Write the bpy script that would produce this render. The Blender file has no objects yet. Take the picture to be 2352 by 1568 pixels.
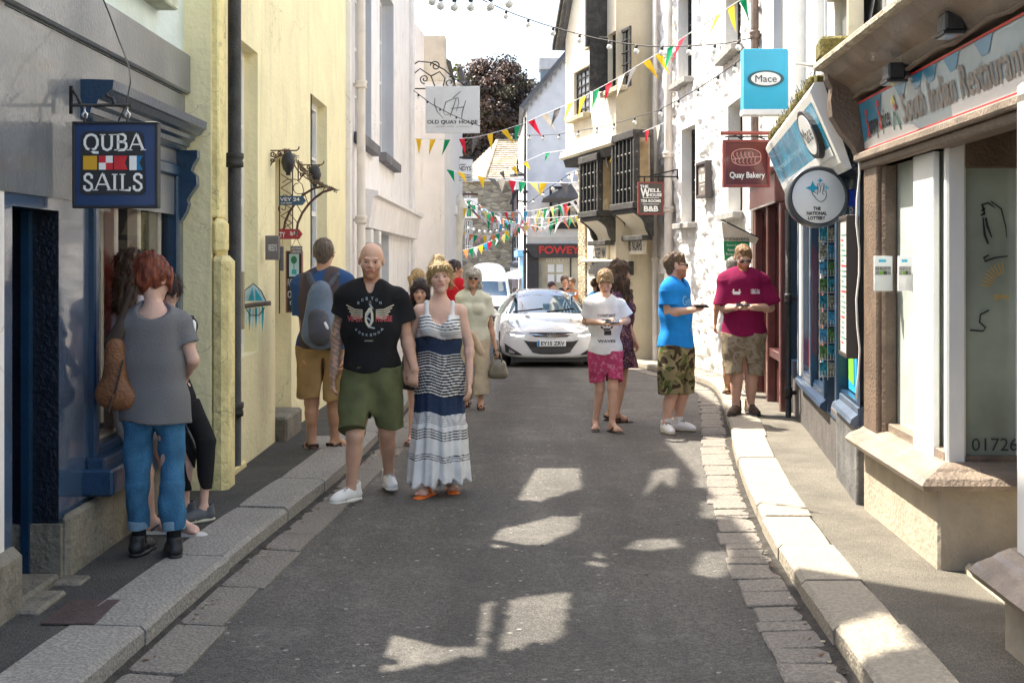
import bpy, math, random
import numpy as np
from mathutils import Vector, Matrix
from mathutils.bvhtree import BVHTree
R = math.radians
random.seed(7); RNG = np.random.default_rng(7)
SC = bpy.context.scene
COL = SC.collection
# ---------------------------------------------------------------- camera
F = 2800.0; CX = 1176.0; HY = 600.0; CAMZ = 1.68      # photo measured in 2352x1568 pixels
cam = bpy.data.cameras.new("camera"); camo = bpy.data.objects.new("camera", cam); COL.objects.link(camo)
camo.location = (0, 0, CAMZ); camo.rotation_euler = (R(90), 0, 0)
cam.sensor_width = 36; cam.lens = F/2352*36; cam.shift_y = -(784-HY)/2352
cam.clip_start = 0.05; cam.clip_end = 3000
SC.camera = camo
# ---------------------------------------------------------------- light
SUN_EL = 56.0
SUN_DIR = Vector((0.80, -0.60, 0)).normalized()          # direction the light travels on the ground
ls = SUN_DIR*math.cos(R(SUN_EL)) + Vector((0, 0, -math.sin(R(SUN_EL))))
sun = bpy.data.lights.new("sun", 'SUN'); sun.energy = 5.0; sun.angle = R(0.55); sun.color = (1, .93, .80)
so = bpy.data.objects.new("sun", sun); COL.objects.link(so); so.rotation_euler = ls.to_track_quat('-Z', 'Y').to_euler(); so.location = (-20, 20, 40)
w = bpy.data.worlds.new("World"); SC.world = w; w.use_nodes = True
nt = w.node_tree; nt.nodes.clear()
sky = nt.nodes.new('ShaderNodeTexSky'); sky.sky_type = 'NISHITA'; sky.sun_disc = False
sky.sun_elevation = R(SUN_EL); sky.sun_rotation = math.atan2(-SUN_DIR.x, -SUN_DIR.y)
sky.air_density = 1.0; sky.dust_density = 3.5; sky.ozone_density = 1.0
bg = nt.nodes.new('ShaderNodeBackground'); bg.inputs[1].default_value = 0.15
ow = nt.nodes.new('ShaderNodeOutputWorld')
nt.links.new(sky.outputs[0], bg.inputs[0]); nt.links.new(bg.outputs[0], ow.inputs[0])
SC.view_settings.view_transform = 'Standard'; SC.view_settings.look = 'None'
SC.view_settings.exposure = 1.55; SC.view_settings.gamma = 1; SC.view_settings.use_curve_mapping = False
SC.render.engine = 'CYCLES'
SC.cycles.max_bounces = 8; SC.cycles.diffuse_bounces = 5; SC.cycles.glossy_bounces = 4; SC.cycles.transparent_max_bounces = 12; SC.cycles.transmission_bounces = 6
SC.cycles.use_denoising = True
# ---------------------------------------------------------------- helpers
def lin(c):
    return tuple((x/255/12.92 if x/255 <= .04045 else ((x/255+.055)/1.055)**2.4) for x in c)
MATS = {}
def N(nt, t, **kw):
    n = nt.nodes.new(t)
    for k, v in kw.items():
        if k.startswith('i_'): n.inputs[int(k[2:])].default_value = v
        else: setattr(n, k, v)
    return n
def mat(name, rgb, rough=.7, var=.12, scale=6, bump=0.0, bscale=60, metal=0, spec=.5, grime=0.0, gcol=(.05, .045, .03), streak=False, speck=0.0, emit=None, alpha=None, sss=0, coat=0):
    """base colour broken up by large mottling, fine specks and grime patches"""
    if name in MATS: return MATS[name]
    m = bpy.data.materials.new(name); m.use_nodes = True; MATS[name] = m
    nt = m.node_tree; L = nt.links; p = nt.nodes['Principled BSDF']
    p.inputs['Roughness'].default_value = rough; p.inputs['Metallic'].default_value = metal
    p.inputs['Specular IOR Level'].default_value = spec
    if coat: p.inputs['Coat Weight'].default_value = coat; p.inputs['Coat Roughness'].default_value = .06
    if sss: p.inputs['Subsurface Weight'].default_value = sss; p.inputs['Subsurface Radius'].default_value = (.01, .004, .002)
    tc = N(nt, 'ShaderNodeTexCoord')
    src = tc.outputs['Object']
    n1 = N(nt, 'ShaderNodeTexNoise'); n1.inputs['Scale'].default_value = scale; n1.inputs['Detail'].default_value = 6; L.new(src, n1.inputs['Vector'])
    mr = N(nt, 'ShaderNodeMapRange'); mr.inputs[1].default_value = .3; mr.inputs[2].default_value = .7; mr.inputs[3].default_value = 1-var; mr.inputs[4].default_value = 1+var; L.new(n1.outputs[0], mr.inputs[0])
    mx = N(nt, 'ShaderNodeVectorMath', operation='SCALE'); mx.inputs[0].default_value = rgb[:3]; L.new(mr.outputs[0], mx.inputs['Scale'])
    out = mx.outputs[0]
    if speck:
        n2 = N(nt, 'ShaderNodeTexNoise'); n2.inputs['Scale'].default_value = bscale*1.5; n2.inputs['Detail'].default_value = 3; L.new(src, n2.inputs['Vector'])
        m2 = N(nt, 'ShaderNodeMapRange'); m2.inputs[1].default_value = .35; m2.inputs[2].default_value = .65; m2.inputs[3].default_value = 1-speck; m2.inputs[4].default_value = 1+speck; L.new(n2.outputs[0], m2.inputs[0])
        s2 = N(nt, 'ShaderNodeVectorMath', operation='SCALE'); L.new(out, s2.inputs[0]); L.new(m2.outputs[0], s2.inputs['Scale']); out = s2.outputs[0]
    if grime:
        mp = N(nt, 'ShaderNodeMapping'); L.new(src, mp.inputs[0])
        mp.inputs['Scale'].default_value = (3, 3, .35) if streak else (1, 1, 1)
        n3 = N(nt, 'ShaderNodeTexNoise'); n3.inputs['Scale'].default_value = 2.6; n3.inputs['Detail'].default_value = 8; n3.inputs['Roughness'].default_value = .68; L.new(mp.outputs[0], n3.inputs['Vector'])
        m3 = N(nt, 'ShaderNodeMapRange'); m3.inputs[1].default_value = .52; m3.inputs[2].default_value = .72; m3.inputs[3].default_value = 0; m3.inputs[4].default_value = grime; L.new(n3.outputs[0], m3.inputs[0])
        g = N(nt, 'ShaderNodeMix', data_type='RGBA'); L.new(m3.outputs[0], g.inputs[0]); L.new(out, g.inputs[6]); g.inputs[7].default_value = (*gcol, 1); out = g.outputs[2]
    L.new(out, p.inputs['Base Color'])
    if bump:
        nb = N(nt, 'ShaderNodeTexNoise'); nb.inputs['Scale'].default_value = bscale; nb.inputs['Detail'].default_value = 4; L.new(src, nb.inputs['Vector'])
        b = N(nt, 'ShaderNodeBump'); b.inputs['Strength'].default_value = min(1, bump); b.inputs['Distance'].default_value = .02; L.new(nb.outputs[0], b.inputs['Height']); L.new(b.outputs[0], p.inputs['Normal'])
    if emit: p.inputs['Emission Color'].default_value = (*emit[:3], 1); p.inputs['Emission Strength'].default_value = emit[3]
    if alpha is not None: p.inputs['Alpha'].default_value = alpha
    return m
def nodes_of(m): return m.node_tree, m.node_tree.links, m.node_tree.nodes['Principled BSDF']
# ground height: level, then falling away gently beyond 10 m
def g0(y):
    if y < 10: return 0.0
    if y < 20: return -.0017*(y-10)**2
    return -.17-.034*(y-20) if y < 60 else -1.53
def W(px, py, y):                         # pixel at depth y
    return Vector(((px-CX)/F*y, y, CAMZ-(py-HY)/F*y))
def WG(px, py, h=0.0):                    # pixel on the ground (+h)
    y = 5.0
    for _ in range(60): y = .5*y+.5*(CAMZ-g0(y)-h)*F/(py-HY)
    return Vector(((px-CX)/F*y, y, g0(y)+h))
def sx(x, y): return CX+F*x/y
# ---- mesh accumulation
class MB:
    def __init__(s): s.v = []; s.f = []; s.m = []; s.mats = []; s.sm = []
    def mi(s, mt):
        if mt not in s.mats: s.mats.append(mt)
        return s.mats.index(mt)
    def add(s, vs, fs, mt, smooth=False):
        o = len(s.v); s.v += [tuple(v) for v in vs]; i = s.mi(mt)
        for f in fs: s.f.append([o+k for k in f]); s.m.append(i); s.sm.append(smooth)
        return s
    def box(s, a, b, mt, M=None, bev=0.0):
        x0, x1 = sorted((a[0], b[0])); y0, y1 = sorted((a[1], b[1])); z0, z1 = sorted((a[2], b[2]))
        b_ = min(bev, .45*(x1-x0), .45*(y1-y0), .45*(z1-z0))
        if b_ <= 0:
            vs = [(x, y, z) for z in (z0, z1) for y in (y0, y1) for x in (x0, x1)]
            fs = [(0, 2, 3, 1), (4, 5, 7, 6), (0, 1, 5, 4), (2, 6, 7, 3), (0, 4, 6, 2), (1, 3, 7, 5)]
        else:
            vs = []; X = (x0, x1); Y = (y0, y1); Z = (z0, z1); sg = (1, -1)
            for k in (0, 1):
                for j in (0, 1):
                    for i in (0, 1):
                        vs += [(X[i], Y[j]+sg[j]*b_, Z[k]+sg[k]*b_), (X[i]+sg[i]*b_, Y[j], Z[k]+sg[k]*b_), (X[i]+sg[i]*b_, Y[j]+sg[j]*b_, Z[k])]
            def c(i, j, k, a): return 3*(i+2*j+4*k)+a
            fs = [tuple(c(0, j, k, 0) for j, k in ((0, 0), (0, 1), (1, 1), (1, 0))), tuple(c(1, j, k, 0) for j, k in ((0, 0), (1, 0), (1, 1), (0, 1))),
                  tuple(c(i, 0, k, 1) for i, k in ((0, 0), (1, 0), (1, 1), (0, 1))), tuple(c(i, 1, k, 1) for i, k in ((0, 0), (0, 1), (1, 1), (1, 0))),
                  tuple(c(i, j, 0, 2) for i, j in ((0, 0), (0, 1), (1, 1), (1, 0))), tuple(c(i, j, 1, 2) for i, j in ((0, 0), (1, 0), (1, 1), (0, 1)))]
            for p in (0, 1):
                for q in (0, 1):
                    fs.append((c(0, p, q, 1), c(1, p, q, 1), c(1, p, q, 2), c(0, p, q, 2)))
                    fs.append((c(p, 0, q, 0), c(p, 1, q, 0), c(p, 1, q, 2), c(p, 0, q, 2)))
                    fs.append((c(p, q, 0, 0), c(p, q, 1, 0), c(p, q, 1, 1), c(p, q, 0, 1)))
            for k in (0, 1):
                for j in (0, 1):
                    for i in (0, 1): fs.append((c(i, j, k, 0), c(i, j, k, 1), c(i, j, k, 2)))
        if M is not None: vs = [M @ Vector(v) for v in vs]
        return s.add(vs, fs, mt)
    def tube(s, pts, r, mt, n=8, cap=True, smooth=True):
        pts = [Vector(p) for p in pts]; rs = r if isinstance(r, (list, tuple)) else [r]*len(pts)
        vs = []; fs = []; ref = Vector((0, 0, 1))
        for i, p in enumerate(pts):
            d = (pts[min(i+1, len(pts)-1)]-pts[max(i-1, 0)]).normalized()
            if abs(d.dot(ref)) > .95: ref = Vector((1, 0, 0)) if abs(d.x) < .9 else Vector((0, 1, 0))
            u = d.cross(ref).normalized(); v = d.cross(u); ref = u.cross(d)
            for k in range(n):
                a = 2*math.pi*k/n; vs.append(p+rs[i]*(math.cos(a)*u+math.sin(a)*v))
        for i in range(len(pts)-1):
            for k in range(n): fs.append((i*n+k, i*n+(k+1) % n, (i+1)*n+(k+1) % n, (i+1)*n+k))
        s.add(vs, fs, mt, smooth)
        if cap:
            o = len(s.v)-len(vs); i = s.mi(mt)
            s.f.append([o+k for k in range(n)]); s.m.append(i); s.sm.append(False)
            s.f.append([o+(len(pts)-1)*n+k for k in range(n)]); s.m.append(i); s.sm.append(False)
        return s
    def lathe(s, prof, c, mt, n=16, M=None, smooth=True):       # prof: (r, z)
        vs = []; fs = []
        for r, z in prof:
            for k in range(n):
                a = 2*math.pi*k/n; vs.append(Vector((r*math.cos(a), r*math.sin(a), z)))
        for i in range(len(prof)-1):
            for k in range(n): fs.append((i*n+k, i*n+(k+1) % n, (i+1)*n+(k+1) % n, (i+1)*n+k))
        fs.append([k for k in range(n)][::-1]); fs.append([(len(prof)-1)*n+k for k in range(n)])
        if M is not None: vs = [M @ v for v in vs]
        return s.add([v+Vector(c) for v in vs], fs, mt, smooth)
    def prism(s, poly, f0, f1, mt):                              # poly 2D; f0,f1 map (a,b)->3D for the two ends
        n = len(poly); vs = [f0(*p) for p in poly]+[f1(*p) for p in poly]
        fs = [tuple(range(n)), tuple(range(2*n-1, n-1, -1))]+[(i, (i+1) % n, n+(i+1) % n, n+i) for i in range(n)]
        return s.add(vs, fs, mt)
    def quad(s, a, b, c, d, mt): return s.add([a, b, c, d], [(0, 1, 2, 3)], mt)
    def build(s, name, parent=None, root=None, **tags):
        """vertices are in world space when the thing is placed by `root` location, local if root is None and parent has no offset"""
        me = bpy.data.meshes.new(name); o = bpy.data.objects.new(name, me); COL.objects.link(o)
        off = Vector((0, 0, 0)); vs = s.v
        if parent is not None:
            o.parent = parent
            r = parent
            while r.parent: r = r.parent
            if not r.get('_local'): off = r.location
        elif vs:
            a = np.array(vs); off = Vector((float(a[:, 0].mean()), float(a[:, 1].mean()), float(a[:, 2].min()))); o.location = off
        if vs:
            a = np.array(vs, dtype=float)-np.array(off)
            me.from_pydata(a.tolist(), [], s.f)
            me.polygons.foreach_set('material_index', s.m); me.polygons.foreach_set('use_smooth', s.sm)
        for mt in s.mats: me.materials.append(mt)
        me.update()
        for k, v in tags.items(): o[k] = v
        return o
def thing(name, label, cat, loc=(0, 0, 0), rz=0, group=None, local=False):
    o = bpy.data.objects.new(name, None); COL.objects.link(o); o.location = loc; o.rotation_euler = (0, 0, rz); o.empty_display_size = .1
    o['label'] = label; o['category'] = cat
    if group: o['group'] = group
    if local: o['_local'] = 1
    return o
def dup(o, parent=None):
    c = o.copy(); COL.objects.link(c)
    if parent: c.parent = parent
    for ch in o.children: dup(ch, c)
    return c
# ---- lettering
_tc = {}
def textgeo(s, bold=0.0, shear=0.0):
    k = (s, bold, shear)
    if k in _tc: return _tc[k]
    cu = bpy.data.curves.new('lettering', 'FONT'); cu.body = s; cu.size = 1; cu.offset = bold; cu.shear = shear; cu.resolution_u = 3; cu.fill_mode = 'FRONT'
    o = bpy.data.objects.new('lettering', cu); COL.objects.link(o)
    me = o.to_mesh(); v = np.array([x.co[:2] for x in me.vertices]); f = [tuple(p.vertices) for p in me.polygons]
    o.to_mesh_clear(); bpy.data.objects.remove(o); bpy.data.curves.remove(cu)
    mn = v.min(0); v = (v-mn)/(v.max(0)-mn); _tc[k] = (v, f); return _tc[k]
def put_text(mb, s, x0, y0, x1, y1, fn, mt, bold=0.0, shear=0.0):
    """text fitted to rectangle (x0..x1, y0 bottom..y1 top) of the plane mapping fn(x,y)->3D"""
    v, f = textgeo(s, bold, shear)
    mb.add([fn(x0+a*(x1-x0), y0+b*(y1-y0)) for a, b in v], f, mt)
def strokes(mb, lines, w, fn, mt):
    """poly-lines drawn as flat ribbons on a plane mapping"""
    for ln in lines:
        n = len(ln); vs = []; ws = w if isinstance(w, (list, tuple)) else [w]*n
        for i in range(n):
            a = ln[max(i-1, 0)]; b = ln[min(i+1, n-1)]; d = (b[0]-a[0], b[1]-a[1]); l = math.hypot(*d) or 1
            nx, ny = -d[1]/l*ws[min(i, len(ws)-1)]/2, d[0]/l*ws[min(i, len(ws)-1)]/2
            vs += [fn(ln[i][0]+nx, ln[i][1]+ny), fn(ln[i][0]-nx, ln[i][1]-ny)]
        mb.add(vs, [(2*i, 2*i+1, 2*i+3, 2*i+2) for i in range(n-1)], mt)
def plane(o, ux, uy):                      # mapping of a sign face
    o, ux, uy = Vector(o), Vector(ux), Vector(uy)
    return lambda x, y, d=0.0: o+ux*x+uy*y
# ---- a wall in plan, with pixel measured openings
class WF:
    def __init__(s, A, B, side):           # side=+1: outward normal is to the right of A->B
        s.A = Vector((A[0], A[1], 0)); s.B = Vector((B[0], B[1], 0)); d = s.B-s.A; s.L = d.length; s.u = d/s.L
        s.n = Vector((s.u.y, -s.u.x, 0))*side
    def hit(s, px, py, d=0.0):             # pixel ray -> (t, z) on the wall (or d out of it)
        r = Vector(((px-CX)/F, 1, 0)); A = s.A+s.n*d
        k = A.dot(s.n)/r.dot(s.n); p = r*k
        return (p-A).dot(s.u), CAMZ-(py-HY)/F*p.y
    def P(s, t, z, d=0.0): return s.A+s.u*t+s.n*d+Vector((0, 0, z))
    def rect(s, x0, y0, x1, y1, d=0.0):    # pixel box: left x0, right x1; y of top and bottom read at x0 edge unless tuple
        ya = y0 if isinstance(y0, tuple) else (x0, y0); yb = y1 if isinstance(y1, tuple) else (x0, y1)
        t0 = s.hit(x0, 0, d)[0]; t1 = s.hit(x1, 0, d)[0]; zt = s.hit(ya[0], ya[1], d)[1]; zb = s.hit(yb[0], yb[1], d)[1]
        return min(t0, t1), max(t0, t1), zb, zt
    def box(s, mb, t0, t1, z0, z1, d0, d1, mt, bev=0.0):
        M = Matrix(((s.u.x, s.n.x, 0, s.A.x), (s.u.y, s.n.y, 0, s.A.y), (0, 0, 1, 0), (0, 0, 0, 1)))
        return mb.box((t0, d0, z0), (t1, d1, z1), mt, M, bev)
    def wall(s, mb, t0, t1, z0, z1, mt, holes=(), depth=.15, rmt=None, back=True):
        rmt = rmt or mt
        ts = sorted({t0, t1, *[h[0] for h in holes], *[h[1] for h in holes]}); zs = sorted({z0, z1, *[h[2] for h in holes], *[h[3] for h in holes]})
        ts = [t for t in ts if t0-1e-6 <= t <= t1+1e-6]; zs = [z for z in zs if z0-1e-6 <= z <= z1+1e-6]
        def inh(t, z): return any(h[0] < t < h[1] and h[2] < z < h[3] for h in holes)
        for i in range(len(ts)-1):
            for j in range(len(zs)-1):
                if not inh((ts[i]+ts[i+1])/2, (zs[j]+zs[j+1])/2):
                    mb.quad(s.P(ts[i], zs[j]), s.P(ts[i+1], zs[j]), s.P(ts[i+1], zs[j+1]), s.P(ts[i], zs[j+1]), mt)
        for h in holes:
            a, b, c, e = max(h[0], t0), min(h[1], t1), max(h[2], z0), min(h[3], z1)
            P = s.P
            mb.quad(P(a, c), P(a, e), P(a, e, -depth), P(a, c, -depth), rmt); mb.quad(P(b, c), P(b, e), P(b, e, -depth), P(b, c, -depth), rmt)
            mb.quad(P(a, e), P(b, e), P(b, e, -depth), P(a, e, -depth), rmt); mb.quad(P(a, c), P(b, c), P(b, c, -depth), P(a, c, -depth), rmt)
    def shell(s, mb, t0, t1, z0, z1, dep, mt, roof=None, ends=True, zb=None):   # sides, back and flat or pitched roof behind the wall
        P = s.P; rm = roof or mt; zb = z1 if zb is None else zb
        mb.quad(P(t0, z0, -dep), P(t1, z0, -dep), P(t1, zb, -dep), P(t0, zb, -dep), mt)
        if ends:
            for t in (t0, t1): mb.quad(P(t, z0), P(t, z1), P(t, zb, -dep), P(t, z0, -dep), mt)
        mb.quad(P(t0, z1), P(t1, z1), P(t1, zb, -dep), P(t0, zb, -dep), rm)
def sash(parent, wf, r, depth, fm, gm, nx=2, nz=2, fw=.05, mull=.025, name='window', mid=True):
    """window frame set back in its opening: frame, glazing bars, glass pane as a sub-part"""
    t0, t1, z0, z1 = r; mb = MB(); d = -depth
    wf.box(mb, t0, t0+fw, z0, z1, d-.04, d, fm); wf.box(mb, t1-fw, t1, z0, z1, d-.04, d, fm)
    wf.box(mb, t0+fw, t1-fw, z0, z0+fw, d-.04, d, fm); wf.box(mb, t0+fw, t1-fw, z1-fw, z1, d-.04, d, fm)
    for i in range(1, nx):
        t = t0+(t1-t0)*i/nx; wf.box(mb, t-mull/2, t+mull/2, z0+fw, z1-fw, d-.035, d-.006, fm)
    for j in range(1, nz):
        z = z0+(z1-z0)*j/nz; h = mull*(1.8 if (mid and j*2 == nz) else 1)
        wf.box(mb, t0+fw, t1-fw, z-h/2, z+h/2, d-.037, d-.003, fm)
    fr = mb.build(name, parent)
    p = MB(); p.quad(wf.P(t0+.01, z0+.01, d-.028), wf.P(t1-.01, z0+.01, d-.028), wf.P(t1-.01, z1-.01, d-.028), wf.P(t0+.01, z1-.01, d-.028), gm); p.build('pane', fr)
    return fr
def scroll(cx, cy, r, turns=1.6, a0=0, n=26, dirn=1):
    return [(cx+r*(1-i/n*.82)*math.cos(a0+dirn*i/n*turns*2*math.pi), cy+r*(1-i/n*.82)*math.sin(a0+dirn*i/n*turns*2*math.pi)) for i in range(n+1)]
# ================================================================ materials
M_white = mat('white_render', (.78, .76, .72), .85, .07, 3, .35, 25, grime=.28, gcol=(.36, .33, .27), streak=True)
M_whitel = mat('white_left_render', (.80, .77, .75), .85, .06, 3, .35, 25, grime=.6, gcol=(.42, .4, .37), streak=True)
M_beige = mat('beige_render', (.60, .565, .53), .9, .06, 2, .2, 25, grime=.5, gcol=(.34, .31, .24), streak=True)
M_yellow = mat('yellow_render', (.84, .76, .47), .85, .07, 2.5, .45, 22, grime=.42, gcol=(.55, .47, .28), streak=True)
M_yellowr = mat('yellow_rough_render', (.78, .68, .34), .9, .14, 5, 1, 22, grime=.55, gcol=(.34, .27, .12))
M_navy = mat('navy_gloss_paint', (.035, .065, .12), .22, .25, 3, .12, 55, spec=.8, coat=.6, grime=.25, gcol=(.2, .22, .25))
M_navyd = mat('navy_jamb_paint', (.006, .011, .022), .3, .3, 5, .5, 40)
M_blue = mat('blue_trim_paint', (.007, .035, .085), .3, .2, 6, .2, 50, coat=.3)
M_greyp = mat('grey_fascia_paint', (.135, .145, .16), .36, .18, 2.2, .2, 40, grime=.6, gcol=(.07, .08, .09), streak=True, coat=.3)
M_mint = mat('pale_mint_render', (.62, .70, .68), .85, .06, 3, .3, 25, grime=.3, gcol=(.4, .42, .33))
M_mosssill = mat('mossy_sill', (.50, .52, .42), .9, .25, 8, .6, 30, grime=.7, gcol=(.22, .24, .06), streak=True)
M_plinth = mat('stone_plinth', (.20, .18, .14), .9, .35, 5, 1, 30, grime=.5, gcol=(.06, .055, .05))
M_stone = mat('sandstone', (.42, .36, .25), .9, .3, 6, 1, 20)
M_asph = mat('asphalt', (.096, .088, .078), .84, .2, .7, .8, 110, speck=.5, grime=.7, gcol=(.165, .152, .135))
M_pave = mat('tarmac_pavement', (.075, .072, .066), .92, .22, 3, 1, 120, speck=.6, grime=.5, gcol=(.13, .12, .09))
M_pavel = mat('pale_pavement', (.33, .29, .22), .92, .2, 3, .9, 130, speck=.45, grime=.5, gcol=(.2, .18, .13))
M_wood_w = mat('white_woodwork', (.78, .77, .74), .5, .05, 4, .1, 40)
M_wood_c = mat('cream_woodwork', (.68, .62, .50), .6, .1, 5, .2, 40, grime=.3, gcol=(.4, .33, .22))
M_brown = mat('brown_paint', (.15, .105, .075), .5, .25, 6, .5, 50, grime=.3, gcol=(.06, .04, .03))
M_brownl = mat('weathered_brown_paint', (.24, .185, .14), .5, .3, 5, .5, 45, grime=.6, gcol=(.14, .09, .06), coat=.2)
M_black = mat('black_paint', (.018, .018, .02), .45, .3, 8, .3, 50)
M_iron = mat('cast_iron', (.03, .03, .03), .5, .4, 12, .4, 60, metal=.3)
M_rust = mat('rusty_iron', (.10, .05, .03), .8, .5, 20, .5, 80)
M_steel = mat('steel', (.55, .55, .56), .3, .1, 10, metal=.9)
M_slate = mat('slate', (.13, .13, .14), .8, .3, 4, .6, 20, grime=.5, gcol=(.2, .19, .15))
M_grey = mat('grey_sill', (.30, .29, .27), .9, .3, 10, .7, 40)
M_moss = mat('moss', (.14, .12, .035), .95, .5, 30, 1, 60)
M_pipe = mat('cream_pipe', (.66, .60, .52), .5, .08, 5, grime=.4, gcol=(.33, .27, .2))
M_timber = mat('black_timber', (.035, .033, .03), .7, .5, 14, .7, 40, grime=.5, gcol=(.16, .15, .13))
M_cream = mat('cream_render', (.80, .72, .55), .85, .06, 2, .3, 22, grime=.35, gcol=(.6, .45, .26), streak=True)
M_greyr = mat('grey_render_reveal_shade', (.55, .57, .60), .85, .05, 2, .1, 20)  # blue-grey render, also shade put into the colour of white window reveals
M_maroon = mat('maroon_paint', (.105, .032, .03), .35, .25, 6, .2, 40, coat=.5)
M_green = mat('green_paint', (.03, .20, .09), .4, .2, 6)
M_red = mat('red_paint', (.62, .03, .03), .45, .08, 6)
M_sky = mat('cyan_panel', (.02, .42, .66), .35, .06, 5, coat=.2)
M_signw = mat('white_panel', (.82, .83, .84), .4, .03, 5)
M_ink = mat('dark_lettering', (.02, .022, .025), .6, .1, 5)
M_wlet = mat('white_lettering', (.85, .84, .80), .6, .04, 5)
M_gold = mat('gold_panel', (.66, .36, .02), .5, .05, 5)
M_rubber = mat('black_rubber', (.02, .02, .02), .6, .2, 10)
def cracks(m, sc=1.3, amt=.5, wid=.006):
    nt, L, p = nodes_of(m); tc = [n for n in nt.nodes if n.type == 'TEX_COORD'][0]; src = p.inputs['Base Color'].links[0].from_socket
    nz = N(nt, 'ShaderNodeTexNoise'); nz.inputs['Scale'].default_value = 2.2; nz.inputs['Detail'].default_value = 5; L.new(tc.outputs['Object'], nz.inputs['Vector'])
    ad = N(nt, 'ShaderNodeVectorMath', operation='MULTIPLY_ADD'); ad.inputs[1].default_value = (.7, .7, .7); L.new(nz.outputs['Color'], ad.inputs[0]); L.new(tc.outputs['Object'], ad.inputs[2])
    v = N(nt, 'ShaderNodeTexVoronoi', feature='DISTANCE_TO_EDGE'); v.inputs['Scale'].default_value = sc; L.new(ad.outputs[0], v.inputs['Vector'])
    r = N(nt, 'ShaderNodeMapRange'); r.inputs[1].default_value = 0; r.inputs[2].default_value = wid; r.inputs[3].default_value = 1; r.inputs[4].default_value = 0; L.new(v.outputs['Distance'], r.inputs[0])
    n2 = N(nt, 'ShaderNodeTexNoise'); n2.inputs['Scale'].default_value = .9; L.new(tc.outputs['Object'], n2.inputs['Vector']); r2 = N(nt, 'ShaderNodeMapRange'); r2.inputs[1].default_value = .48; r2.inputs[2].default_value = .6; r2.inputs[4].default_value = amt; L.new(n2.outputs[0], r2.inputs[0])
    mu = N(nt, 'ShaderNodeMath', operation='MULTIPLY'); L.new(r.outputs[0], mu.inputs[0]); L.new(r2.outputs[0], mu.inputs[1])
    g = N(nt, 'ShaderNodeMix', data_type='RGBA'); L.new(mu.outputs[0], g.inputs[0]); L.new(src, g.inputs[6]); g.inputs[7].default_value = (.10, .085, .06, 1); L.new(g.outputs[2], p.inputs['Base Color'])
for m_ in (M_yellow, M_whitel, M_mint, M_cream, M_beige): cracks(m_)
cracks(M_greyp, 1.8, .7, .008); cracks(M_yellowr, 3, .6, .012); cracks(M_asph, .55, .45, .005); cracks(M_navy, 1.4, .35, .006)
def glassmat(name, tint, rough=.03, spec=.9, var=.3):
    return mat(name, tint, rough, var, 2.0, spec=spec, coat=.8)
G_dark = glassmat('dark_window_glass', (.02, .024, .028))
G_sky = glassmat('grey_window_glass', (.30, .33, .35))
G_green = mat('frosted_green_glass', (.30, .34, .28), .12, .35, 1.8, spec=.7, coat=.8)
G_pale = mat('frosted_pale_glass', (.52, .57, .52), .12, .35, 1.8, spec=.7, coat=.6)
def clear_glass(name, col=(1, 1, 1), refl=.12):
    m = bpy.data.materials.new(name); m.use_nodes = True; nt = m.node_tree; nt.nodes.clear(); L = nt.links
    o = N(nt, 'ShaderNodeOutputMaterial'); mx = N(nt, 'ShaderNodeMixShader'); t = N(nt, 'ShaderNodeBsdfTransparent'); g = N(nt, 'ShaderNodeBsdfGlossy'); f = N(nt, 'ShaderNodeFresnel')
    t.inputs[0].default_value = (*col, 1); g.inputs['Roughness'].default_value = .02; f.inputs[0].default_value = 1.5
    L.new(f.outputs[0], mx.inputs[0]); L.new(t.outputs[0], mx.inputs[1]); L.new(g.outputs[0], mx.inputs[2]); L.new(mx.outputs[0], o.inputs[0]); return m
G_clear = clear_glass('clear_glass')
# white painted rubble: real relief comes from displaced mesh, this only adds the small pits and the paint
def granite(name, base, dark, sc=90):
    m = mat(name, base, .85, .12, 4, .8, sc)
    nt, L, p = nodes_of(m); tc = [n for n in nt.nodes if n.type == 'TEX_COORD'][0]
    v = N(nt, 'ShaderNodeTexNoise'); v.inputs['Scale'].default_value = sc; v.inputs['Detail'].default_value = 5; v.inputs['Roughness'].default_value = .7; L.new(tc.outputs['Object'], v.inputs['Vector'])
    r = N(nt, 'ShaderNodeMapRange'); r.inputs[1].default_value = .44; r.inputs[2].default_value = .6; L.new(v.outputs[0], r.inputs[0])
    src = p.inputs['Base Color'].links[0].from_socket
    g = N(nt, 'ShaderNodeMix', data_type='RGBA'); L.new(r.outputs[0], g.inputs[0]); g.inputs[6].default_value = (*dark, 1); L.new(src, g.inputs[7]); L.new(g.outputs[2], p.inputs['Base Color'])
    return m
M_kerb = granite('granite_kerb', (.36, .335, .29), (.22, .205, .185), 60)
M_kerbr = granite('sunbleached_granite_kerb', (.37, .325, .255), (.28, .245, .19), 45)
M_sett = granite('granite_setts', (.27, .24, .20), (.17, .15, .13), 70)
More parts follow.
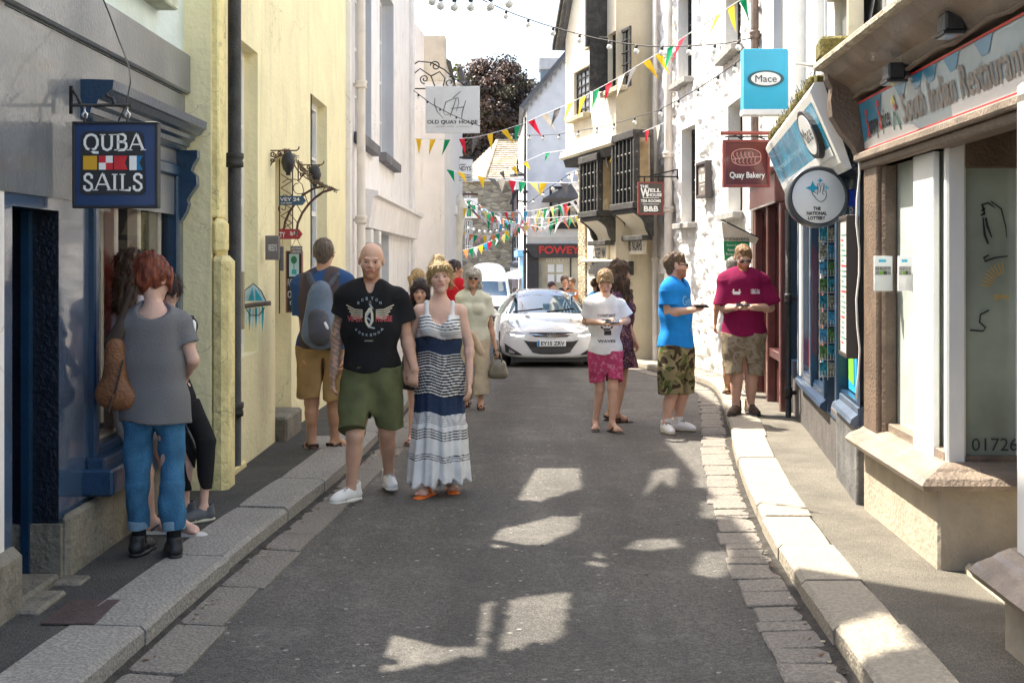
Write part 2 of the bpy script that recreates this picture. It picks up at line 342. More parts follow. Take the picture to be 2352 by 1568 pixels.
def stonework(name, cols, sc, mortar, w=1.0):
    """coursed rubble: voronoi stones with their own tint, mortar between"""
    m = bpy.data.materials.new(name); m.use_nodes = True; nt, L, p = nodes_of(m); p.inputs['Roughness'].default_value = .92
    tc = N(nt, 'ShaderNodeTexCoord'); mp = N(nt, 'ShaderNodeMapping'); mp.inputs['Scale'].default_value = (sc, sc, sc*2.1); L.new(tc.outputs['Object'], mp.inputs[0])
    v = N(nt, 'ShaderNodeTexVoronoi', feature='F1'); L.new(mp.outputs[0], v.inputs['Vector']); v.inputs['Scale'].default_value = 1
    e = N(nt, 'ShaderNodeTexVoronoi', feature='DISTANCE_TO_EDGE'); L.new(mp.outputs[0], e.inputs['Vector']); e.inputs['Scale'].default_value = 1
    cr = N(nt, 'ShaderNodeValToRGB'); el = cr.color_ramp.elements; el[0].color = (*cols[0], 1); el[1].color = (*cols[-1], 1)
    for i, c in enumerate(cols[1:-1]): x = el.new((i+1)/(len(cols)-1)); x.color = (*c, 1)
    sp = N(nt, 'ShaderNodeSeparateColor'); L.new(v.outputs['Color'], sp.inputs[0]); L.new(sp.outputs[0], cr.inputs[0])
    r = N(nt, 'ShaderNodeMapRange'); r.inputs[1].default_value = .02; r.inputs[2].default_value = .09; L.new(e.outputs['Distance'], r.inputs[0])
    g = N(nt, 'ShaderNodeMix', data_type='RGBA'); L.new(r.outputs[0], g.inputs[0]); g.inputs[6].default_value = (*mortar, 1); L.new(cr.outputs[0], g.inputs[7]); L.new(g.outputs[2], p.inputs['Base Color'])
    nz = N(nt, 'ShaderNodeTexNoise'); nz.inputs['Scale'].default_value = 30; L.new(tc.outputs['Object'], nz.inputs['Vector'])
    ad = N(nt, 'ShaderNodeMath', operation='MULTIPLY_ADD'); ad.inputs[1].default_value = .5; L.new(nz.outputs[0], ad.inputs[0]); L.new(r.outputs[0], ad.inputs[2])
    b = N(nt, 'ShaderNodeBump'); b.inputs['Distance'].default_value = .05*w; L.new(ad.outputs[0], b.inputs['Height']); L.new(b.outputs[0], p.inputs['Normal'])
    MATS[name] = m; return m
M_rubble = stonework('dark_rubble_stone', [(.16, .13, .09), (.34, .28, .19), (.46, .40, .29), (.24, .20, .15)], 2.6, (.38, .33, .26))
M_rubblew = mat('whitewashed_rubble', (.82, .80, .77), .9, .06, 5, .6, 20, grime=.3, gcol=(.36, .33, .30))
M_rough = stonework('honey_rubble_stone', [(.50, .40, .25), (.62, .52, .36), (.42, .33, .2)], 4.5, (.34, .28, .2))
M_slatehang = mat('slate_hung_grey', (.76, .75, .74), .8, .08, 3)
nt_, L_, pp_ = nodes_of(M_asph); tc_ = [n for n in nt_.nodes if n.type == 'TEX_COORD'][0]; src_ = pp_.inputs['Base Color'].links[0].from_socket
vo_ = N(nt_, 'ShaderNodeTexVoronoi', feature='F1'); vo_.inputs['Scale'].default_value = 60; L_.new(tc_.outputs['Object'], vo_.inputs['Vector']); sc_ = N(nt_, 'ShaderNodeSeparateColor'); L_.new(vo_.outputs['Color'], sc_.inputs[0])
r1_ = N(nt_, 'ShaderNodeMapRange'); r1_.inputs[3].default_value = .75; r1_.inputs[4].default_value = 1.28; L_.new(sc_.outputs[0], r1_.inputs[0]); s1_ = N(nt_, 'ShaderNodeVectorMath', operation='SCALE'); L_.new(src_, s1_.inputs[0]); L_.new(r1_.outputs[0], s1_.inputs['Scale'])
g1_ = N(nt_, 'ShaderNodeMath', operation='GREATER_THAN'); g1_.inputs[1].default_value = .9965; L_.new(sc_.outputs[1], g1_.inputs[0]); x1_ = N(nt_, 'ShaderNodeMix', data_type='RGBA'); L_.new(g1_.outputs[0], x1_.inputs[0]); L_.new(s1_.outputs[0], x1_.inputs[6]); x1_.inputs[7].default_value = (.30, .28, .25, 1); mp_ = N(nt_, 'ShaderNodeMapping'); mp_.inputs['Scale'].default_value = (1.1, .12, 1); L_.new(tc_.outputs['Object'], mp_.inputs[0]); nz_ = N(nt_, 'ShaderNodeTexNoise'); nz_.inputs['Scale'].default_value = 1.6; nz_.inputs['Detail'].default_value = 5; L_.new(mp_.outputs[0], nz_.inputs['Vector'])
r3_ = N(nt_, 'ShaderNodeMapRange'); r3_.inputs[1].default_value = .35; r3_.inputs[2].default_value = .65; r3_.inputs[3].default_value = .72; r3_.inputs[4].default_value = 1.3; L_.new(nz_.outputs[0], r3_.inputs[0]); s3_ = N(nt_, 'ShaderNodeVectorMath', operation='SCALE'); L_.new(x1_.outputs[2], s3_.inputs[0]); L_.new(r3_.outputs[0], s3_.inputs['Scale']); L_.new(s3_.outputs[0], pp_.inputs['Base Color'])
# ================================================================ ground, kerbs, pavements
KR = [(2010, 1640)]+[(1971, 1568), (1866, 1429), (1826, 1369), (1731, 1191), (1693, 1079), (1671, 978), (1659, 923), (1636, 892), (1585, 875), (1518, 859), (1451, 841)]
kr = [WG(*p) for p in KR]; kr = [Vector((kr[0].x-.05, 3.2, 0))]+kr
kr = [Vector((1.2, 2.0, 0)), Vector((1.26, 3.4, 0))]+kr[2:]+[Vector((1.7, 22.6, g0(22.6))), Vector((1.55, 24.5, g0(24.5))), Vector((.75, 29, g0(29)))]
kl = [Vector((-1.75, 2.0, 0)), Vector((-1.68, 3.4, 0))]+[WG(*p) for p in ((255, 1568), (515, 1330), (795, 1098), (867, 1023))]+[Vector((x, y, g0(y))) for x, y in ((-1.2, 13), (-1.2, 16), (-1.25, 20), (-1.3, 25), (-1.7, 32), (-2.2, 40))]
def resample(pts, step):
    out = [pts[0].copy()]; acc = 0
    for a, b in zip(pts, pts[1:]):
        L = (b-a).length; t = step-acc
        while t <= L: out.append(a+(b-a)*(t/L)); t += step
        acc = (acc+L) % step
    return out
def smoothline(pts, it=3):
    pts = resample(pts, .25)
    for _ in range(it*4):
        pts = [pts[0]]+[(pts[i-1]+pts[i]*2+pts[i+1])/4 for i in range(1, len(pts)-1)]+[pts[-1]]
    return pts
krs = smoothline(kr); kls = smoothline(kl)
def offs(pts, d):                          # offset in plan, + = to the right of travel
    out = []
    for i, p in enumerate(pts):
        t = (pts[min(i+1, len(pts)-1)]-pts[max(i-1, 0)]); t.z = 0; t.normalize(); out.append(p+Vector((t.y, -t.x, 0))*d)
    return out
mb = MB()
ys = [-60, -10, 0, 2]+[2+i*.5 for i in range(1, 117)]+[60.5, 80, 120, 300, 1500]
xs = [-1500, -60, -15, 15, 60, 1500]
vs = [(x, y, g0(y)-.03) for y in ys for x in xs]; nx = len(xs)
mb.add(vs, [(j*nx+i, j*nx+i+1, (j+1)*nx+i+1, (j+1)*nx+i) for j in range(len(ys)-1) for i in range(nx-1)], M_plinth, True)
mb.build('ground', kind='structure')
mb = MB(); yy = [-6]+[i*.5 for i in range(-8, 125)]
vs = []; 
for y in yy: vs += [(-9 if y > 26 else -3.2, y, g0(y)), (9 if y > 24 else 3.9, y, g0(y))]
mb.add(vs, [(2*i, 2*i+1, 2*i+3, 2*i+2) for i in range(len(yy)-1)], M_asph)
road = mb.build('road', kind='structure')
def kerbline(name, pts, sgn, wdt, hgt, mt, lens):
    """bevelled granite blocks laid end to end"""
    mb = MB(); i = 0; k = 0
    inn = pts; n = len(pts)
    while i < n-2:
        st = max(2, int(random.uniform(*lens)/.25)); j = min(n-1, i+st)
        jit = random.uniform(-.006, .006); hj = hgt+random.uniform(-.006, .006); sub = list(range(i, j+1))
        ring = []
        for q, m_ in enumerate(sub):
            p = pts[m_]; t = (pts[min(m_+1, n-1)]-pts[max(m_-1, 0)]); t.z = 0; t.normalize(); nn = Vector((t.y, -t.x, 0))*sgn
            if q == 0: p = p+t*.006
            if q == len(sub)-1: p = p-t*.006
            z = g0(p.y); b = .022; w_ = wdt+jit*2
            a = [(-.0+jit, -.05), (jit, hj-b), (jit+b, hj), (w_-.01, hj+.004), (w_, hj-.006), (w_, -.05)]
            e = .008 if q in (0, len(sub)-1) else 0
            ring.append([Vector((p.x, p.y, z))+nn*x_+Vector((0, 0, z_-(e if 0 < c < 5 else 0))) for c, (x_, z_) in enumerate(a)])
        vs = [v for r_ in ring for v in r_]; m6 = 6
        fs = [(r_*m6+c, r_*m6+c+1, (r_+1)*m6+c+1, (r_+1)*m6+c) for r_ in range(len(ring)-1) for c in range(5)]
        fs += [tuple(range(6)), tuple((len(ring)-1)*6+c for c in range(6))]
        mb.add(vs, fs, mt); i = j
    return mb.build(name, kind='structure')
kerbline('left_kerb', kls, -1, .33, .125, M_kerb, (1.0, 1.9))
kerbline('right_kerb', krs, 1, .30, .125, M_kerbr, (.8, 1.5))
def setts(name, pts, sgn, wdt, mt, lens):
    mb = MB(); n = len(pts); i = 0; pp = resample(pts, .05); n = len(pp); i = 0
    while i < n-3:
        st = max(3, int(random.uniform(*lens)/.05)); j = min(n-1, i+st); z_ = random.uniform(.004, .012)
        a, b = pp[i], pp[j]; ta = (pp[min(i+2, n-1)]-pp[max(i-2, 0)]); ta.z = 0; ta.normalize(); tb = (pp[min(j+2, n-1)]-pp[max(j-2, 0)]); tb.z = 0; tb.normalize()
        na = Vector((ta.y, -ta.x, 0))*sgn; nb = Vector((tb.y, -tb.x, 0))*sgn; w_ = wdt+random.uniform(-.02, .02)
        sl = random.uniform(-.02, .02)
        c = [a+ta*.010-na*.03, a+ta*(.007+sl)-na*w_, b-tb*(.007-sl)-nb*w_, b-tb*.010-nb*.03]
        vs = [Vector((v.x, v.y, g0(v.y)+z_+(.008 if k in (0, 3) else 0))) for k, v in enumerate(c)]; cen = sum(vs, Vector())/4
        ins = [v+(cen-v)*.06+Vector((0, 0, .006)) for v in vs]; low = [v-Vector((0, 0, .03)) for v in vs]
        mb.add(vs+ins+low, [(4, 5, 6, 7)]+[(k, (k+1) % 4, 4+(k+1) % 4, 4+k) for k in range(4)]+[(8+k, 8+(k+1) % 4, (k+1) % 4, k) for k in range(4)], mt)
        i = j
    return mb.build(name, kind='structure')
setts('left_gutter', kls, -1, .25, M_sett, (.35, .85))
setts('right_gutter', krs, 1, .27, M_sett, (.16, .34))
def pavement(name, inner, outer_fn, h, mt):
    mb = MB(); vs = []
    for p in inner:
        q = outer_fn(p); z = g0(p.y)+h; vs += [(p.x, p.y, z), ((p.x+q)/2, p.y, z+.004*math.sin(p.y*3)), (q, p.y, z+.01)]
    mb.add(vs, [(3*i+k, 3*i+k+1, 3*i+4+k, 3*i+3+k) for i in range(len(inner)-1) for k in (0, 1)], mt, True)
    return mb.build(name, kind='structure')
pavement('left_pavement', offs(kls, -.325), lambda p: -3.4, .112, M_pave)
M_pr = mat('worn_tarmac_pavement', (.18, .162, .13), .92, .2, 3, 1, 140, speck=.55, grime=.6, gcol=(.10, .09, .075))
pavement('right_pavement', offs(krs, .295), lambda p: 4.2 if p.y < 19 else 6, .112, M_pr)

def dirt(name, pts, sgn):
    mb = MB(); pp = resample(pts, .06); rd = random.Random(4); vs = []
    for i, p in enumerate(pp):
        t = (pp[min(i+1, len(pp)-1)]-pp[max(i-1, 0)]); t.z = 0; t.normalize(); nn = Vector((t.y, -t.x, 0))*sgn; w_ = rd.uniform(.03, .075); z = g0(p.y)+.021
        vs += [(p.x+nn.x*.01, p.y+nn.y*.01, z+.012), (p.x-nn.x*w_, p.y-nn.y*w_, z-.002)]
    mb.add(vs, [(2*i, 2*i+1, 2*i+3, 2*i+2) for i in range(len(pp)-1)], mat('gutter_dirt', (.05, .043, .035), .95, .5, 12, 1, 90), True); mb.build(name, kind='structure')
mb = MB(); rl = random.Random(21)
for k in range(150):
    x, y = rl.uniform(-1.4, 1.6), rl.uniform(4.6, 16); s_ = rl.uniform(.006, .017); n = 6
    mb.add([(x+s_*rl.uniform(.7, 1.2)*math.cos(2*math.pi*i/n), y+s_*rl.uniform(.7, 1.2)*math.sin(2*math.pi*i/n), g0(y)+.004) for i in range(n)], [tuple(range(n))], mat('trodden_gum', (.24, .23, .21), .8) if k % 3 else mat('dark_spot', (.03, .03, .03), .8))
mb.build('road_litter', kind='stuff')
dirt('left_gutter_dirt', kls, -1); dirt('right_gutter_dirt', krs, 1)
# ================================================================ LEFT SIDE
LW = WF((-2.25, 2.6), (-2.25, 8.34), 1)
# --- neighbour at the far left edge
t = thing('corner_house', 'cream painted house edge with rough stone foot at far left', 'house', (-2.3, 3.6, .1))
mb = MB(); LN = WF((-2.245, 1.0), (-2.245, 5.39), 1)
LN.wall(mb, 0, LN.L, 0, 7.2, M_whitel); LN.shell(mb, 0, LN.L, 0, 7.2, 6, M_whitel, M_slate); mb.build('wall', t)
mb = MB(); h = LW.rect(-60, 1285, 46, 1440)
vs = []
LW.box(mb, 1.9, LW.hit(44, 0, .02)[0], .05, .40, -.1, .05, M_plinth, .04); mb.build('foot_stone', t)
# --- made-up unseen upper walls, openings cut to drop sun patches on the road
def shadow_src(px, py, wf):
    g = WG(px, py); k = -SUN_DIR; s_ = (g.x-wf.A.x)/SUN_DIR.x; return (g.y-SUN_DIR.y*s_-wf.A.y, s_*math.tan(R(SUN_EL)))
LIT = [[(872, 1545), (905, 1402), (1010, 1388), (1132, 1383), (1112, 1500), (1000, 1520)], [(1148, 1495), (1174, 1376), (1306, 1358), (1292, 1462)], [(1436, 1262), (1468, 1240), (1548, 1236), (1562, 1256), (1500, 1262)],
       [(1090, 1262), (1150, 1215), (1330, 1172), (1325, 1215), (1250, 1248)], [(1095, 1140), (1110, 1050), (1325, 1040), (1335, 1120), (1240, 1150)], [(1600, 1120), (1600, 1050), (1660, 1050), (1660, 1115)], [(1615, 1190), (1615, 1150), (1700, 1150), (1700, 1195)], [(1440, 1010), (1500, 985), (1600, 985), (1560, 1020)], [(1130, 985), (1200, 965), (1330, 962), (1300, 985)], [(1200, 1012), (1330, 998), (1338, 1024), (1290, 1018), (1240, 1032)], [(1345, 1300), (1370, 1262), (1395, 1290), (1378, 1330)], [(1480, 1140), (1500, 1085), (1560, 1060), (1545, 1120), (1520, 1100)], [(1250, 948), (1300, 935), (1420, 938), (1380, 952)], [(1590, 1330), (1610, 1270), (1680, 1262), (1670, 1320)], [(1960, 1510), (2085, 1475), (2150, 1568), (2000, 1600)]]
def sun_slot_wall(mb, wf, t0, t1, z0, z1, mt, lit, holes=()):
    from math import floor
    st = .035; polys = [[shadow_src(px, py, wf) for px, py in q] for q in lit]; nt_ = int((t1-t0)/st)+1; nz_ = int((z1-z0)/st)+1
    def inside(p, q):
        c = False; j = len(q)-1
        for i in range(len(q)):
            if (q[i][1] > p[1]) != (q[j][1] > p[1]) and p[0] < (q[j][0]-q[i][0])*(p[1]-q[i][1])/(q[j][1]-q[i][1])+q[i][0]: c = not c
            j = i
        return c
    ts = np.linspace(t0, t1, nt_+1); zs = np.linspace(z0, z1, nz_+1)
    for h in holes:
        for v in h[:2]: ts[np.abs(ts-v).argmin()] = v
        for v in h[2:]: zs[np.abs(zs-v).argmin()] = v
    for i in range(nt_):
        run = None
        for j in range(nz_+1):
            ok = False
            if j < nz_:
                c = ((ts[i]+ts[i+1])/2, (zs[j]+zs[j+1])/2); hid = c[1] > CAMZ+HY/F*(wf.A.y+c[0])+.03
                wob = (c[0]+.014*math.sin(c[1]*23)+.01*math.sin(c[1]*61+c[0]*9), c[1]+.01*math.sin(c[0]*31))
                ok = not (hid and any(inside(wob, q) for q in polys)) and not any(h[0] < c[0] < h[1] and h[2] < c[1] < h[3] for h in holes)
            if ok and run is None: run = j
            if not ok and run is not None: mb.quad(wf.P(ts[i], zs[run]), wf.P(ts[i+1], zs[run]), wf.P(ts[i+1], zs[j]), wf.P(ts[i], zs[j]), mt); run = None
# --- navy shop
shop = thing('navy_shop', 'navy blue painted sail clothing shop with grey fascia and big display window', 'shop', (-2.3, 6.9, .1))
T = lambda px: LW.hit(px, 0)[0]
tD0, tD1 = T(28), T(135); zD = LW.hit(76, 478)[1]
tW0, tW1 = T(212), T(398); zW0 = LW.hit(215, 1045)[1]; zW1 = LW.hit(395, 405)[1]
zS = 2.82
mb = MB(); hs = [(tD0, tD1+.0, .05, zD), (tW0, tW1, zW0, zW1)]
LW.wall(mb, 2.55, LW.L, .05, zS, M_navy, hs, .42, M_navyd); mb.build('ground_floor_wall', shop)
mb = MB(); hu_ = (LW.hit(262, 0, 0)[0], LW.hit(352, 0)[0], 3.36, 3.9); LW.wall(mb, 0, LW.L, zS, 3.0, M_mint); sun_slot_wall(mb, LW, 0, LW.L, 3.0, 8.8, M_mint, LIT, [hu_]); LW.wall(mb, hu_[0]-.001, hu_[1]+.001, 3.36, 3.9, M_mint, [hu_], .16); LW.shell(mb, 0, LW.L, .05, 2.98, 6, M_mint, M_slate); mb.build('upper_wall', shop)  # out-of-view part is made up: openings and low roof pass sun
mb = MB(); LW.box(mb, 0, LW.L+.02, zS, zS+.27, 0, .05, M_greyp, .012); LW.box(mb, 2.5, LW.L+.0, zD+.06, zS-.012, .0, .012, M_greyp); mb.build('fascia_band', shop)
mb = MB(); LW.box(mb, LW.hit(262, 0)[0]-.06, LW.hit(352, 0)[0]+.10, 3.27, 3.36, -.12, .13, M_mosssill, .01); mb.build('upper_sill', shop)
sash(shop, LW, (LW.hit(262, 0)[0], LW.hit(352, 0)[0], 3.36, 3.9), .1, M_wood_w, G_sky, 2, 2, .07)
# plinth
zP = LW.hit(260, 1210)[1]
mb = MB(); zP = .42; LW.box(mb, tD1+.0, LW.L, .05, zP, 0, .05, M_plinth, .02); LW.box(mb, tD1-.03, tD1+.02, .05, zP-.04, -.24, .02, M_plinth); mb.build('plinth', shop)
# door
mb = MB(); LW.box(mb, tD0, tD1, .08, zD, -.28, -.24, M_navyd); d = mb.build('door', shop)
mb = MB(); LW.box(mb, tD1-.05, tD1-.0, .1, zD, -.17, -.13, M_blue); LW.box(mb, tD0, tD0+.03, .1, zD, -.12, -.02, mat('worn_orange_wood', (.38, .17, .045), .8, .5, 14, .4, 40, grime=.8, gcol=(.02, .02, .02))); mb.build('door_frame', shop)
mb = MB(); LW.box(mb, tD0-.02, tD1-.06, .05, .15, -.42, .03, M_plinth, .015); mb.build('door_step', shop)
# window frame
mb = MB(); fw = .07
LW.box(mb, tW0-.05, tW0+.02, zW0-.05, zW1+.04, -.06, .035, M_blue, .01); LW.box(mb, tW1-.02, tW1+.05, zW0-.05, zW1+.04, -.06, .035, M_blue, .01)
LW.box(mb, tW0-.05, tW1+.05, zW1, zW1+.08, -.06, .04, M_blue, .01); LW.box(mb, tW0+.02, tW1-.02, zW0-.05, zW0+.05, -.06, .03, M_blue, .01)
fr = mb.build('window', shop)
mb = MB(); LW.box(mb, tW0-.16, tW1+.1, zW0-.19, zW0-.05, -.02, .16, M_blue, .012); LW.box(mb, tW0-.10, tW1+.06, zW0-.06, zW0+.0, .0, .10, M_blue, .01); mb.build('sill', fr)
mb = MB(); mb.quad(LW.P(tW0, zW0, -.03), LW.P(tW1, zW0, -.03), LW.P(tW1, zW1, -.03), LW.P(tW0, zW1, -.03), G_clear); mb.build('pane', fr)
mb = MB(); n = 5
for i in range(1, 4):
    tt = tW0+(tW1-tW0)*(.08+.28*i); LW.box(mb, tt-.03, tt+.03, zW0, zW1, -.12, -.05, M_wood_w, .008)
LW.box(mb, tW0, tW1, zW0, zW0+.07, -.14, -.05, M_wood_w); mb.build('glazing_bar', fr)
mb = MB(); mW = mat('display_panel', (.80, .76, .68), .7, .2, 3)
LW.box(mb, tW0-.2, tW1+.2, zW0-.1, zW1+.1, -.5, -.48, mW); LW.box(mb, tW0-.2, tW1+.2, zW0-.05, zW0-.0, -.48, -.08, M_wood_w)
for q, w_ in ((.15, .2), (.62, .16), (.9, .16)): LW.box(mb, tW0+q*(tW1-tW0)-w_/2, tW0+q*(tW1-tW0)+w_/2, zW0, zW1, -.44, -.40, M_wood_w)
mb.build('display_back', shop)
e = MB(); vs = []
for k, (zz, hw, dd) in enumerate([(1.98, .05, .03), (1.94, .17, .05), (1.7, .2, .07), (1.4, .17, .08), (1.1, .24, .09), (.98, .27, .09)]):
    tc_ = tW0+.38
    for a in range(14):
        an = 2*math.pi*a/14; vs.append(LW.P(tc_+hw*math.cos(an), zz, -.27+dd*math.sin(an)*(1+.25*math.sin(5*an))))
e.add(vs, [(r_*14+a, r_*14+(a+1) % 14, (r_+1)*14+(a+1) % 14, (r_+1)*14+a) for r_ in range(5) for a in range(14)], mat('red_cloth', (.55, .035, .03), .8, .2, 8), True)
e.build('garment', label='red coat hanging in the navy shop window', category='coat')
e = MB(); vs = []
for k, (zz, hw, dd) in enumerate([(1.62, .05, .03), (1.58, .15, .05), (1.35, .16, .07), (1.12, .18, .07)]):
    tc_ = tW0+.16
    for a in range(14):
        an = 2*math.pi*a/14; vs.append(LW.P(tc_+hw*math.cos(an), zz, -.17+dd*math.sin(an)*(1+.25*math.sin(5*an))))
e.add(vs, [(r_*14+a, r_*14+(a+1) % 14, (r_+1)*14+(a+1) % 14, (r_+1)*14+a) for r_ in range(3) for a in range(14)], mat('black_cloth', (.02, .02, .025), .85, .2, 8), True)
e.build('garment', label='black jacket hanging in front of the red coat in the shop window', category='jacket')
# cornice over the window
mb = MB(); c0, c1 = T(192), LW.hit(452, 0, .0)[0]; zc = LW.hit(200, 218)[1]
prof = [(0, 0), (.05, 0), (.07, .03), (.09, .03), (.10, .06), (.14, .075), (.15, .10), (.20, .11), (.235, .145), (.255, .15), (.265, .20), (0, .205)]
tp0 = 6.32-2.6; prof = [(a*.70, b+.06) for a, b in prof]; 
mb.prism(prof, lambda a, b: LW.P(tp0, 2.36+b, a), lambda a, b: LW.P(8.26-2.6, 2.36+b, a), M_blue); mb.build('cornice', shop)
def console(tt, w_, ztop, hgt, parent, mt, dep=.22):
    mb = MB(); P_ = []
    key = [(0, 0), (1, .0), (1.0, -.10), (.80, -.2), (.72, -.27), (.95, -.34), (.98, -.46), (.7, -.58), (.55, -.66), (.6, -.72), (.5, -.82), (.28, -.93), (0, -1)]
    mb.prism([(a*dep, b*hgt) for a, b in key], lambda a, b: LW.P(tt, ztop+b, a), lambda a, b: LW.P(tt+w_, ztop+b, a), mt)
    return mb.build('bracket', parent)
console(tW1+.03, .08, 2.42, .5, shop, M_blue, .15); console(tW0-.05, .08, 2.42, .36, shop, M_blue, .15)
# --- yellow house
yh = thing('yellow_house', 'pale yellow rendered house with two tall recessed sash windows', 'house', (-2.3, 12, .1))
YW = WF((-2.06, 8.34), (-2.06, 15.1), 1)
def yo(px): return YW.hit(px, 0)[0]
w1 = (yo(547), yo(592), .95, YW.hit(547, 86)[1]); w2 = (yo(713), yo(751), 1.0, YW.hit(713, 214)[1]); dr = (yo(632), yo(632)+.78, .05, 2.62)
mb = MB(); YW.wall(mb, 0, YW.L, -.1, 3.6, M_yellow, [w1, w2, dr], .2, M_yellow); sun_slot_wall(mb, YW, 0, 4.2, 3.6, 6.5, M_yellow, LIT); YW.wall(mb, 0, .5, 6.5, 8.8, M_yellow); mb.quad((-2.26, 8.345, -.1), (-2.055, 8.345, -.1), (-2.055, 8.345, 8.8), (-2.26, 8.345, 8.8), M_yellow); YW.wall(mb, 4.2, YW.L, 3.6, 6.5, M_yellow); YW.shell(mb, 0, 4.2, -.1, 3.55, 6, M_yellow, M_slate); YW.shell(mb, 4.2, YW.L, -.1, 6.5, 6, M_yellow, M_slate); mb.build('wall', yh)  # unseen wall above is made up: sun openings, tall end and return shape shade
for w_ in (w1, w2): sash(yh, YW, w_, .11, M_wood_w, G_sky, 2, 4, .07, .03)
mb = MB(); YW.box(mb, dr[0], dr[1], .05, .05+dr[3]-.05, -.5, -.2, M_wood_w); mb.build('door', yh)
mb = MB(); YW.box(mb, dr[0]+.02, dr[1], .0, .32, -.18, .10, M_plinth, .02); mb.build('door_step', yh)
mb = MB(); YW.box(mb, 0.0, .28, -.0, 1.72, -.02, .11, M_yellowr, .04); YW.box(mb, 0.02, .27, 1.72, 1.98, -.02, .07, M_yellowr, .05); YW.box(mb, 0.03, .26, 1.98, 8.8, -.02, .045, M_yellowr, .01); YW.box(mb, .0, 1.0, -.0, .16, 0, .03, M_yellowr, .01)
mb.build('quoin_pier', yh)
# roughen pier
def downpipe(px_or_xy, r, z0, z1, mt, label, collars=(), shoe=None, off=None):
    x, y = px_or_xy; mb = MB(); mb.tube([(x, y, z0), (x, y, (z0+z1)/2), (x, y, z1)], r, mt, 12)
    t = thing('drainpipe', label, 'drainpipe', (x, y, z0)); mb.build('pipe', t)
    for z in collars:
        m2 = MB(); m2.lathe([(r*1.02, -.05), (r*1.35, -.045), (r*1.35, -.015), (r*1.2, 0), (r*1.4, .02), (r*1.4, .05), (r*1.02, .055)], (x, y, z), mt, 14)
        m2.box((x-.11*(1 if x < 0 else -1), y-.018, z-.02), (x, y+.018, z+.02), mt); m2.build('collar', t)
    return t
downpipe((-1.985, 8.72), .048, .22, 6.4, M_iron, 'black cast iron drainpipe on the yellow house beside its rough pier', (.62, 2.40, 4.2))
# --- white house
wh = thing('white_house', 'tall white house with slate sills and narrow shopfront left of the street', 'house', (-2.3, 19, 0))
HW = WF((-2.0, 15.1), (-2.0, 24.3), 1)
ho = lambda px: HW.hit(px, 0)[0]
a1 = (ho(815), ho(853), HW.hit(815, 250)[1], 5.9); a2 = (ho(872), ho(904), HW.hit(886, 314)[1], 5.9)
zb = HW.hit(826, 398)[1]; zb = 2.55
s1 = (ho(826), ho(893), .45, 2.1)
a1 = (a1[0], a1[1], 3.32, 6.0); a2 = (a2[0], a2[1], 3.32, 6.0)
mb = MB(); HW.wall(mb, 0, HW.L, -.5, 8.2, M_whitel, [a1, a2, s1], .28, M_greyr); HW.shell(mb, 0, HW.L, -.5, 8.2, 6, M_whitel, M_slate); mb.build('wall', wh)  # reveal colour carries the recess shade
for w_ in (a1, a2):
    f_ = sash(wh, HW, w_, .2, M_wood_w, G_dark, 2, 4, .06)
    mb = MB(); HW.box(mb, w_[0]-.1, w_[1]+.12, w_[2]-.14, w_[2], -.1, .12, M_slate, .01); mb.build('sill', f_)
sash(wh, HW, s1, .12, M_wood_w, G_sky, 4, 2, .09)
for tt in (s1[0]+.05, s1[0]+1.0):
    mb = MB(); HW.box(mb, tt, tt+.12, .45, 2.1, -.02, .1, M_wood_w, .01); HW.box(mb, tt-.06, tt+.18, 1.92, 2.1, -.0, .16, M_wood_w, .01); mb.build('pilaster', wh)
mb = MB(); mb.prism([(0, 0), (.14, .02), (.2, .42), (.26, .44), (.26, .5), (0, .54)], lambda a, b: HW.P(.75, 2.1+b, a), lambda a, b: HW.P(HW.L-.25, 2.1+b, a), M_whitel); mb.build('fascia', wh)
mb = MB(); HW.box(mb, HW.L-.5, HW.L-.02, -.5, 8.2, 0, .07, M_whitel, .01); mb.build('pilaster', wh)
downpipe((-1.9, 15.35), .055, -.0, 8.1, M_pipe, 'cream drainpipe between the yellow and white houses', (1.2, 2.2, 3.9, 5.2))
mb = MB(); HW.box(mb, HW.L-.95, HW.L-.15, -.2, 2.1, 0, .03, M_whitel)
mb.build('low_wall', wh)
mb = MB(); fn = lambda x, y: HW.P(x, y, .05)
t0, t1 = ho(893), ho(932); zz = HW.hit(912, 512)[1]
HW.box(mb, t0, t1, zz-.14, zz+.14, .031, .047, M_ink); sg = thing('street_nameplate', 'small black street nameplate lettered ACE below the white house fascia', 'sign', (-1.95, 21, zz)); mb.build('plate', sg)
mb = MB(); put_text(mb, 'ACE', t0+.15, zz-.09, t1-.2, zz+.09, fn, M_wlet, .03); mb.build('lettering', sg)
# --- beige house beyond
bh = thing('beige_house', 'plain beige rendered house with square chimney standing beyond the white house', 'house', (-2, 30, -.4))
BF = WF((-6, 26.6), (-1.47, 26.6), 1); BS = WF((-1.47, 26.6), (-1.66, 37.0), 1)
mb = MB(); BF.wall(mb, 0, BF.L, -.7, 6.0, M_beige)
zt = lambda px, py: 1.68+(600-py)/F*26.6
mb.add([BF.P(0, 6.0), BF.P(BF.L, 6.0), BF.P(BF.L, zt(0, 84)), BF.P(BF.L-.42, zt(0, 84)), BF.P(BF.L-1.2, 7.6), BF.P(0, 9)], [(0, 1, 2, 3, 4, 5)], M_beige)
BS.wall(mb, 0, BS.L, -1.2, 6.2, M_beige, [(5, 6.2, 3.2, 4.6)], .15); BS.wall(mb, 0, .5, 6.2, zt(0, 84), M_beige); BF.shell(mb, 0, BF.L-.02, -.7, 6.2, 10, M_beige, M_slate)
mb.build('wall', bh)
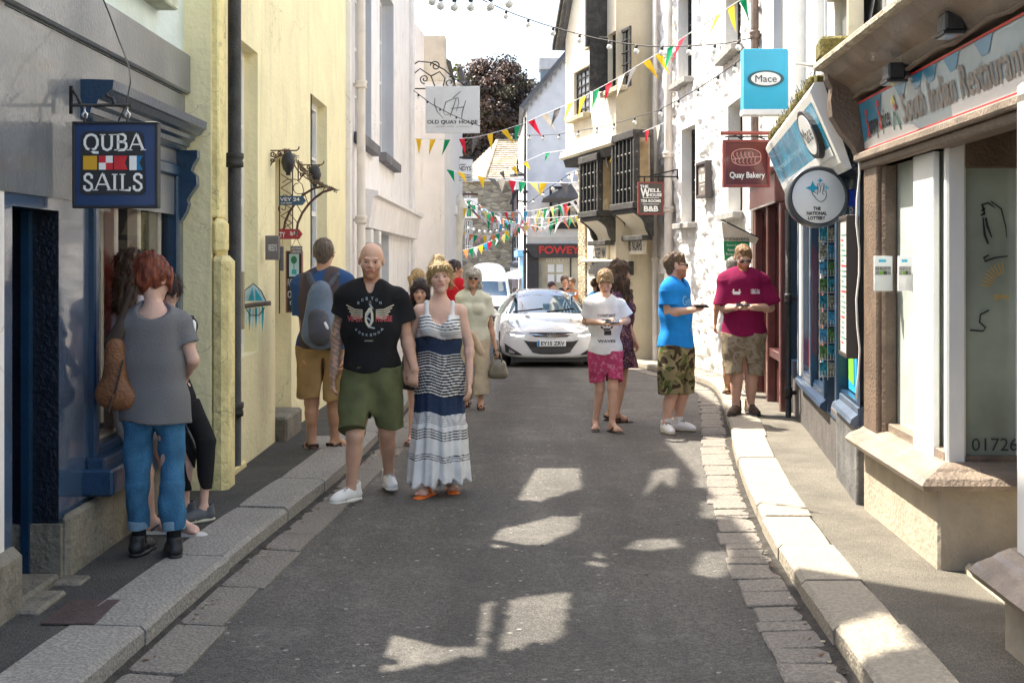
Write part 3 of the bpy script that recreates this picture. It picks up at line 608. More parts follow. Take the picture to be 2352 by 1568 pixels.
mb = MB(); BF.box(mb, BF.L-.45, BF.L+.01, 5.6, zt(0, 84)+.02, -.55, .015, mat('stained_chimney_render', (.50, .44, .35), .9, .12, 3, .3, 25, grime=.85, gcol=(.16, .13, .07), streak=True), .01)
mb.build('chimney', bh)
mb = MB(); mb.prism([(-.1, 6.2), (.12, 6.15), (-2.8, 8.1)], lambda a, b: BS.P(.7, b, a), lambda a, b: BS.P(BS.L, b, a), M_slate); mb.build('roof', bh)
mb = MB(); BS.box(mb, 8.6, 9.0, -1, 6.0, 0, .05, M_wood_w); BS.box(mb, 5, 9.8, 2.9, 3.15, 0, .12, M_whitel); mb.build('shop_fascia', bh)
mb = MB()
# ================================================================ RIGHT SIDE
# --- brown restaurant with bay windows (nearest right)
rs = thing('brown_restaurant', 'weathered brown shopfront with cream posts and long painted fascia board', 'restaurant', (2.6, 6.5, .1))
SW = WF((2.0, 2.6), (2.235, 7.75), -1)       # street face; outward is -X
sw = lambda px: SW.hit(px, 0)[0]
tB0, tB1 = SW.L*0+3.58, SW.L                # bay: Y 6.18 .. 7.75
def SY(y): return (y-2.6)/ (7.75-2.6)*SW.L
tb = SY(6.19)                                # near corner of the far bay
BWn = WF((2.163, 6.19), (2.75, 6.19), 1)      # bay face that looks at the camera
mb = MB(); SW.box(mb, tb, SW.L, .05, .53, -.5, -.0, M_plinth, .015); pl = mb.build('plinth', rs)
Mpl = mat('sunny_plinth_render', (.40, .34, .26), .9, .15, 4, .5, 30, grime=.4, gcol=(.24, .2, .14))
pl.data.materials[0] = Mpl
sp = [(0, 0), (.10, .0), (.115, .03), (.085, .06), (.02, .085), (.0, .10), (-.05, .12), (-.1, .125)]
mb = MB()
def mitred(mb, path, ns, prof, z0, mt):
    vs = []; m = len(prof)
    for i, p in enumerate(path):
        d = Vector(ns[0] if i == 0 else ns[-1]) if i in (0, len(path)-1) else (Vector(ns[i-1])+Vector(ns[i]))/(1+Vector(ns[i-1]).dot(Vector(ns[i])))
        vs += [Vector((p[0], p[1], z0+b))+d*a for a, b in prof]
    fs = [(i*m+k, i*m+(k+1) % m, (i+1)*m+(k+1) % m, (i+1)*m+k) for i in range(len(path)-1) for k in range(m)]+[tuple(range(m)), tuple((len(path)-1)*m+k for k in range(m))]
    mb.add(vs, fs, mt)
mitred(mb, [SW.P(SW.L+.02, 0), SW.P(tb, 0), BWn.P(.47, 0)], [SW.n, BWn.n], sp, .53, M_brownl); mb.build('sill', rs)
zg0, zg1 = .655, 2.14
posts = []
mb = MB(); SW.box(mb, SW.L-.32, SW.L+.0, .5, 2.34, -.10, .0, M_brown, .008); SW.box(mb, SW.L-.36, SW.L-.30, .5, 2.34, -.12, -.03, M_brown, .015); SW.box(mb, SW.L-.30, SW.L-.03, .5, .62, -.1, .02, M_brown, .01); mb.build('pilaster', rs)
for t0_, t1_ in ((SW.hit(2143, 0, -.05)[0], SW.hit(2097, 0, -.05)[0]), ):
    mb = MB(); SW.box(mb, t0_, t1_, .64, 2.36, -.085, -.05, M_wood_w, .006); mb.build('post', rs)
mb = MB(); SW.box(mb, tb+.07, tb+.13, .62, 2.38, -.165, -.065, M_wood_w, .012); mb.build('post', rs)
mb = MB(); SW.box(mb, tb+.1, SW.L-.3, .64, .70, -.13, -.06, M_brownl, .005); SW.box(mb, tb+.1, SW.L-.3, 2.26, 2.36, -.09, -.02, M_brown, .005)
mb.quad(SW.P(tb+.1, .66, -.12), SW.P(SW.L-.3, .66, -.12), SW.P(SW.L-.3, 2.3, -.12), SW.P(tb+.1, 2.3, -.12), G_pale); w_ = mb.build('bay_window', rs)
mb = MB(); 
mb.quad(BWn.P(.14, .66, -.11), BWn.P(.47, .66, -.11), BWn.P(.47, 2.3, -.11), BWn.P(.14, 2.3, -.11), G_green)
pn = mb.build('frosted_pane', rs)
mb = MB(); BWn.box(mb, .15, .46, .62, .68, -.13, -.07, M_brown, .005); BWn.box(mb, .15, .46, 2.16, 2.36, -.13, -.07, M_brown, .005); BWn.box(mb, .44, .52, .5, 2.4, -.4, -.01, M_wood_w, .01); mb.build('bay_frame', rs)
mb = MB(); fn = plane((0, 0, 0), (1, 0, 0), (0, 0, 1))
g = lambda px, py: W(px, py, 6.29)
def pixfn(y): return lambda px, py, d=0: W(px, py, y)
put_text(mb, '01726', 2232, 1035, 2338, 1006, pixfn(6.29), M_ink)
mb.build('phone_number', pn); mb = MB()
strokes(mb, [[(2262, 492), (2256, 470), (2270, 466), (2286, 478), (2276, 462), (2300, 480), (2310, 520), (2312, 545)], [(2258, 500), (2262, 540), (2270, 560)], [(2272, 585), (2260, 592), (2262, 600), (2285, 592), (2315, 588)], [(2254, 485), (2262, 478)], [(2252, 495), (2262, 490)], [(2278, 545), (2268, 520), (2264, 500)]], [3, 6, 5, 4, 3, 4, 3, 2], pixfn(6.29), M_ink)
mb.build('bird_drawing', pn); mb = MB()
strokes(mb, [[(2272, 712), (2252, 722), (2250, 740), (2264, 752), (2258, 760), (2228, 758)]], 4, pixfn(6.29), M_ink)
mb.build('script_letter', pn); mb = MB()
for i in range(9):
    a = R(100+i*9); strokes(mb, [[(2312+34*math.cos(a), 662-34*math.sin(a)), (2312+60*math.cos(a), 662-60*math.sin(a))]], 1.6, pixfn(6.29), M_gold)
put_text(mb, 'SERVING', 2282, 688, 2318, 676, pixfn(6.29), M_gold)
mb.build('gold_emblem', pn)
# near bay (right edge), its sill and the recessed doorway between
mb = MB(); tn = SY(4.95)
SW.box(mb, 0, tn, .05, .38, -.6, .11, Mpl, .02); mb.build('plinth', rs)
mb = MB(); mb.prism(sp, lambda a, b: SW.P(0, .38+b, a+.11), lambda a, b: SW.P(tn+.07, .38+b, a+.11), M_brownl); mb.build('sill', rs)
mb = MB(); SW.box(mb, tn-.12, tn-.0, .49, 2.4, -.04, .06, M_wood_w, .015); mb.build('post', rs)
mb = MB(); SW.box(mb, 0, tn-.12, .49, 2.4, -.0, .03, G_pale); mb.build('bay_window', rs)
mb = MB(); SW.box(mb, tn+.02, tb-.02, .06, .16, -.9, -.12, mat('pale_doorstep', (.52, .45, .34), .9, .1, 4, .5, 40, grime=.4, gcol=(.3, .25, .18)), .02); mb.build('door_step', rs)
mb = MB(); SW.box(mb, tn-.1, tb+.1, .05, 2.5, -1.1, -1.0, M_brown); mb.build('door', rs)
mb = MB(); SW.box(mb, 0, SW.L, 2.43, 2.46, -1.0, -.05, M_brown); mb.build('soffit', rs)
# fascia
zf0, zf1 = 2.37, 2.68
mb = MB(); SW.box(mb, 0, SW.L+.02, 2.31, 2.36, -.10, .06, M_brownl, .01); SW.box(mb, 0, SW.L+.02, 2.26, 2.31, -.10, .02, M_brown, .01); SW.box(mb, 0, SW.L, 2.36, 2.9, -.14, -.03, M_brownl); mb.build('fascia_board', rs)
fb = MB(); FWn = lambda x, y: SW.P(x, y, .0+.045*(y-zf0)/(zf1-zf0))
tS0, tS1 = .0, SW.L-.06
Mb1 = mat('faded_print_reflection_grey', (.36, .45, .48), .3, .12, 3, coat=.4); Mb2 = mat('faded_print_blue', (.02, .22, .38), .3, .2, 3, coat=.4); Mb3 = mat('print_white', (.74, .72, .70), .3, .06, 3, coat=.4)  # blue-grey of the panel has a reflection put into its colour
fb.quad(FWn(tS0, zf0), FWn(tS1, zf0), FWn(tS1, zf1), FWn(tS0, zf1), Mb1)
sb = fb.build('sign_panel', rs)
F2 = lambda x, y: SW.P(tS1-x, y, .003+.045*(y-zf0)/(zf1-zf0))      # x runs towards the camera = left to right for the reader
fb = MB(); 
def blob(pts, mt): fb.add([F2(*p) for p in pts], [tuple(range(len(pts)))], mt)
blob([(0, zf0+.06), (0, zf1-.012), (.55, zf1-.012), (.45, zf0+.16), (.3, zf0+.11), (.15, zf0+.1)], Mb2)
blob([(0, zf0+.012), (0, zf0+.055), (.5, zf0+.09), (.8, zf0+.08), (1.1, zf0+.05), (1.2, zf0+.012)], Mb3)
for c_ in (.95, 1.25, 1.5, 1.85, 2.3):
    blob([(c_-.12, zf1-.012), (c_-.04, zf1-.09), (c_+.05, zf1-.085), (c_+.13, zf1-.012)], Mb2)
blob([(1.75, zf0+.012), (1.75, zf0+.08), (3.4, zf0+.10), (3.4, zf0+.012)], Mb3)
fb.build('sign_print', sb)
F3 = lambda x, y: SW.P(tS1-x, y, .006+.045*(y-zf0)/(zf1-zf0))
fb = MB()
strokes(fb, [[(0, zf0+.008), (4.5, zf0+.008)], [(0, zf1-.006), (4.5, zf1-.006)]], .012, F3, M_red)
put_text(fb, 'S', .13, zf0+.07, .19, zf0+.25, F3, M_red, .02); put_text(fb, 'unny', .20, zf0+.05, .40, zf0+.17, F3, M_ink, .02)
put_text(fb, 'S', .42, zf0+.09, .48, zf0+.27, F3, M_red, .02); put_text(fb, 'pice', .49, zf0+.06, .66, zf0+.2, F3, M_ink, .02)
Mlt = mat('faded_lettering', (.27, .22, .19), .4, .3, 6)
put_text(fb, 'South Indian Restaurant', .92, zf0+.07, 2.75, zf0+.235, F3, Mlt, .02)
strokes(fb, [[(.72, zf0+.06), (.76, zf0+.16), (.82, zf0+.11), (.86, zf0+.05)]], .02, F3, M_green); strokes(fb, [[(.74, zf0+.2), (.78, zf0+.24), (.8, zf0+.2)]], .04, F3, mat('faded_yellow', (.75, .6, .2), .5)); strokes(fb, [[(.79, zf0+.17), (.83, zf0+.19)]], .03, F3, M_red)
fb.build('sign_lettering', sb)
mb = MB(); SW.box(mb, 0, SW.L+.1, 2.90, 2.955, -.3, .30, mat('rough_stone_coping', (.42, .36, .27), .95, .35, 9, 1, 45, grime=.6, gcol=(.16, .12, .06)), .015)
cop = mb.build('coping', rs)
mb = MB(); mb.prism([(-.03, 2.70), (.06, 2.72), (.10, 2.78), (.2, 2.84), (.26, 2.9), (-.1, 2.9)], lambda a, b: SW.P(0, b, a), lambda a, b: SW.P(SW.L+.04, b, a), M_brownl); mb.build('cornice', rs)
mb = MB(); key = [(0, 0), (.23, 0), (.23, -.06), (.20, -.12), (.21, -.2), (.2, -.3), (.14, -.4), (.06, -.5), (.0, -.62)]
mb.prism(key, lambda a, b: SW.P(SW.L-.02, 2.9+b, a), lambda a, b: SW.P(SW.L+.10, 2.9+b, a), M_brown); mb.build('bracket', rs)
mb = MB(); SU = WF((2.2, 2.6), (2.42, 7.9), -1)
hu = (SU.hit(2128, 0)[0], SU.hit(2066, 0)[0], 3.15, 4.6)
SU.wall(mb, 0, SU.L, 2.9, 6.6, mat('pale_green_render', (.70, .72, .66), .85, .06, 3, .3, 25, grime=.25, gcol=(.4, .4, .36)), [hu], .16, M_wood_c); SU.shell(mb, 0, SU.L, .05, 6.6, 6, M_white, M_slate); mb.build('upper_wall', rs)
sash(rs, SU, hu, .1, M_wood_c, G_dark, 2, 2, .06)
# floodlights under the coping
for k, (px, py, lb) in enumerate(((2055, 165, 'black floodlight under the brown restaurant coping nearer its far bracket'), (2187, 52, 'black floodlight under the brown restaurant coping nearer the camera'))):
    tt, zz = SW.hit(px, py, .12); fl = thing('floodlight', lb, 'floodlight', SW.P(tt, zz, .12), group='floodlights under the restaurant coping')
    mb = MB(); SW.box(mb, tt-.07, tt+.07, zz-.05, zz+.04, .08, .17, M_black, .01); SW.box(mb, tt-.05, tt+.05, zz-.03, zz+.03, .05, .08, M_black); SW.box(mb, tt-.075, tt+.075, zz-.062, zz-.05, .07, .18, M_black); mb.build('housing', fl)
    mb = MB(); SW.box(mb, tt-.06, tt+.06, zz-.068, zz-.062, .08, .17, G_sky); mb.build('lens', fl)
    mb = MB(); mb.tube([SW.P(tt, zz, .05), SW.P(tt-.1, zz+.02, .0), SW.P(tt-.16, zz+.03, -.02)], .014, M_black, 6); mb.build('bracket', fl)
mb = MB(); cz = 2.71
mb.tube([SW.P(SW.L-.05-i*.25, cz+.012*math.sin(i*2.1), .075) for i in range(20)], .012, M_brown, 6); mb.build('conduit', rs)
mb = MB(); mb.tube([SW.P(SW.L+.02, 2.72-i*.16, .03+.012*math.sin(i*1.7)) for i in range(13)], .007, M_wood_w, 6); mb.build('cable', rs)
# --- blue convenience shop
ms = thing('convenience_shop', 'blue painted convenience shop with tilted cyan fascia and mossy roof edge', 'shop', (2.7, 10, .1))
MW = WF((2.24, 7.85), (2.92, 12.8), -1); mw = lambda px, d=0: MW.hit(px, 0, d)[0]
tU0 = .0
mb = MB(); MW.box(mb, 0, 1.05, .05, .62, -.3, .02, mat('grey_stall_riser', (.12, .12, .12), .5, .4, 6, .5, 40, grime=.5, gcol=(.35, .33, .3)), .01); MW.box(mb, 1.05, MW.L, .0, .55, -.3, -.02, mat('dark_riser', (.10, .09, .085), .7, .3, 6, .5, 40), .01); mb.build('riser', ms)
Mnb = mat('navy_shopfront_paint', (.012, .04, .085), .35, .25, 6, .2, 40, coat=.4)
mb = MB(); 
sillp = [(-.1, 0), (.02, 0), (.06, .03), (.05, .06), (.01, .09), (.01, .13), (-.05, .16), (-.1, .16)]
mb.prism(sillp, lambda a, b: MW.P(.02, .6+b, a), lambda a, b: MW.P(1.0, .6+b, a), mat('grey_blue_sill', (.10, .14, .2), .35, .3, 5, coat=.5)); mb.prism(sillp, lambda a, b: MW.P(1.75, .5+b, a), lambda a, b: MW.P(3.9, .5+b, a), Mnb); mb.build('sill', ms)
mb = MB(); MW.wall(mb, 0, MW.L, .5, 2.35, Mnb, [(.12, .95, .76, 2.3), (1.05, 1.7, .1, 2.3), (1.85, 3.6, .66, 2.3), (3.9, 4.9, .66, 2.3)], .1); mb.build('shopfront', ms)
def postcol(t, w_, mt, z0=.6, z1=2.4, d=.03): 
    mb = MB(); MW.box(mb, t, t+w_, z0, z1, -.05, d, mt, .008); mb.build('post', ms)
for t_, m_ in ((.95, Mnb), (1.72, Mnb), (3.62, M_wood_w), (3.8, Mnb), (2.7, Mnb)): postcol(t_, .10, m_)
mb = MB(); mb.quad(MW.P(.1, .76, -.06), MW.P(.97, .76, -.06), MW.P(.97, 2.3, -.06), MW.P(.1, 2.3, -.06), G_sky); mb.quad(MW.P(1.8, .66, -.06), MW.P(4.9, .66, -.06), MW.P(4.9, 2.3, -.06), MW.P(1.8, 2.3, -.06), G_dark); mb.build('pane', ms)
# coloured posters in the glass
ps = MB(); pf = lambda x, y: MW.P(x, y, -.05)
Mp = [mat('poster_blue', (.02, .36, .68), .4), mat('poster_green', (.20, .62, .05), .4), mat('poster_orange', (.85, .28, .03), .4), M_red, M_signw]
def poly(mbx, pts, fn, mt): mbx.add([fn(*p) for p in pts], [tuple(range(len(pts)))], mt)
poly(ps, [(.5, .77), (.9, .77), (.9, 1.65), (.5, 1.65)], pf, Mp[0]); pf2 = lambda x, y: MW.P(x, y, -.045)
poly(ps, [(.6, .82), (.86, .84), (.88, 1.1), (.8, 1.5), (.66, 1.45)], pf2, Mp[1]); poly(ps, [(.66, 1.2), (.8, 1.24), (.78, 1.46), (.66, 1.4)], lambda x, y: MW.P(x, y, -.042), Mp[2])
ps.build('poster', label='blue and green poster inside the blue shop window nearest the menu case', category='poster')
ps = MB(); poly(ps, [(2.05, .7), (2.5, .7), (2.5, 1.75), (2.05, 1.85)], pf, Mp[3]); poly(ps, [(2.05, .7), (2.5, .7), (2.5, .85), (2.05, .85)], pf2, Mp[0]); poly(ps, [(2.3, .85), (2.5, .85), (2.5, 1.4), (2.38, 1.45)], pf2, Mp[2]); poly(ps, [(2.12, 1.1), (2.2, 1.1), (2.22, 1.6), (2.12, 1.6)], pf2, M_signw)
ps.build('poster', label='red and orange poster in the blue shop window behind the postcard rack', category='poster')
ps = MB(); poly(ps, [(3.0, .66), (3.6, .66), (3.6, 2.25), (3.0, 2.25)], pf, M_signw); put_text(ps, 'AIR', 3.4, .9, 3.45, 1.05, pf2, M_red); poly(ps, [(3.05, .7), (3.55, .7), (3.55, .95), (3.05, .95)], pf2, M_red)
ps.build('poster', label='tall white poster at the far end of the blue shopfront', category='poster')
# fascia box: tilted panel
f0, f1 = mw(1905, .2), mw(1772, .2)
f0 = .15; f1 = 4.3
zA0, zA1 = 2.36, 2.93
fx = thing('shop_fascia', 'tilted cyan fascia box with white rim over the blue shop', 'sign', MW.P(1, 2.3, .1))
mb = MB(); mb.prism([(-.05, 2.28), (.02, 2.32), (.2, 2.80), (.17, 2.88), (-.05, 2.9)], lambda a, b: MW.P(f0+.03, b, a), lambda a, b: MW.P(f1-.03, b, a), M_navyd); mb.build('box_back', fx); mb = MB(); pr = [(.03, 2.29), (.06, 2.28), (.10, 2.33), (.30, 2.80), (.27, 2.86), (.21, 2.86)]
mb.prism(pr, lambda a, b: MW.P(f0, b, a), lambda a, b: MW.P(f1, b, a), M_wood_w); mb.build('box', fx)
PF = lambda x, y, d=.004: MW.P(x, 2.36+y*.41, .115+.17*y+d)
Mfc = mat('scratched_cyan_panel', (.03, .40, .66), .25, .3, 2.5, coat=.5, grime=.45, gcol=(.6, .72, .78), streak=True)
mb = MB(); mb.quad(PF(f0+.12, .06), PF(f1-.05, .06), PF(f1-.05, .94), PF(f0+.12, .94), Mfc); mb.build('panel', fx)
mb = MB(); mb.quad(PF(f0+.12, .06, .006), PF(f1-.05, .06, .006), PF(f1-.05, .2, .006), PF(f0+.12, .2, .006), M_signw)
PX = lambda x, y: PF(f0+.75-x, .5+y, .06)
def disc(mbx, fn, rx, ry, mt, n=28, cx=0, cy=0): mbx.add([fn(cx+rx*math.cos(2*math.pi*i/n), cy+ry*math.sin(2*math.pi*i/n)) for i in range(n)], [tuple(range(n))], mt)
mb2 = MB(); n = 28
for (rx, ry, dd, m_) in ((.36, .40, .045, M_black), (.30, .33, .05, M_signw)):
    vs = [PF(f0+.62+rx*math.cos(2*math.pi*i/n), .52+ry*math.sin(2*math.pi*i/n), dd) for i in range(n)]+[PF(f0+.62+rx*math.cos(2*math.pi*i/n), .52+ry*math.sin(2*math.pi*i/n), .0) for i in range(n)]
    mb2.add(vs, [tuple(range(n))]+[(i, (i+1) % n, n+(i+1) % n, n+i) for i in range(n)], m_)
put_text(mb2, 'Mace', -.26, -.13, .26, .13, lambda x, y: PF(f0+.62-x, .52+y, .054), M_ink, .0); mb2.build('badge', fx); mb.build('stripe', fx)
mb = MB(); 
for i in range(60):
    x = f0+i*(f1-f0)/60; 
    MW.box(mb, x, x+.08, 2.86, 2.90+random.uniform(0, .05), .10+random.uniform(0, .04), .24+random.uniform(0, .06), M_moss, .012)
ms_m = mb.build('moss_edge', ms)
mb = MB()
for i in range(90):
    x = f0+random.random()*(f1-f0); b = MW.P(x, 2.9, .25); mb.tube([b, b+Vector((random.uniform(-.05, .03), random.uniform(-.03, .03), random.uniform(.04, .1)))], .0022, M_iron, 4, False)
mb.build('bird_spikes', ms, kind='stuff')
mb = MB(); MW.box(mb, -.12, .14, 2.55, 2.98, -.05, .06, M_navyd, .01); MW.box(mb, -.1, .2, 2.98, 3.12, -.06, .26, M_moss, .02); mb.build('parapet_end', ms)
mb = MB(); MU = WF((2.40, 7.9), (3.08, 12.8), -1)
u1 = (1.1, 1.9, 3.3, 5.2); u2 = (3.0, 3.8, 3.3, 5.2)
MU.wall(mb, 0, MU.L, 2.3, 7.2, M_white, [u1, u2], .12, M_wood_w); MU.shell(mb, 0, MU.L, .05, 7.2, 6, M_white, M_slate); mb.build('upper_wall', ms)
for u_ in (u1, u2): sash(ms, MU, u_, .06, M_wood_w, G_sky, 2, 2, .07)
mb = MB(); mb.quad(MU.P(0, 3.55, .02), MU.P(3, 3.55, .02), MU.P(3, 2.92, .12), MU.P(0, 2.92, .12), M_slate); mb.build('lean_to_roof', ms)
mb = MB(); MU.box(mb, .1, .9, 3.55, 3.62, .0, .25, M_wood_c, .01); MU.box(mb, .12, .18, 2.95, 3.6, .1, .2, M_wood_c); MU.box(mb, .82, .88, 2.95, 3.6, .1, .2, M_wood_c); mb.quad(MU.P(.18, 3., .15), MU.P(.82, 3., .15), MU.P(.82, 3.55, .15), MU.P(.18, 3.55, .15), G_sky); mb.build('glazed_lantern', ms)
# --- bakery
bk = thing('bakery_shop', 'narrow maroon painted bakery shopfront between the blue shop and white rubble house', 'bakery', (3.1, 14, 0))
KW = WF((2.92, 12.8), (3.10, 15.1), -1)
mb = MB(); KW.wall(mb, 0, KW.L, -.1, 2.3, M_maroon, [(.1, 1.0, .7, 2.1), (1.3, 2.2, .7, 2.1)], .15); mb.build('shopfront', bk)
for a in (.1, 1.3):
    mb = MB(); mb.quad(KW.P(a, .7, -.1), KW.P(a+.9, .7, -.1), KW.P(a+.9, 2.1, -.1), KW.P(a, 2.1, -.1), G_dark); mb.build('pane', bk)
mb = MB(); 
for a in (0, 1.05, 2.2): KW.box(mb, a, a+.12, -.1, 2.3, 0, .1, M_maroon, .01)
KW.box(mb, 0, KW.L, 2.3, 2.62, 0, .16, M_maroon, .015); KW.box(mb, 0, KW.L, 2.62, 2.68, 0, .22, M_maroon, .01); KW.box(mb, .12, 1.05, .6, .7, 0, .08, M_maroon, .01); mb.build('pilaster', bk)
mb = MB(); KW.wall(mb, 0, KW.L, 2.3, 7.6, M_white, [(.5, 1.3, 3.4, 5.0)], .15, M_greyr); KW.shell(mb, 0, KW.L, -.1, 7.6, 6, M_white, M_slate); mb.build('upper_wall', bk)
sash(bk, KW, (.5, 1.3, 3.4, 5.0), .1, M_wood_w, G_dark, 2, 2)
# --- white rubble house: displaced relief
rh = thing('rubble_house', 'tall whitewashed rough stone house with arched windows and a bend in its front', 'house', (3.3, 18, -.1))
RA = WF((3.10, 15.1), (3.13, 18.8), -1); RB = WF((3.13, 18.8), (2.72, 22.9), -1)
_k = RNG.normal(size=(26, 3)); _ph = RNG.uniform(0, 6.28, 26)
def fbm(P):
    s = np.zeros(P.shape[:-1])
    for i in range(26): s += np.cos((P*_k[i]).sum(-1)*(9+i*1.1)+_ph[i])
    return s/26
def rough_wall(wf, holes, z0, z1, parent, mt, amp=.055, step=.05, fade=.16, name='wall'):
    nt_ = int(wf.L/step)+1; nz_ = int((z1-z0)/step)+1
    ts = np.linspace(0, wf.L, nt_); zs = np.linspace(z0, z1, nz_)
    for h in holes:                                           # snap grid lines to openings
        for v in h[:2]: ts[np.abs(ts-v).argmin()] = v
        for v in h[2:]: zs[np.abs(zs-v).argmin()] = v
    Tm, Zm = np.meshgrid(ts, zs, indexing='ij')
    P = np.stack([Tm*wf.u.x+wf.A.x, Tm*wf.u.y+wf.A.y, Zm], -1); d = amp*np.clip(fbm(P)*3.2, -1, 1)
    e = np.full(Tm.shape, 9.)
    for h in holes:
        dx = np.maximum(np.maximum(h[0]-Tm, Tm-h[1]), 0); dz = np.maximum(np.maximum(h[2]-Zm, Zm-h[3]), 0); e = np.minimum(e, np.hypot(dx, dz))
    d = d*np.clip(e/fade, 0, 1); d[0, :] = 0; d[-1, :] = 0
    V = P+d[..., None]*np.array([wf.n.x, wf.n.y, 0]); V = V.reshape(-1, 3)
    mb = MB(); F_ = []
    inside = np.zeros((nt_-1, nz_-1), bool)
    tc_, zc_ = (ts[:-1]+ts[1:])/2, (zs[:-1]+zs[1:])/2
    for h in holes: inside |= ((tc_ > h[0]) & (tc_ < h[1]))[:, None] & ((zc_ > h[2]) & (zc_ < h[3]))[None]
    for i, j in zip(*np.where(~inside)): F_.append((i*nz_+j, (i+1)*nz_+j, (i+1)*nz_+j+1, i*nz_+j+1))
    mb.add(V.tolist(), F_, mt, True)
    for h in holes:
        P = wf.P; a, b, c, e_ = h; q = .25
        for A_ in ((P(a, c), P(a, e_), P(a, e_, -q), P(a, c, -q)), (P(b, c), P(b, e_), P(b, e_, -q), P(b, c, -q)), (P(a, e_), P(b, e_), P(b, e_, -q), P(a, e_, -q)), (P(a, c), P(b, c), P(b, c, -q), P(a, c, -q))): mb.quad(*A_, M_white)
    return mb.build(name, parent)
def rr(wf, x0, y0, x1, y1):
    a = wf.hit(x1, y1); b = wf.hit(x0, y1); return (a[0], b[0], (a[1]+b[1])/2, wf.hit((x0+x1)/2, y0)[1])
hA = [rr(RA, 1666, -20, 1702, 118), rr(RA, 1672, 232, 1706, 488), rr(RA, 1685, 660, 1712, 840)]
hA[2] = (hA[2][0], hA[2][1], 0, 1.5)
hB = [rr(RB, 1557, -20, 1589, 186), rr(RB, 1565, 292, 1597, 512), rr(RB, 1512, 640, 1540, 800)]
hB[2] = (hB[2][0], hB[2][1], .2, 1.45)
rough_wall(RA, hA, -.25, 8, rh, M_rubblew); rough_wall(RB, hB, -.3, 8, rh, M_rubblew)
for wf, hs_ in ((RA, hA), (RB, hB)):
    for i, h in enumerate(hs_):
        f_ = sash(rh, wf, h, .18, M_timber if i < 2 else M_timber, G_dark, 2, 3, .05, .02)
        if i < 2:
            mb = MB(); wf.box(mb, h[0]-.09, h[1]+.09, h[2]-.10, h[2]-.003, -.1, .15, M_grey, .012); mb.build('sill', f_)
mb = MB(); RA.shell(mb, 0, RA.L, -.3, 8, 6, M_white, M_slate); RB.shell(mb, 0, RB.L, -.3, 8, 6, M_white, M_slate); mb.build('rear_wall', rh)
for hh in (hA[2],):
    mb = MB(); RA.box(mb, hh[0]-.12, hh[1]+.12, 1.5, 1.62, -.1, .10, M_white, .02); mb.build('lintel', rh)
RAp = RA.P(.12, 0, .07); downpipe((RAp.x, RAp.y), .05, 0, 7.8, mat('brown_pipe', (.13, .09, .07), .5, .3), 'brown drainpipe at the near corner of the white rubble house', (1.5, 3.0, 4.5, 6.0))
q = RB.P(RB.hit(1548, 0)[0], 0, .1); downpipe((q.x, q.y), .075, -.2, 7.8, M_pipe, 'thick cream soil pipe on the white rubble house', (1.1, 2.6, 3.55, 5.3))
q = RB.P(RB.hit(1517, 0)[0], 0, .1); downpipe((q.x, q.y), .05, -.2, 7.8, M_pipe, 'slim cream drainpipe between the rubble house and timbered building', (1.7, 3.2, 5.2))
# --- old timbered building
th = thing('timbered_house', 'old cream rendered building with black carved bay windows and jettied upper floor', 'tea room', (2.4, 25, -.3))
TA = (2.95-.23*(22.9-19.9), 22.9); TBp = (2.95-.23*(26.35-19.9), 26.35)
TL = WF((2.62, 22.0), TBp, -1)                # lower wall
TL = WF(TA, TBp, -1)
mb = MB(); TL.wall(mb, 0, TL.L-.55, -.5, 4.0, M_cream, [(.25, .95, -.5, 1.55), (1.6, 2.3, -.5, 1.55)], .2, M_timber); mb.build('ground_floor_wall', th)
mb = MB(); TL.box(mb, TL.L-.56, TL.L+.02, -.6, 3.9, -.4, .04, M_rough, .02); mb.build('stone_quoin', th)
for a in (.25, 1.6):
    mb = MB(); TL.box(mb, a, a+.7, -.4, 1.5, -.18, -.1, M_timber); TL.box(mb, a+.3, a+.4, -.4, 1.5, -.1, -.05, M_timber); mb.build('door', th)
TU = WF((TA[0]-.31, TA[1]-.0), (TBp[0]-.31, TBp[1]), -1)
uh = [rr(TU, 1318, 158, 1355, 266), rr(TU, 1396, 70, 1434, 205), rr(TU, 1361, -60, 1393, 95)]
mb = MB(); TU.wall(mb, 0, TU.L, 3.95, 6.6, M_cream, uh, .14)
# gable top
mb.add([TU.P(0, 6.6), TU.P(TU.L, 6.6), TU.P(TU.L, 5.9), TU.P(TU.L-.0, 6.6), TU.P(TU.L*.5, 8.8), TU.P(0, 8.8)], [(0, 1, 4, 5)], M_cream)
mb.quad(TU.P(0, 3.95), TU.P(TU.L, 3.95), TU.P(TU.L, 3.95, -.4), TU.P(0, 3.95, -.4), M_timber); TU.shell(mb, 0, TU.L, 3.95, 6.6, 5, M_cream, M_slate); TL.shell(mb, 0, TL.L, -.6, 3.9, 5, M_cream); mb.build('upper_wall', th)
mb = MB(); NE = WF((TU.A.x-.0, TU.A.y-.0), (TU.A.x+.75, TU.A.y-.03), 1); NE.wall(mb, 0, .75, -.3, 8.6, mat('shaded_cream_render', (.62, .54, .38), .85, .08, 2.5, .3, 22, grime=.5, gcol=(.4, .33, .2), streak=True)); mb.build('end_wall', th)  # darker copy of the cream, end wall shade put into the colour
mb = MB(); mb.prism([(.06, 3.86), (.12, 3.9), (.10, 4.02), (.0, 4.05), (-.3, 4.0), (-.3, 3.86)], lambda a, b: TU.P(-.05, b, a), lambda a, b: TU.P(TU.L+.05, b, a), M_cream); mb.prism([(.0, 3.70), (.05, 3.86), (-.3, 3.86), (-.3, 3.7)], lambda a, b: TU.P(-.02, b, a), lambda a, b: TU.P(TU.L, b, a), M_timber); mb.build('jetty_beam', th)
mb = MB(); 
rvA, rvB = (TU.L+.15, 6.25), (TU.L*.45, 9.0)
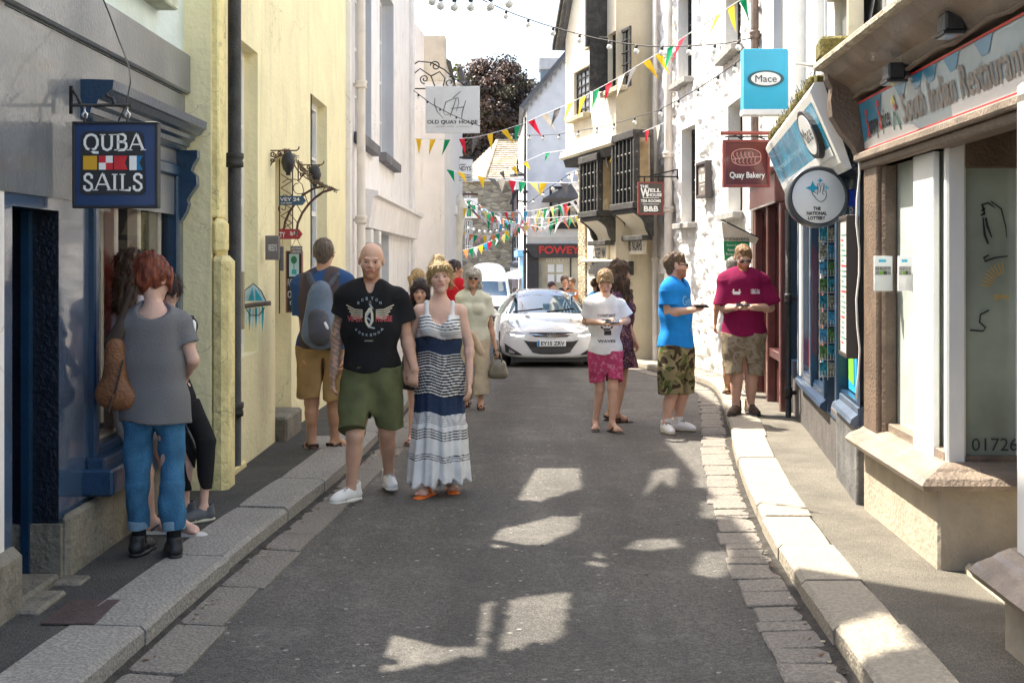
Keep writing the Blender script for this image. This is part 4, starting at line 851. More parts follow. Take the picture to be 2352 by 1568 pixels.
def verge(d0, d1, w_, mt): mb.prism([(rvA[0], rvA[1]), (rvA[0], rvA[1]+w_), (rvB[0], rvB[1]+w_), (rvB[0], rvB[1])], lambda a, b: TU.P(a, b, d0), lambda a, b: TU.P(a, b, d1), mt)
verge(.12, .2, .2, M_grey); verge(-5, .19, .08, M_slate)
verge(.2, .26, .12, M_timber); mb.build('roof', th)
for i, h in enumerate(uh):
    f_ = sash(th, TU, h, .06 if i != 1 else .1, M_timber, mat('leaded_glass', (.28, .30, .33), .1, .6, 9, coat=.8) if i == 0 else G_dark, 4, 6 if i == 0 else 5, .05, .015, mid=False)
    mb = MB(); TU.box(mb, h[0]-.06, h[1]+.06, h[2]-.1, h[2]-.002, -.05, .16, M_stone, .01); mb.build('sill', f_)
h = uh[1]; mb = MB(); mb.prism([(0, 0), (.36, 0), (.36, .03), (0, .03)], lambda a, b: TU.P(h[1]+b, h[2]+.02, a), lambda a, b: TU.P(h[1]+b, h[3]-.05, a), M_timber); mb.build('open_casement', th)
h = uh[2]; mb = MB(); TU.box(mb, h[0]-.05, h[0]+.05, h[2]-.2, h[3]+.6, .0, .42, M_timber, .01); mb.build('open_casement', th)
TJ = WF((TU.A.x, TU.A.y), (TU.B.x, TU.B.y), -1)
def bay(x0, x1, zb, zt_, nsp, panel):
    """oriel: glazed front with mullions, dark returns, moulded base, cove and carved brackets"""
    PR = .04
    t0, t1 = TU.hit(x1, 0, PR)[0], TU.hit(x0, 0, PR)[0]
    b = MB(); TU.box(b, t0, t1, zt_-.06, zt_+.08, -.3, PR+.05, M_timber, .01); TU.box(b, t0-.02, t1+.02, zb-.06, zb+.06, -.3, PR+.06, M_timber, .012); TU.box(b, t0, t1, zb-.14, zb-.06, -.3, PR+.01, M_timber, .01)
    for a in (t0, t1-.09): TU.box(b, a, a+.09, zb, zt_, PR-.08, PR+.03, M_timber, .01)
    for i in range(1, nsp):
        a = t0+(t1-t0)*i/nsp; TU.box(b, a-.025, a+.025, zb, zt_, PR-.05, PR+.02, M_timber)
    for j in (1, 2, 3):
        z = zb+(zt_-zb)*j/4; TU.box(b, t0, t1, z-.012, z+.012, PR-.04, PR-.005, M_grey)
    TU.box(b, t0-.0, t0+.05, zb, zt_, -.3, -.24, M_timber)
    o = b.build('bay_window', th)
    g_ = MB(); g_.quad(TU.P(t0, zb, PR-.03), TU.P(t1, zb, PR-.03), TU.P(t1, zt_, PR-.03), TU.P(t0, zt_, PR-.03), G_dark); g_.quad(TU.P(t0+.02, zb, PR-.05), TU.P(t0+.02, zt_, PR-.05), TU.P(t0+.02, zt_, -.3), TU.P(t0+.02, zb, -.3), mat('amber_glass', (.30, .22, .12), .1, .5, 3, coat=.6))
    g_.quad(TU.P(t1-.02, zb, PR-.05), TU.P(t1-.02, zt_, PR-.05), TU.P(t1-.02, zt_, -.3), TU.P(t1-.02, zb, -.3), G_dark)
    g_.build('pane', o)
    c = MB(); n = 8
    cv = [(-.30+(PR+.25)*math.sin(R(90)*i/n)**1.3, zb-.14-.36*(1-i/n)**1.0) for i in range(n+1)]
    cv = [(-.3, zb-.52)]+[(-.3+(PR+.28)*(i/n)**1.8, zb-.52+.38*(i/n)) for i in range(n+1)]+[(-.3, zb-.14)]
    c.prism(cv, lambda a, z: TU.P(t0+.14, z, a), lambda a, z: TU.P(t1-.14, z, a), M_cream); c.build('cove', o)
    for a in (t0+.0, t1-.12):
        c = MB(); br = [(-.3, zb-.56)]+[(-.27+(PR+.27)*(i/n)**1.5+.04*math.sin(i/n*6.3), zb-.56+.42*(i/n)) for i in range(n+1)]+[(-.3, zb-.14)]
        c.prism(br, lambda x, z: TU.P(a, z, x), lambda x, z: TU.P(a+.12, z, x), M_timber); c.build('carved_bracket', o)
    c = MB(); TU.box(c, t0+.05, t1-.05, zb-.62, zb-.53, -.3, -.1, M_timber, .01); c.build('ledge', o)
bay(1333, 1376, 2.62, 3.72, 5, None); bay(1407, 1460, 2.68, 3.95, 6, None)
for (x0, x1, y0, y1, s, lb) in ((1361, 1394, 561, 601, 'LUGGER INN', 'cream signboard with tall dark letters under the far black bay window'), (1438, 1478, 550, 584, 'MRS NOAHS', 'cream signboard with tall dark letters under the near black bay window')):
    a, z0 = TL.hit(x1, y1, .06); b_, z1 = TL.hit(x0, y0, .06); zc = (z0+TL.hit(x0, y1, .06)[1])/2
    sg = thing('signboard', lb, 'sign', TL.P(a, zc, .06), group='signboards under the bay windows'); h_ = .34
    mb = MB(); TL.box(mb, a, b_, zc, zc+h_, .0, .07, M_wood_c, .012); mb.build('board', sg)
    mb = MB(); put_text(mb, s, .06, .06, (b_-a)-.06, h_-.06, lambda x, y: TL.P(b_-x, zc+y, .074), M_ink, .02); mb.build('lettering', sg)
mb = MB(); 
for k, (z_, dd) in enumerate(((1.42, .26), (1.50, .2), (1.58, .14))):
    n = 14; ha = [(2.35*math.cos(math.pi*i/n)*.55, dd*math.sin(math.pi*i/n)**.6) for i in range(n+1)]
    mb.prism(ha, lambda a, b: TL.P(1.2+a, z_, b), lambda a, b: TL.P(1.2+a, z_+.1, b), M_timber)
mb.build('door_hood', th)
mb = MB(); TL.box(mb, 0, TL.L-.5, 1.66, 1.71, 0, .14, M_cream, .02); mb.build('ledge', th)
# ================================================================ FAR END
# --- pale gabled house with estate agent's shop
gh = thing('gabled_house', 'pale grey gabled house with scalloped bargeboard and dark shop below', 'house', (1.5, 42, -.9))
GF = WF((.50, 41), (4.2, 41), 1); zy = lambda py, y=41: CAMZ+(HY-py)/F*y
mb = MB(); wv = [( (1262-CX)/F*41-.50, (1330-CX)/F*41-.50, zy(517), zy(428))]
GF.wall(mb, 0, 3.7, zy(562), zy(245), M_slatehang, wv, .1)
mb.add([GF.P(0, zy(245)), GF.P(3.7, zy(245)), GF.P(3.7, zy(60)), GF.P(2.2, zy(60)), ], [(0, 1, 2, 3)], M_slatehang)
GS = WF((.50, 41), (.28, 52), -1); GS.wall(mb, 0, GS.L, -1.6, zy(245), M_white); mb.build('wall', gh)
sash(gh, GF, wv[0], .04, M_black, G_sky, 3, 1, .09, .07)
mb = MB(); GF.box(mb, wv[0][0]-.1, wv[0][1]+.1, zy(526), zy(517), -.0, .14, M_black); GF.box(mb, -.02, 3.7, zy(545), zy(540), 0, .05, M_wood_w); mb.build('sill', gh)
mb = MB(); A = (-.15, zy(252)); B = (2.1, zy(60)); n = 14
bot = []
for i in range(n*4+1):
    s_ = i/(n*4); x = A[0]+(B[0]-A[0])*s_; z = A[1]+(B[1]-A[1])*s_; bot.append((x, z-.30+.22*abs(math.sin(s_*n*math.pi))**.6-.02))
mb.prism([A]+[B]+bot[::-1], lambda a, b: GF.P(a, b, .04), lambda a, b: GF.P(a, b, .12), M_grey); mb.build('bargeboard', gh)
mb = MB(); mb.prism([A, B, (B[0], B[1]+.12), (A[0]-.1, A[1]+.1)], lambda a, b: GF.P(a, b, .2), lambda a, b: GF.P(a, b, -9), M_slate); mb.build('roof', gh)
mb = MB(); x0, x1 = (1241-CX)/F*48, (1285-CX)/F*48; mb.box((x0, 48, 8), (x1, 48.8, zy(160, 48)), mat('grey_chimney', (.22, .27, .31), .9)); mb.box((x0-.06, 47.93, zy(160, 48)), (x1+.06, 48.87, zy(133, 48)), mat('white_brick', (.6, .58, .55), .9), bev=.02); mb.build('chimney', gh)
Mcg = mat('charcoal_paint', (.035, .035, .042), .45, .15)
mb = MB(); ws = ((1238-CX)/F*40.6-.5, 3.4, -1.2, zy(592, 40.6))
GF.wall(mb, -.0, 3.7, -1.6, zy(560), Mcg, [ws, ], .3); mb.build('shopfront', gh)
mb = MB(); mb.prism([(-.12, zy(560)), (3.7, zy(560)), (3.7, zy(592)), (.22, zy(592))], lambda a, b: GF.P(a, b, .28), lambda a, b: GF.P(a, b, .02), Mcg); fa = mb.build('fascia', gh)
mb = MB(); put_text(mb, 'FOWEY HOLIDAYS', (1238-CX)/F*40.7, zy(583, 40.7), (1238-CX)/F*40.7+3.35, zy(565, 40.7), lambda x, y: Vector((x, 40.69, y)), M_red, .03); mb.build('lettering', fa)
mb = MB(); mb.quad(GF.P(ws[0], ws[2], -.1), GF.P(ws[1], ws[2], -.1), GF.P(ws[1], ws[3], -.1), GF.P(ws[0], ws[3], -.1), mat('shop_glass_painted_reflection', (.46, .43, .33), .15, .35, 1.5, coat=.8)); sp_ = mb.build('shop_window', gh)  # reflection of stone is put into the pane colour
mb = MB(); GF.box(mb, 1.95-.5, 2.0-.5, -1.2, ws[3], -.09, -.03, Mcg); mb.build('mullion', sp_)
mb = MB(); put_text(mb, 'ESTATE AGENCY', (1255-CX)/F*41, zy(597+4, 41), (1330-CX)/F*41, zy(590+4, 41), lambda x, y: Vector((x, 41.08, y)), M_wlet, .02); mb.build('glass_lettering', sp_)
mb = MB()
for (a, b) in ((1258, 625), (1278, 625), (1258, 648), (1278, 648)):
    p = W(a, b, 41.05); q = W(a+15, b-18, 41.05); mb.quad((p.x, 41.05, p.z), (q.x, 41.05, p.z), (q.x, 41.05, q.z), (p.x, 41.05, q.z), M_signw)
mb.build('property_card', sp_)
# blue shop window on the side wall
mb = MB(); Mlb = mat('light_blue_paint', (.16, .42, .68), .5, .1)
GS.box(mb, .8, 5.5, -1.3, zy(590, 44), .02, .12, Mlb, .01); GS.box(mb, .7, 6, zy(590, 44), zy(575, 44), .02, .3, Mlb, .01)
mb.build('side_shopfront', gh)
mb = MB(); 
for i in range(5): mb.quad(GS.P(1.0+i*.9, -.6, .13), GS.P(1.7+i*.9, -.6, .13), GS.P(1.7+i*.9, 1.2, .13), GS.P(1.0+i*.9, 1.2, .13), G_sky)
mb.build('side_pane', gh)
q = W(1213, 600, 40.8); downpipe((.43, 40.85), .05, -1.2, 6.5, M_iron, 'black drainpipe down the edge of the pale gabled house', (2, 4))
# black lean-to canopy on the right of gable
mb = MB(); p0 = W(1248, 455, 38); p1 = W(1330, 418, 38); mb.prism([(p0.x, p0.z), (p1.x+1, p1.z+.6), (p1.x+1, p0.z)], lambda a, b: Vector((a, 38.0, b)), lambda a, b: Vector((a, 40.9, b)), M_slate); mb.build('canopy', gh)
# street lamp on its wall
lp = thing('wall_lantern', 'black Victorian street lantern on bracket fixed to the pale gabled house', 'street lamp', (.3, 40.5, 4))
c = W(1189, 410, 40.5)
mb = MB(); mb.lathe([(.02, .62), (.05, .55), (.06, .5), (.26, .38), (.27, .33)], (c.x, c.y, c.z+.1-.35), M_black, 6, smooth=False); mb.lathe([(.02, .9), (.04, .75), (.03, .62)], (c.x, c.y, c.z-.25), M_black, 6); mb.lathe([(.07, -.12), (.13, -.1), (.12, -.04)], (c.x, c.y, c.z-.3), M_black, 6); mb.tube([(c.x, c.y, c.z-.42), (c.x, c.y, c.z-1.0)], .03, M_black); mb.tube([(c.x, c.y, c.z-.75), (.5, 40.9, c.z-.75)], .03, M_black); mb.build('bracket', lp)
mb = MB(); mb.lathe([(.13, -.38), (.23, 0)], (c.x, c.y, c.z), M_signw, 6, smooth=False); mb.build('lantern_glass', lp)
# --- rubble stone building with hipped slate roof
sh = thing('stone_warehouse', 'dark rubble stone building with lichened hipped slate roof at street end', 'building', (-1.5, 62, -1.5))
Y = 62
X0, X1 = (1020-CX)/F*Y, (1183-CX)/F*Y
SF = WF((X0, Y), (X1, Y), 1); zz = lambda py: CAMZ+(HY-py)/F*Y
xw = lambda px: (px-CX)/F*Y-X0
wn = [(xw(1068), xw(1085), zz(585), zz(505)), (xw(1070), xw(1082), zz(470), zz(440))]
mb = MB(); SF.wall(mb, 0, SF.L, -1.7, zz(415), M_rubble, wn, .2); SF.shell(mb, 0, SF.L, -1.7, zz(415), 8, M_rubble); mb.build('wall', sh)
for w_ in wn: sash(sh, SF, w_, .08, M_wood_w, G_dark, 3, 4, .05, .04)
mb = MB(); SF.box(mb, xw(1050), xw(1175), zz(417), zz(411), -.1, .3, M_wood_w); mb.build('eaves_board', sh)
M_lich = mat('lichened_slate', (.50, .40, .27), .95, .3, 3, 1, 14, speck=.4, grime=.7, gcol=(.16, .13, .05))
mb = MB(); e0 = zz(413); rz_ = CAMZ+(HY-323)/F*65
v = [(X0-.3, Y-.35, e0), (X1+.6+1.2, Y-.35, e0), (X1+.6+1.2, Y+8, e0), (X0-.3, Y+8, e0), ((1141-CX)/F*65, 65.2, rz_), ((1225-CX)/F*65, 65.2, rz_)]
# left part runs up from the hip; subdivided into slate courses
def lerp(a, b, s): return tuple(a[i]+(b[i]-a[i])*s for i in range(3))
def courses(a, b, c, d, n):       # a-b eave, d-c top
    for i in range(n):
        s0, s1 = i/n, (i+1)/n; p, q, r_, s_ = lerp(a, d, s0), lerp(b, c, s0), lerp(b, c, s1), lerp(a, d, s1); up = .05
        mb.quad((p[0], p[1], p[2]+up), (q[0], q[1], q[2]+up), r_, s_, M_lich); mb.quad(p, q, (q[0], q[1], q[2]+up), (p[0], p[1], p[2]+up), M_lich)
hx = (1112-CX)/F*Y
courses((hx, Y-.35, e0), v[1], v[5], v[4], 18)
courses((X0-.3, Y+8, e0), (hx, Y-.35, e0), v[4], v[4], 18); mb.tube([(hx, Y-.38, e0+.05), v[4]], .1, M_lich, 6); mb.tube([v[4], v[5]], .1, M_lich, 6); mb.build('roof', sh)
# --- pinkish house with black beams and white french doors, right of the warehouse
ph = thing('harbour_house', 'narrow pinkish house with black beams and white glazed doors beside stone building', 'house', (.4, 64, -1.5))
PFW = WF(((1176-CX)/F*60, 60), ((1225-CX)/F*60, 60), 1); z6 = lambda py: CAMZ+(HY-py)/F*60; x6 = lambda px: (px-1176)/F*60
mb = MB(); PFW.wall(mb, 0, PFW.L, -1.7, z6(425), mat('pinkish_render', (.36, .29, .28), .9, .1, 3), [], .1); PFW.shell(mb, 0, PFW.L, -1.7, z6(425), 6, M_greyr); mb.build('wall', ph)
mb = MB(); 
for a in (1176, 1193): PFW.box(mb, x6(a), x6(a+4), z6(600), z6(430), 0, .1, M_black)
mb.prism([(x6(1170), z6(470)), (x6(1176), z6(470)), (x6(1196), z6(420)), (x6(1190), z6(418))], lambda a, b: PFW.P(a, b, .1), lambda a, b: PFW.P(a, b, .3), M_black)
mb.build('timber_beam', ph)
dw = (x6(1178), x6(1206), z6(603), z6(541)); f_ = MB(); PFW.box(f_, dw[0]-.1, dw[1]+.1, z6(541), z6(532), 0, .5, mat('red_tiles', (.2, .09, .07), .9)); f_.build('porch_roof', ph)
mb = MB(); PFW.box(mb, dw[0], dw[1], dw[2], dw[3], .0, .02, M_wood_w); fd = mb.build('french_door', ph)
mb = MB()
for i in range(4):
    for j in (0, 1):
        a = dw[0]+.06+(dw[1]-dw[0]-.06)*i/4; z = dw[2]+.1+(dw[3]-dw[2]-.1)*j/2; PFW.box(mb, a, a+(dw[1]-dw[0])/4-.06, z, z+(dw[3]-dw[2])/2-.12, .021, .03, G_dark)
mb.build('pane', fd)
mb = MB(); PFW.box(mb, x6(1196), x6(1212), z6(560), z6(535), .1, .35, Mlb); mb.build('blue_awning', ph)
mb = MB(); PFW.box(mb, x6(1172), x6(1212), z6(612), z6(606), 0, .6, M_slate); PFW.box(mb, x6(1172), x6(1212), z6(622), z6(614), 0, .4, M_wood_w); mb.build('balcony', ph)
# white cafe parasol and small shop further down
cp = thing('cafe_parasol', 'white cafe parasol open beyond the van', 'parasol', W(1190, 690, 55)); c = W(1190, 640, 55)
mb = MB(); n = 8; mb.lathe([(.95, 0), (.93, .05), (.5, .28), (.03, .42)], c, M_signw, 8, smooth=False); mb.build('canopy', cp)
mb = MB(); mb.tube([(c.x, c.y, g0(55)), (c.x, c.y, c.z+.4)], .03, M_wood_w); mb.build('pole', cp)
# --- copper beech
M_leaf1 = mat('copper_leaves', (.15, .095, .07), .6, .6, 1.2); M_leaf2 = mat('dark_copper_leaves', (.07, .05, .04), .6, .5, 1.2); M_leaf3 = mat('pinkish_copper_leaves', (.27, .18, .14), .55, .5, 1.2); M_bark = mat('grey_bark', (.12, .10, .08), .9, .3, 4, .6, 20)
def tree(name, label, c, rad, nclump, nleaf, mats, trunk_z, ls=.16, seed=1):
    rg = np.random.default_rng(seed); t = thing(name, label, 'tree', (c[0], c[1], trunk_z))
    cl = []
    while len(cl) < nclump:
        p = rg.uniform(-1, 1, 3)
        if .25 < np.linalg.norm(p) < 1.0: cl.append(np.array(c)+p*np.array(rad))
    mb = MB(); base = Vector((c[0], c[1], trunk_z)); mid = Vector((c[0]+.2, c[1], c[2]-rad[2]*.5))
    mb.tube([base, (base+mid)/2+Vector((.15, 0, 0)), mid], [.45, .38, .3], M_bark, 10); mb.build('trunk', t)
    mb = MB()
    for p in cl[::3]: mb.tube([mid, (mid+Vector(p))/2+Vector((0, 0, .3)), Vector(p)], [.14, .08, .02], M_bark, 5, False)
    mb.build('limb', t)
    n = nclump*nleaf; ci = rg.integers(0, nclump, n); cs = rg.uniform(.35, .8, nclump)*min(rad)*.42
    d = rg.normal(size=(n, 3)); d /= np.linalg.norm(d, axis=1)[:, None]; rr_ = rg.uniform(0, 1, n)**.5
    P = np.array(cl)[ci]+d*(rr_*cs[ci])[:, None]*np.array([1.25, 1.25, .7]); a = rg.normal(size=(n, 3)); a /= np.linalg.norm(a, axis=1)[:, None]; b = np.cross(a, rg.normal(size=(n, 3))); b /= np.linalg.norm(b, axis=1)[:, None]
    s = (rg.uniform(.6, 1.3, n)*ls)[:, None]
    V = np.stack([P-a*s, P+b*s*.6, P+a*s, P-b*s*.6], 1).reshape(-1, 3)
    mi = rg.integers(0, len(mats), nclump)
    me = bpy.data.meshes.new('crown'); o = bpy.data.objects.new('crown', me); COL.objects.link(o); o.parent = t
    off = np.array([c[0], c[1], trunk_z]); me.from_pydata((V-off).tolist(), [], np.arange(4*n).reshape(-1, 4).tolist())
    for m_ in mats: me.materials.append(m_)
    me.polygons.foreach_set('material_index', mi[ci]); me.update()
    return t
tree('copper_beech', 'purple leaved copper beech tree rising behind the roofs', tuple(W(1128, 262, 82)), (3.0, 3.0, 3.9), 170, 230, [M_leaf1, M_leaf2, M_leaf3, M_leaf2, mat('olive_leaves', (.10, .085, .05), .6, .5, 1.2)], g0(60), .115, 3)
tree('ivy_bush', 'yellow green bush on the beige house roof edge', tuple(W(1047, 175, 40)), (.14, .2, .42), 14, 60, [mat('ivy_leaves', (.25, .28, .04), .6, .4, 3)], 7.0, .04, 4)
# hill and houses closing the view
mb = MB(); n = 30
vs = [(-60+120*i/n, 130+8*math.sin(i), -2) for i in range(n+1)]+[(-60+120*i/n, 190, 7+1.5*math.sin(i*.7)) for i in range(n+1)]+[(-60+120*i/n, 300, 4) for i in range(n+1)]
mb.add(vs, [(r_*(n+1)+i, r_*(n+1)+i+1, (r_+1)*(n+1)+i+1, (r_+1)*(n+1)+i) for r_ in (0, 1) for i in range(n)], mat('wooded_hill', (.05, .075, .03), .9, .5, .3), True); mb.build('hill', kind='structure')
# ================================================================ bodies and cloth: smooth-blended solids meshed with surface nets
def axis(lo, hi, st, fine=None, fst=None):
    a = np.arange(lo, hi+st, st)
    if fine:
        a = np.concatenate([a[a < fine[0]-fst*.5], np.arange(fine[0], fine[1], fst), a[a > fine[1]+fst*.2]])
    return np.unique(a)
def prim(a, b=None, ra=.05, rb=None, k=.02, sc=(1, 1, 1), op='u', flat=False, fr=None):
    a = np.array(a, float); b = a.copy() if b is None else np.array(b, float)
    return dict(a=a, b=b, ra=ra, rb=ra if rb is None else rb, k=k, sc=np.array(sc, float), op=op, flat=flat, fr=fr)
def field(prims, xs, ys, zs, wr=0.0, wf=30, seed=0):
    F_ = np.full((len(xs), len(ys), len(zs)), .3, np.float32)
    for p in prims:
        fr = p['fr']; pad = p['k']*1.6+.025
        if p['op'] == 'c':
            n = p['a']; F_[:] = np.maximum(F_, (xs[:, None, None]*n[0]+ys[None, :, None]*n[1]+zs[None, None, :]*n[2])-p['ra']); continue
        e = max(p['ra'], p['rb'])*p['sc'].max()+pad if fr is not None else None
        a, b = p['a'], p['b']
        if fr is not None: wa, wb = fr[0]+fr[1] @ a, fr[0]+fr[1] @ b; ex = np.full(3, e)
        else: wa, wb = a, b; ex = max(p['ra'], p['rb'])*p['sc']+pad
        lo = np.minimum(wa, wb)-ex; hi = np.maximum(wa, wb)+ex
        i0, i1 = np.searchsorted(xs, (lo[0], hi[0])); j0, j1 = np.searchsorted(ys, (lo[1], hi[1])); k0, k1 = np.searchsorted(zs, (lo[2], hi[2]))
        if i1 <= i0 or j1 <= j0 or k1 <= k0: continue
        X = xs[i0:i1, None, None]; Y = ys[None, j0:j1, None]; Z = zs[None, None, k0:k1]
        if fr is not None:
            X, Y, Z = X-fr[0][0], Y-fr[0][1], Z-fr[0][2]; M = fr[1]
            X, Y, Z = X*M[0, 0]+Y*M[1, 0]+Z*M[2, 0], X*M[0, 1]+Y*M[1, 1]+Z*M[2, 1], X*M[0, 2]+Y*M[1, 2]+Z*M[2, 2]
        s = p['sc']; a = a/s; b = b/s; X = X/s[0]; Y = Y/s[1]; Z = Z/s[2]; ba = b-a; L2 = float(ba @ ba)
        if L2 < 1e-9: d = np.sqrt((X-a[0])**2+(Y-a[1])**2+(Z-a[2])**2)-p['ra']
        else:
            t = ((X-a[0])*ba[0]+(Y-a[1])*ba[1]+(Z-a[2])*ba[2])/L2
            tt = np.clip(t, 0, 1) if not p['flat'] else t
            d = np.sqrt((X-a[0]-tt*ba[0])**2+(Y-a[1]-tt*ba[1])**2+(Z-a[2]-tt*ba[2])**2)-(p['ra']+np.clip(t, 0, 1)*(p['rb']-p['ra']))
            if p['flat']: l = math.sqrt(L2); d = np.maximum(d, np.maximum(-t*l, (t-1)*l))
        d = d*s.min(); G = F_[i0:i1, j0:j1, k0:k1]; k = p['k']
        if p['op'] == 'u':
            h = np.clip(.5+.5*(G-d)/k, 0, 1); G[:] = G*(1-h)+d*h-k*h*(1-h)
        else:
            h = np.clip(.5-.5*(G+d)/k, 0, 1); G[:] = G*(1-h)-d*h+k*h*(1-h)
    if wr:
        rg = np.random.default_rng(seed); X = xs[:, None, None]; Y = ys[None, :, None]; Z = zs[None, None, :]; w_ = 0
        for i in range(7):
            v = rg.normal(size=3); v /= np.linalg.norm(v); v[2] *= .55; f_ = wf*rg.uniform(.6, 1.8); w_ = w_+np.sin((X*v[0]+Y*v[1]+Z*v[2])*f_+rg.uniform(0, 6)+1.3*np.sin((X*v[1]-Z*v[0])*f_*.4))
        F_ += (wr/2.6*w_).astype(np.float32)
    return F_
def surfnet(F_, xs, ys, zs):
    S = F_ < 0
    A = S[:-1, :-1, :-1].astype(np.int8)
    c = sum(S[i:S.shape[0]-1+i, j:S.shape[1]-1+j, k:S.shape[2]-1+k].astype(np.int8) for i in (0, 1) for j in (0, 1) for k in (0, 1))
    I, J, K = np.nonzero((c > 0) & (c < 8)); n = len(I)
    idx = -np.ones(c.shape, np.int64); idx[I, J, K] = np.arange(n)
    acc = np.zeros((n, 3)); cnt = np.zeros(n)
    cor = [(i, j, k) for i in (0, 1) for j in (0, 1) for k in (0, 1)]
    v = {q: F_[I+q[0], J+q[1], K+q[2]].astype(float) for q in cor}
    for q in cor:
        for ax in range(3):
            if q[ax] == 0:
                r = list(q); r[ax] = 1; r = tuple(r); m = (v[q] < 0) != (v[r] < 0); t = np.where(m, v[q]/np.where(m, v[q]-v[r], 1), 0)
                p = np.array(q, float)[None].repeat(n, 0); p[:, ax] += t; acc += p*m[:, None]; cnt += m
    P = acc/cnt[:, None]+np.stack([I, J, K], 1)
    V = np.stack([np.interp(P[:, 0], np.arange(len(xs)), xs), np.interp(P[:, 1], np.arange(len(ys)), ys), np.interp(P[:, 2], np.arange(len(zs)), zs)], 1)
    fs = []
    for ax in range(3):
        sl0 = [slice(None)]*3; sl1 = [slice(None)]*3; sl0[ax] = slice(0, -1); sl1[ax] = slice(1, None)
        a, b = S[tuple(sl0)], S[tuple(sl1)]; E = np.nonzero(a != b); E = [e for e in E]
        u, w_ = (ax+1) % 3, (ax+2) % 3; ok = (E[u] > 0) & (E[w_] > 0) & (E[u] < c.shape[u]) & (E[w_] < c.shape[w_]); E = [e[ok] for e in E]; inv = a[tuple(E)]
        def cell(du, dw):
            q = [e.copy() for e in E]; q[u] = q[u]+du; q[w_] = q[w_]+dw; return idx[tuple(q)]
        Q = np.stack([cell(-1, -1), cell(0, -1), cell(0, 0), cell(-1, 0)], 1); Q[~inv] = Q[~inv][:, ::-1]; fs.append(Q)
    return V, np.concatenate(fs)
def nmesh(name, V, Fq, mt, parent, smooth=True, attr=None):
    me = bpy.data.meshes.new(name); o = bpy.data.objects.new(name, me); COL.objects.link(o); o.parent = parent
    me.vertices.add(len(V)); me.vertices.foreach_set('co', V.astype(np.float32).ravel())
    me.loops.add(Fq.size); me.loops.foreach_set('vertex_index', Fq.astype(np.int32).ravel())
    me.polygons.add(len(Fq)); me.polygons.foreach_set('loop_start', np.arange(0, Fq.size, Fq.shape[1], dtype=np.int32)); me.polygons.foreach_set('loop_total', np.full(len(Fq), Fq.shape[1], np.int32))
    me.polygons.foreach_set('use_smooth', np.full(len(Fq), smooth)); me.materials.append(mt); me.update(calc_edges=True)
    if attr is not None:
        at = me.color_attributes.new('tint', 'FLOAT_COLOR', 'POINT'); at.data.foreach_set('color', np.concatenate([attr, np.ones((len(V), 1))], 1).astype(np.float32).ravel())
    return o
def solid(name, prims, mt, parent, vox=.009, s=1.0, wr=0.0, wf=30, seed=0, fine=None, tint=None):
    ps = [p for p in prims if p['op'] == 'u']
    lo = np.full(3, 9.); hi = -lo
    for p in ps:
        for q in (p['a'], p['b']):
            w_ = q if p['fr'] is None else p['fr'][0]+p['fr'][1] @ q
            e = max(p['ra'], p['rb'])*(p['sc'] if p['fr'] is None else p['sc'].max())+.03; lo = np.minimum(lo, w_-e); hi = np.maximum(hi, w_+e)
    ax = [axis(lo[i], hi[i], vox, *(fine[i] if fine else (None, None))) for i in range(3)]
    F_ = field(prims, *ax, wr, wf, seed); V, Q = surfnet(F_, *ax)
    if len(V) == 0: return None
    return nmesh(name, V*s, Q, mt, parent, True, tint(V) if tint else None)
# ---- materials of people
def skinmat(name, rgb):
    if name in MATS: return MATS[name]
    m = mat(name, rgb, .5, .06, 14, .25, 120, spec=.35, sss=.08)
    nt, L, p = nodes_of(m); src = p.inputs['Base Color'].links[0].from_socket; at = N(nt, 'ShaderNodeAttribute', attribute_name='tint')
    mu = N(nt, 'ShaderNodeMix', data_type='RGBA', blend_type='MULTIPLY'); mu.inputs[0].default_value = 1; L.new(src, mu.inputs[6]); L.new(at.outputs['Color'], mu.inputs[7]); L.new(mu.outputs[2], p.inputs['Base Color']); return m
def hairmat(name, rgb, rgb2):
    if name in MATS: return MATS[name]
    m = mat(name, rgb, .45, .35, 30, 1, 60, spec=.4); nt, L, p = nodes_of(m); tc = [n for n in nt.nodes if n.type == 'TEX_COORD'][0]
    mp = N(nt, 'ShaderNodeMapping'); mp.inputs['Scale'].default_value = (90, 90, 9); L.new(tc.outputs['Object'], mp.inputs[0]); nz = N(nt, 'ShaderNodeTexNoise'); nz.inputs['Scale'].default_value = 1; nz.inputs['Detail'].default_value = 3; L.new(mp.outputs[0], nz.inputs['Vector'])
    r = N(nt, 'ShaderNodeMapRange'); r.inputs[1].default_value = .38; r.inputs[2].default_value = .62; L.new(nz.outputs[0], r.inputs[0]); src = p.inputs['Base Color'].links[0].from_socket
    g = N(nt, 'ShaderNodeMix', data_type='RGBA'); L.new(r.outputs[0], g.inputs[0]); L.new(src, g.inputs[6]); g.inputs[7].default_value = (*rgb2, 1); L.new(g.outputs[2], p.inputs['Base Color'])
    b = [n for n in nt.nodes if n.type == 'BUMP'][0]; L.new(nz.outputs[0], b.inputs['Height']); b.inputs['Distance'].default_value = .01; return m
def fabric(name, rgb, rough=.85, var=.12, **kw): return mat(name, rgb, rough, var, 9, .35, 140, spec=.15, **kw)
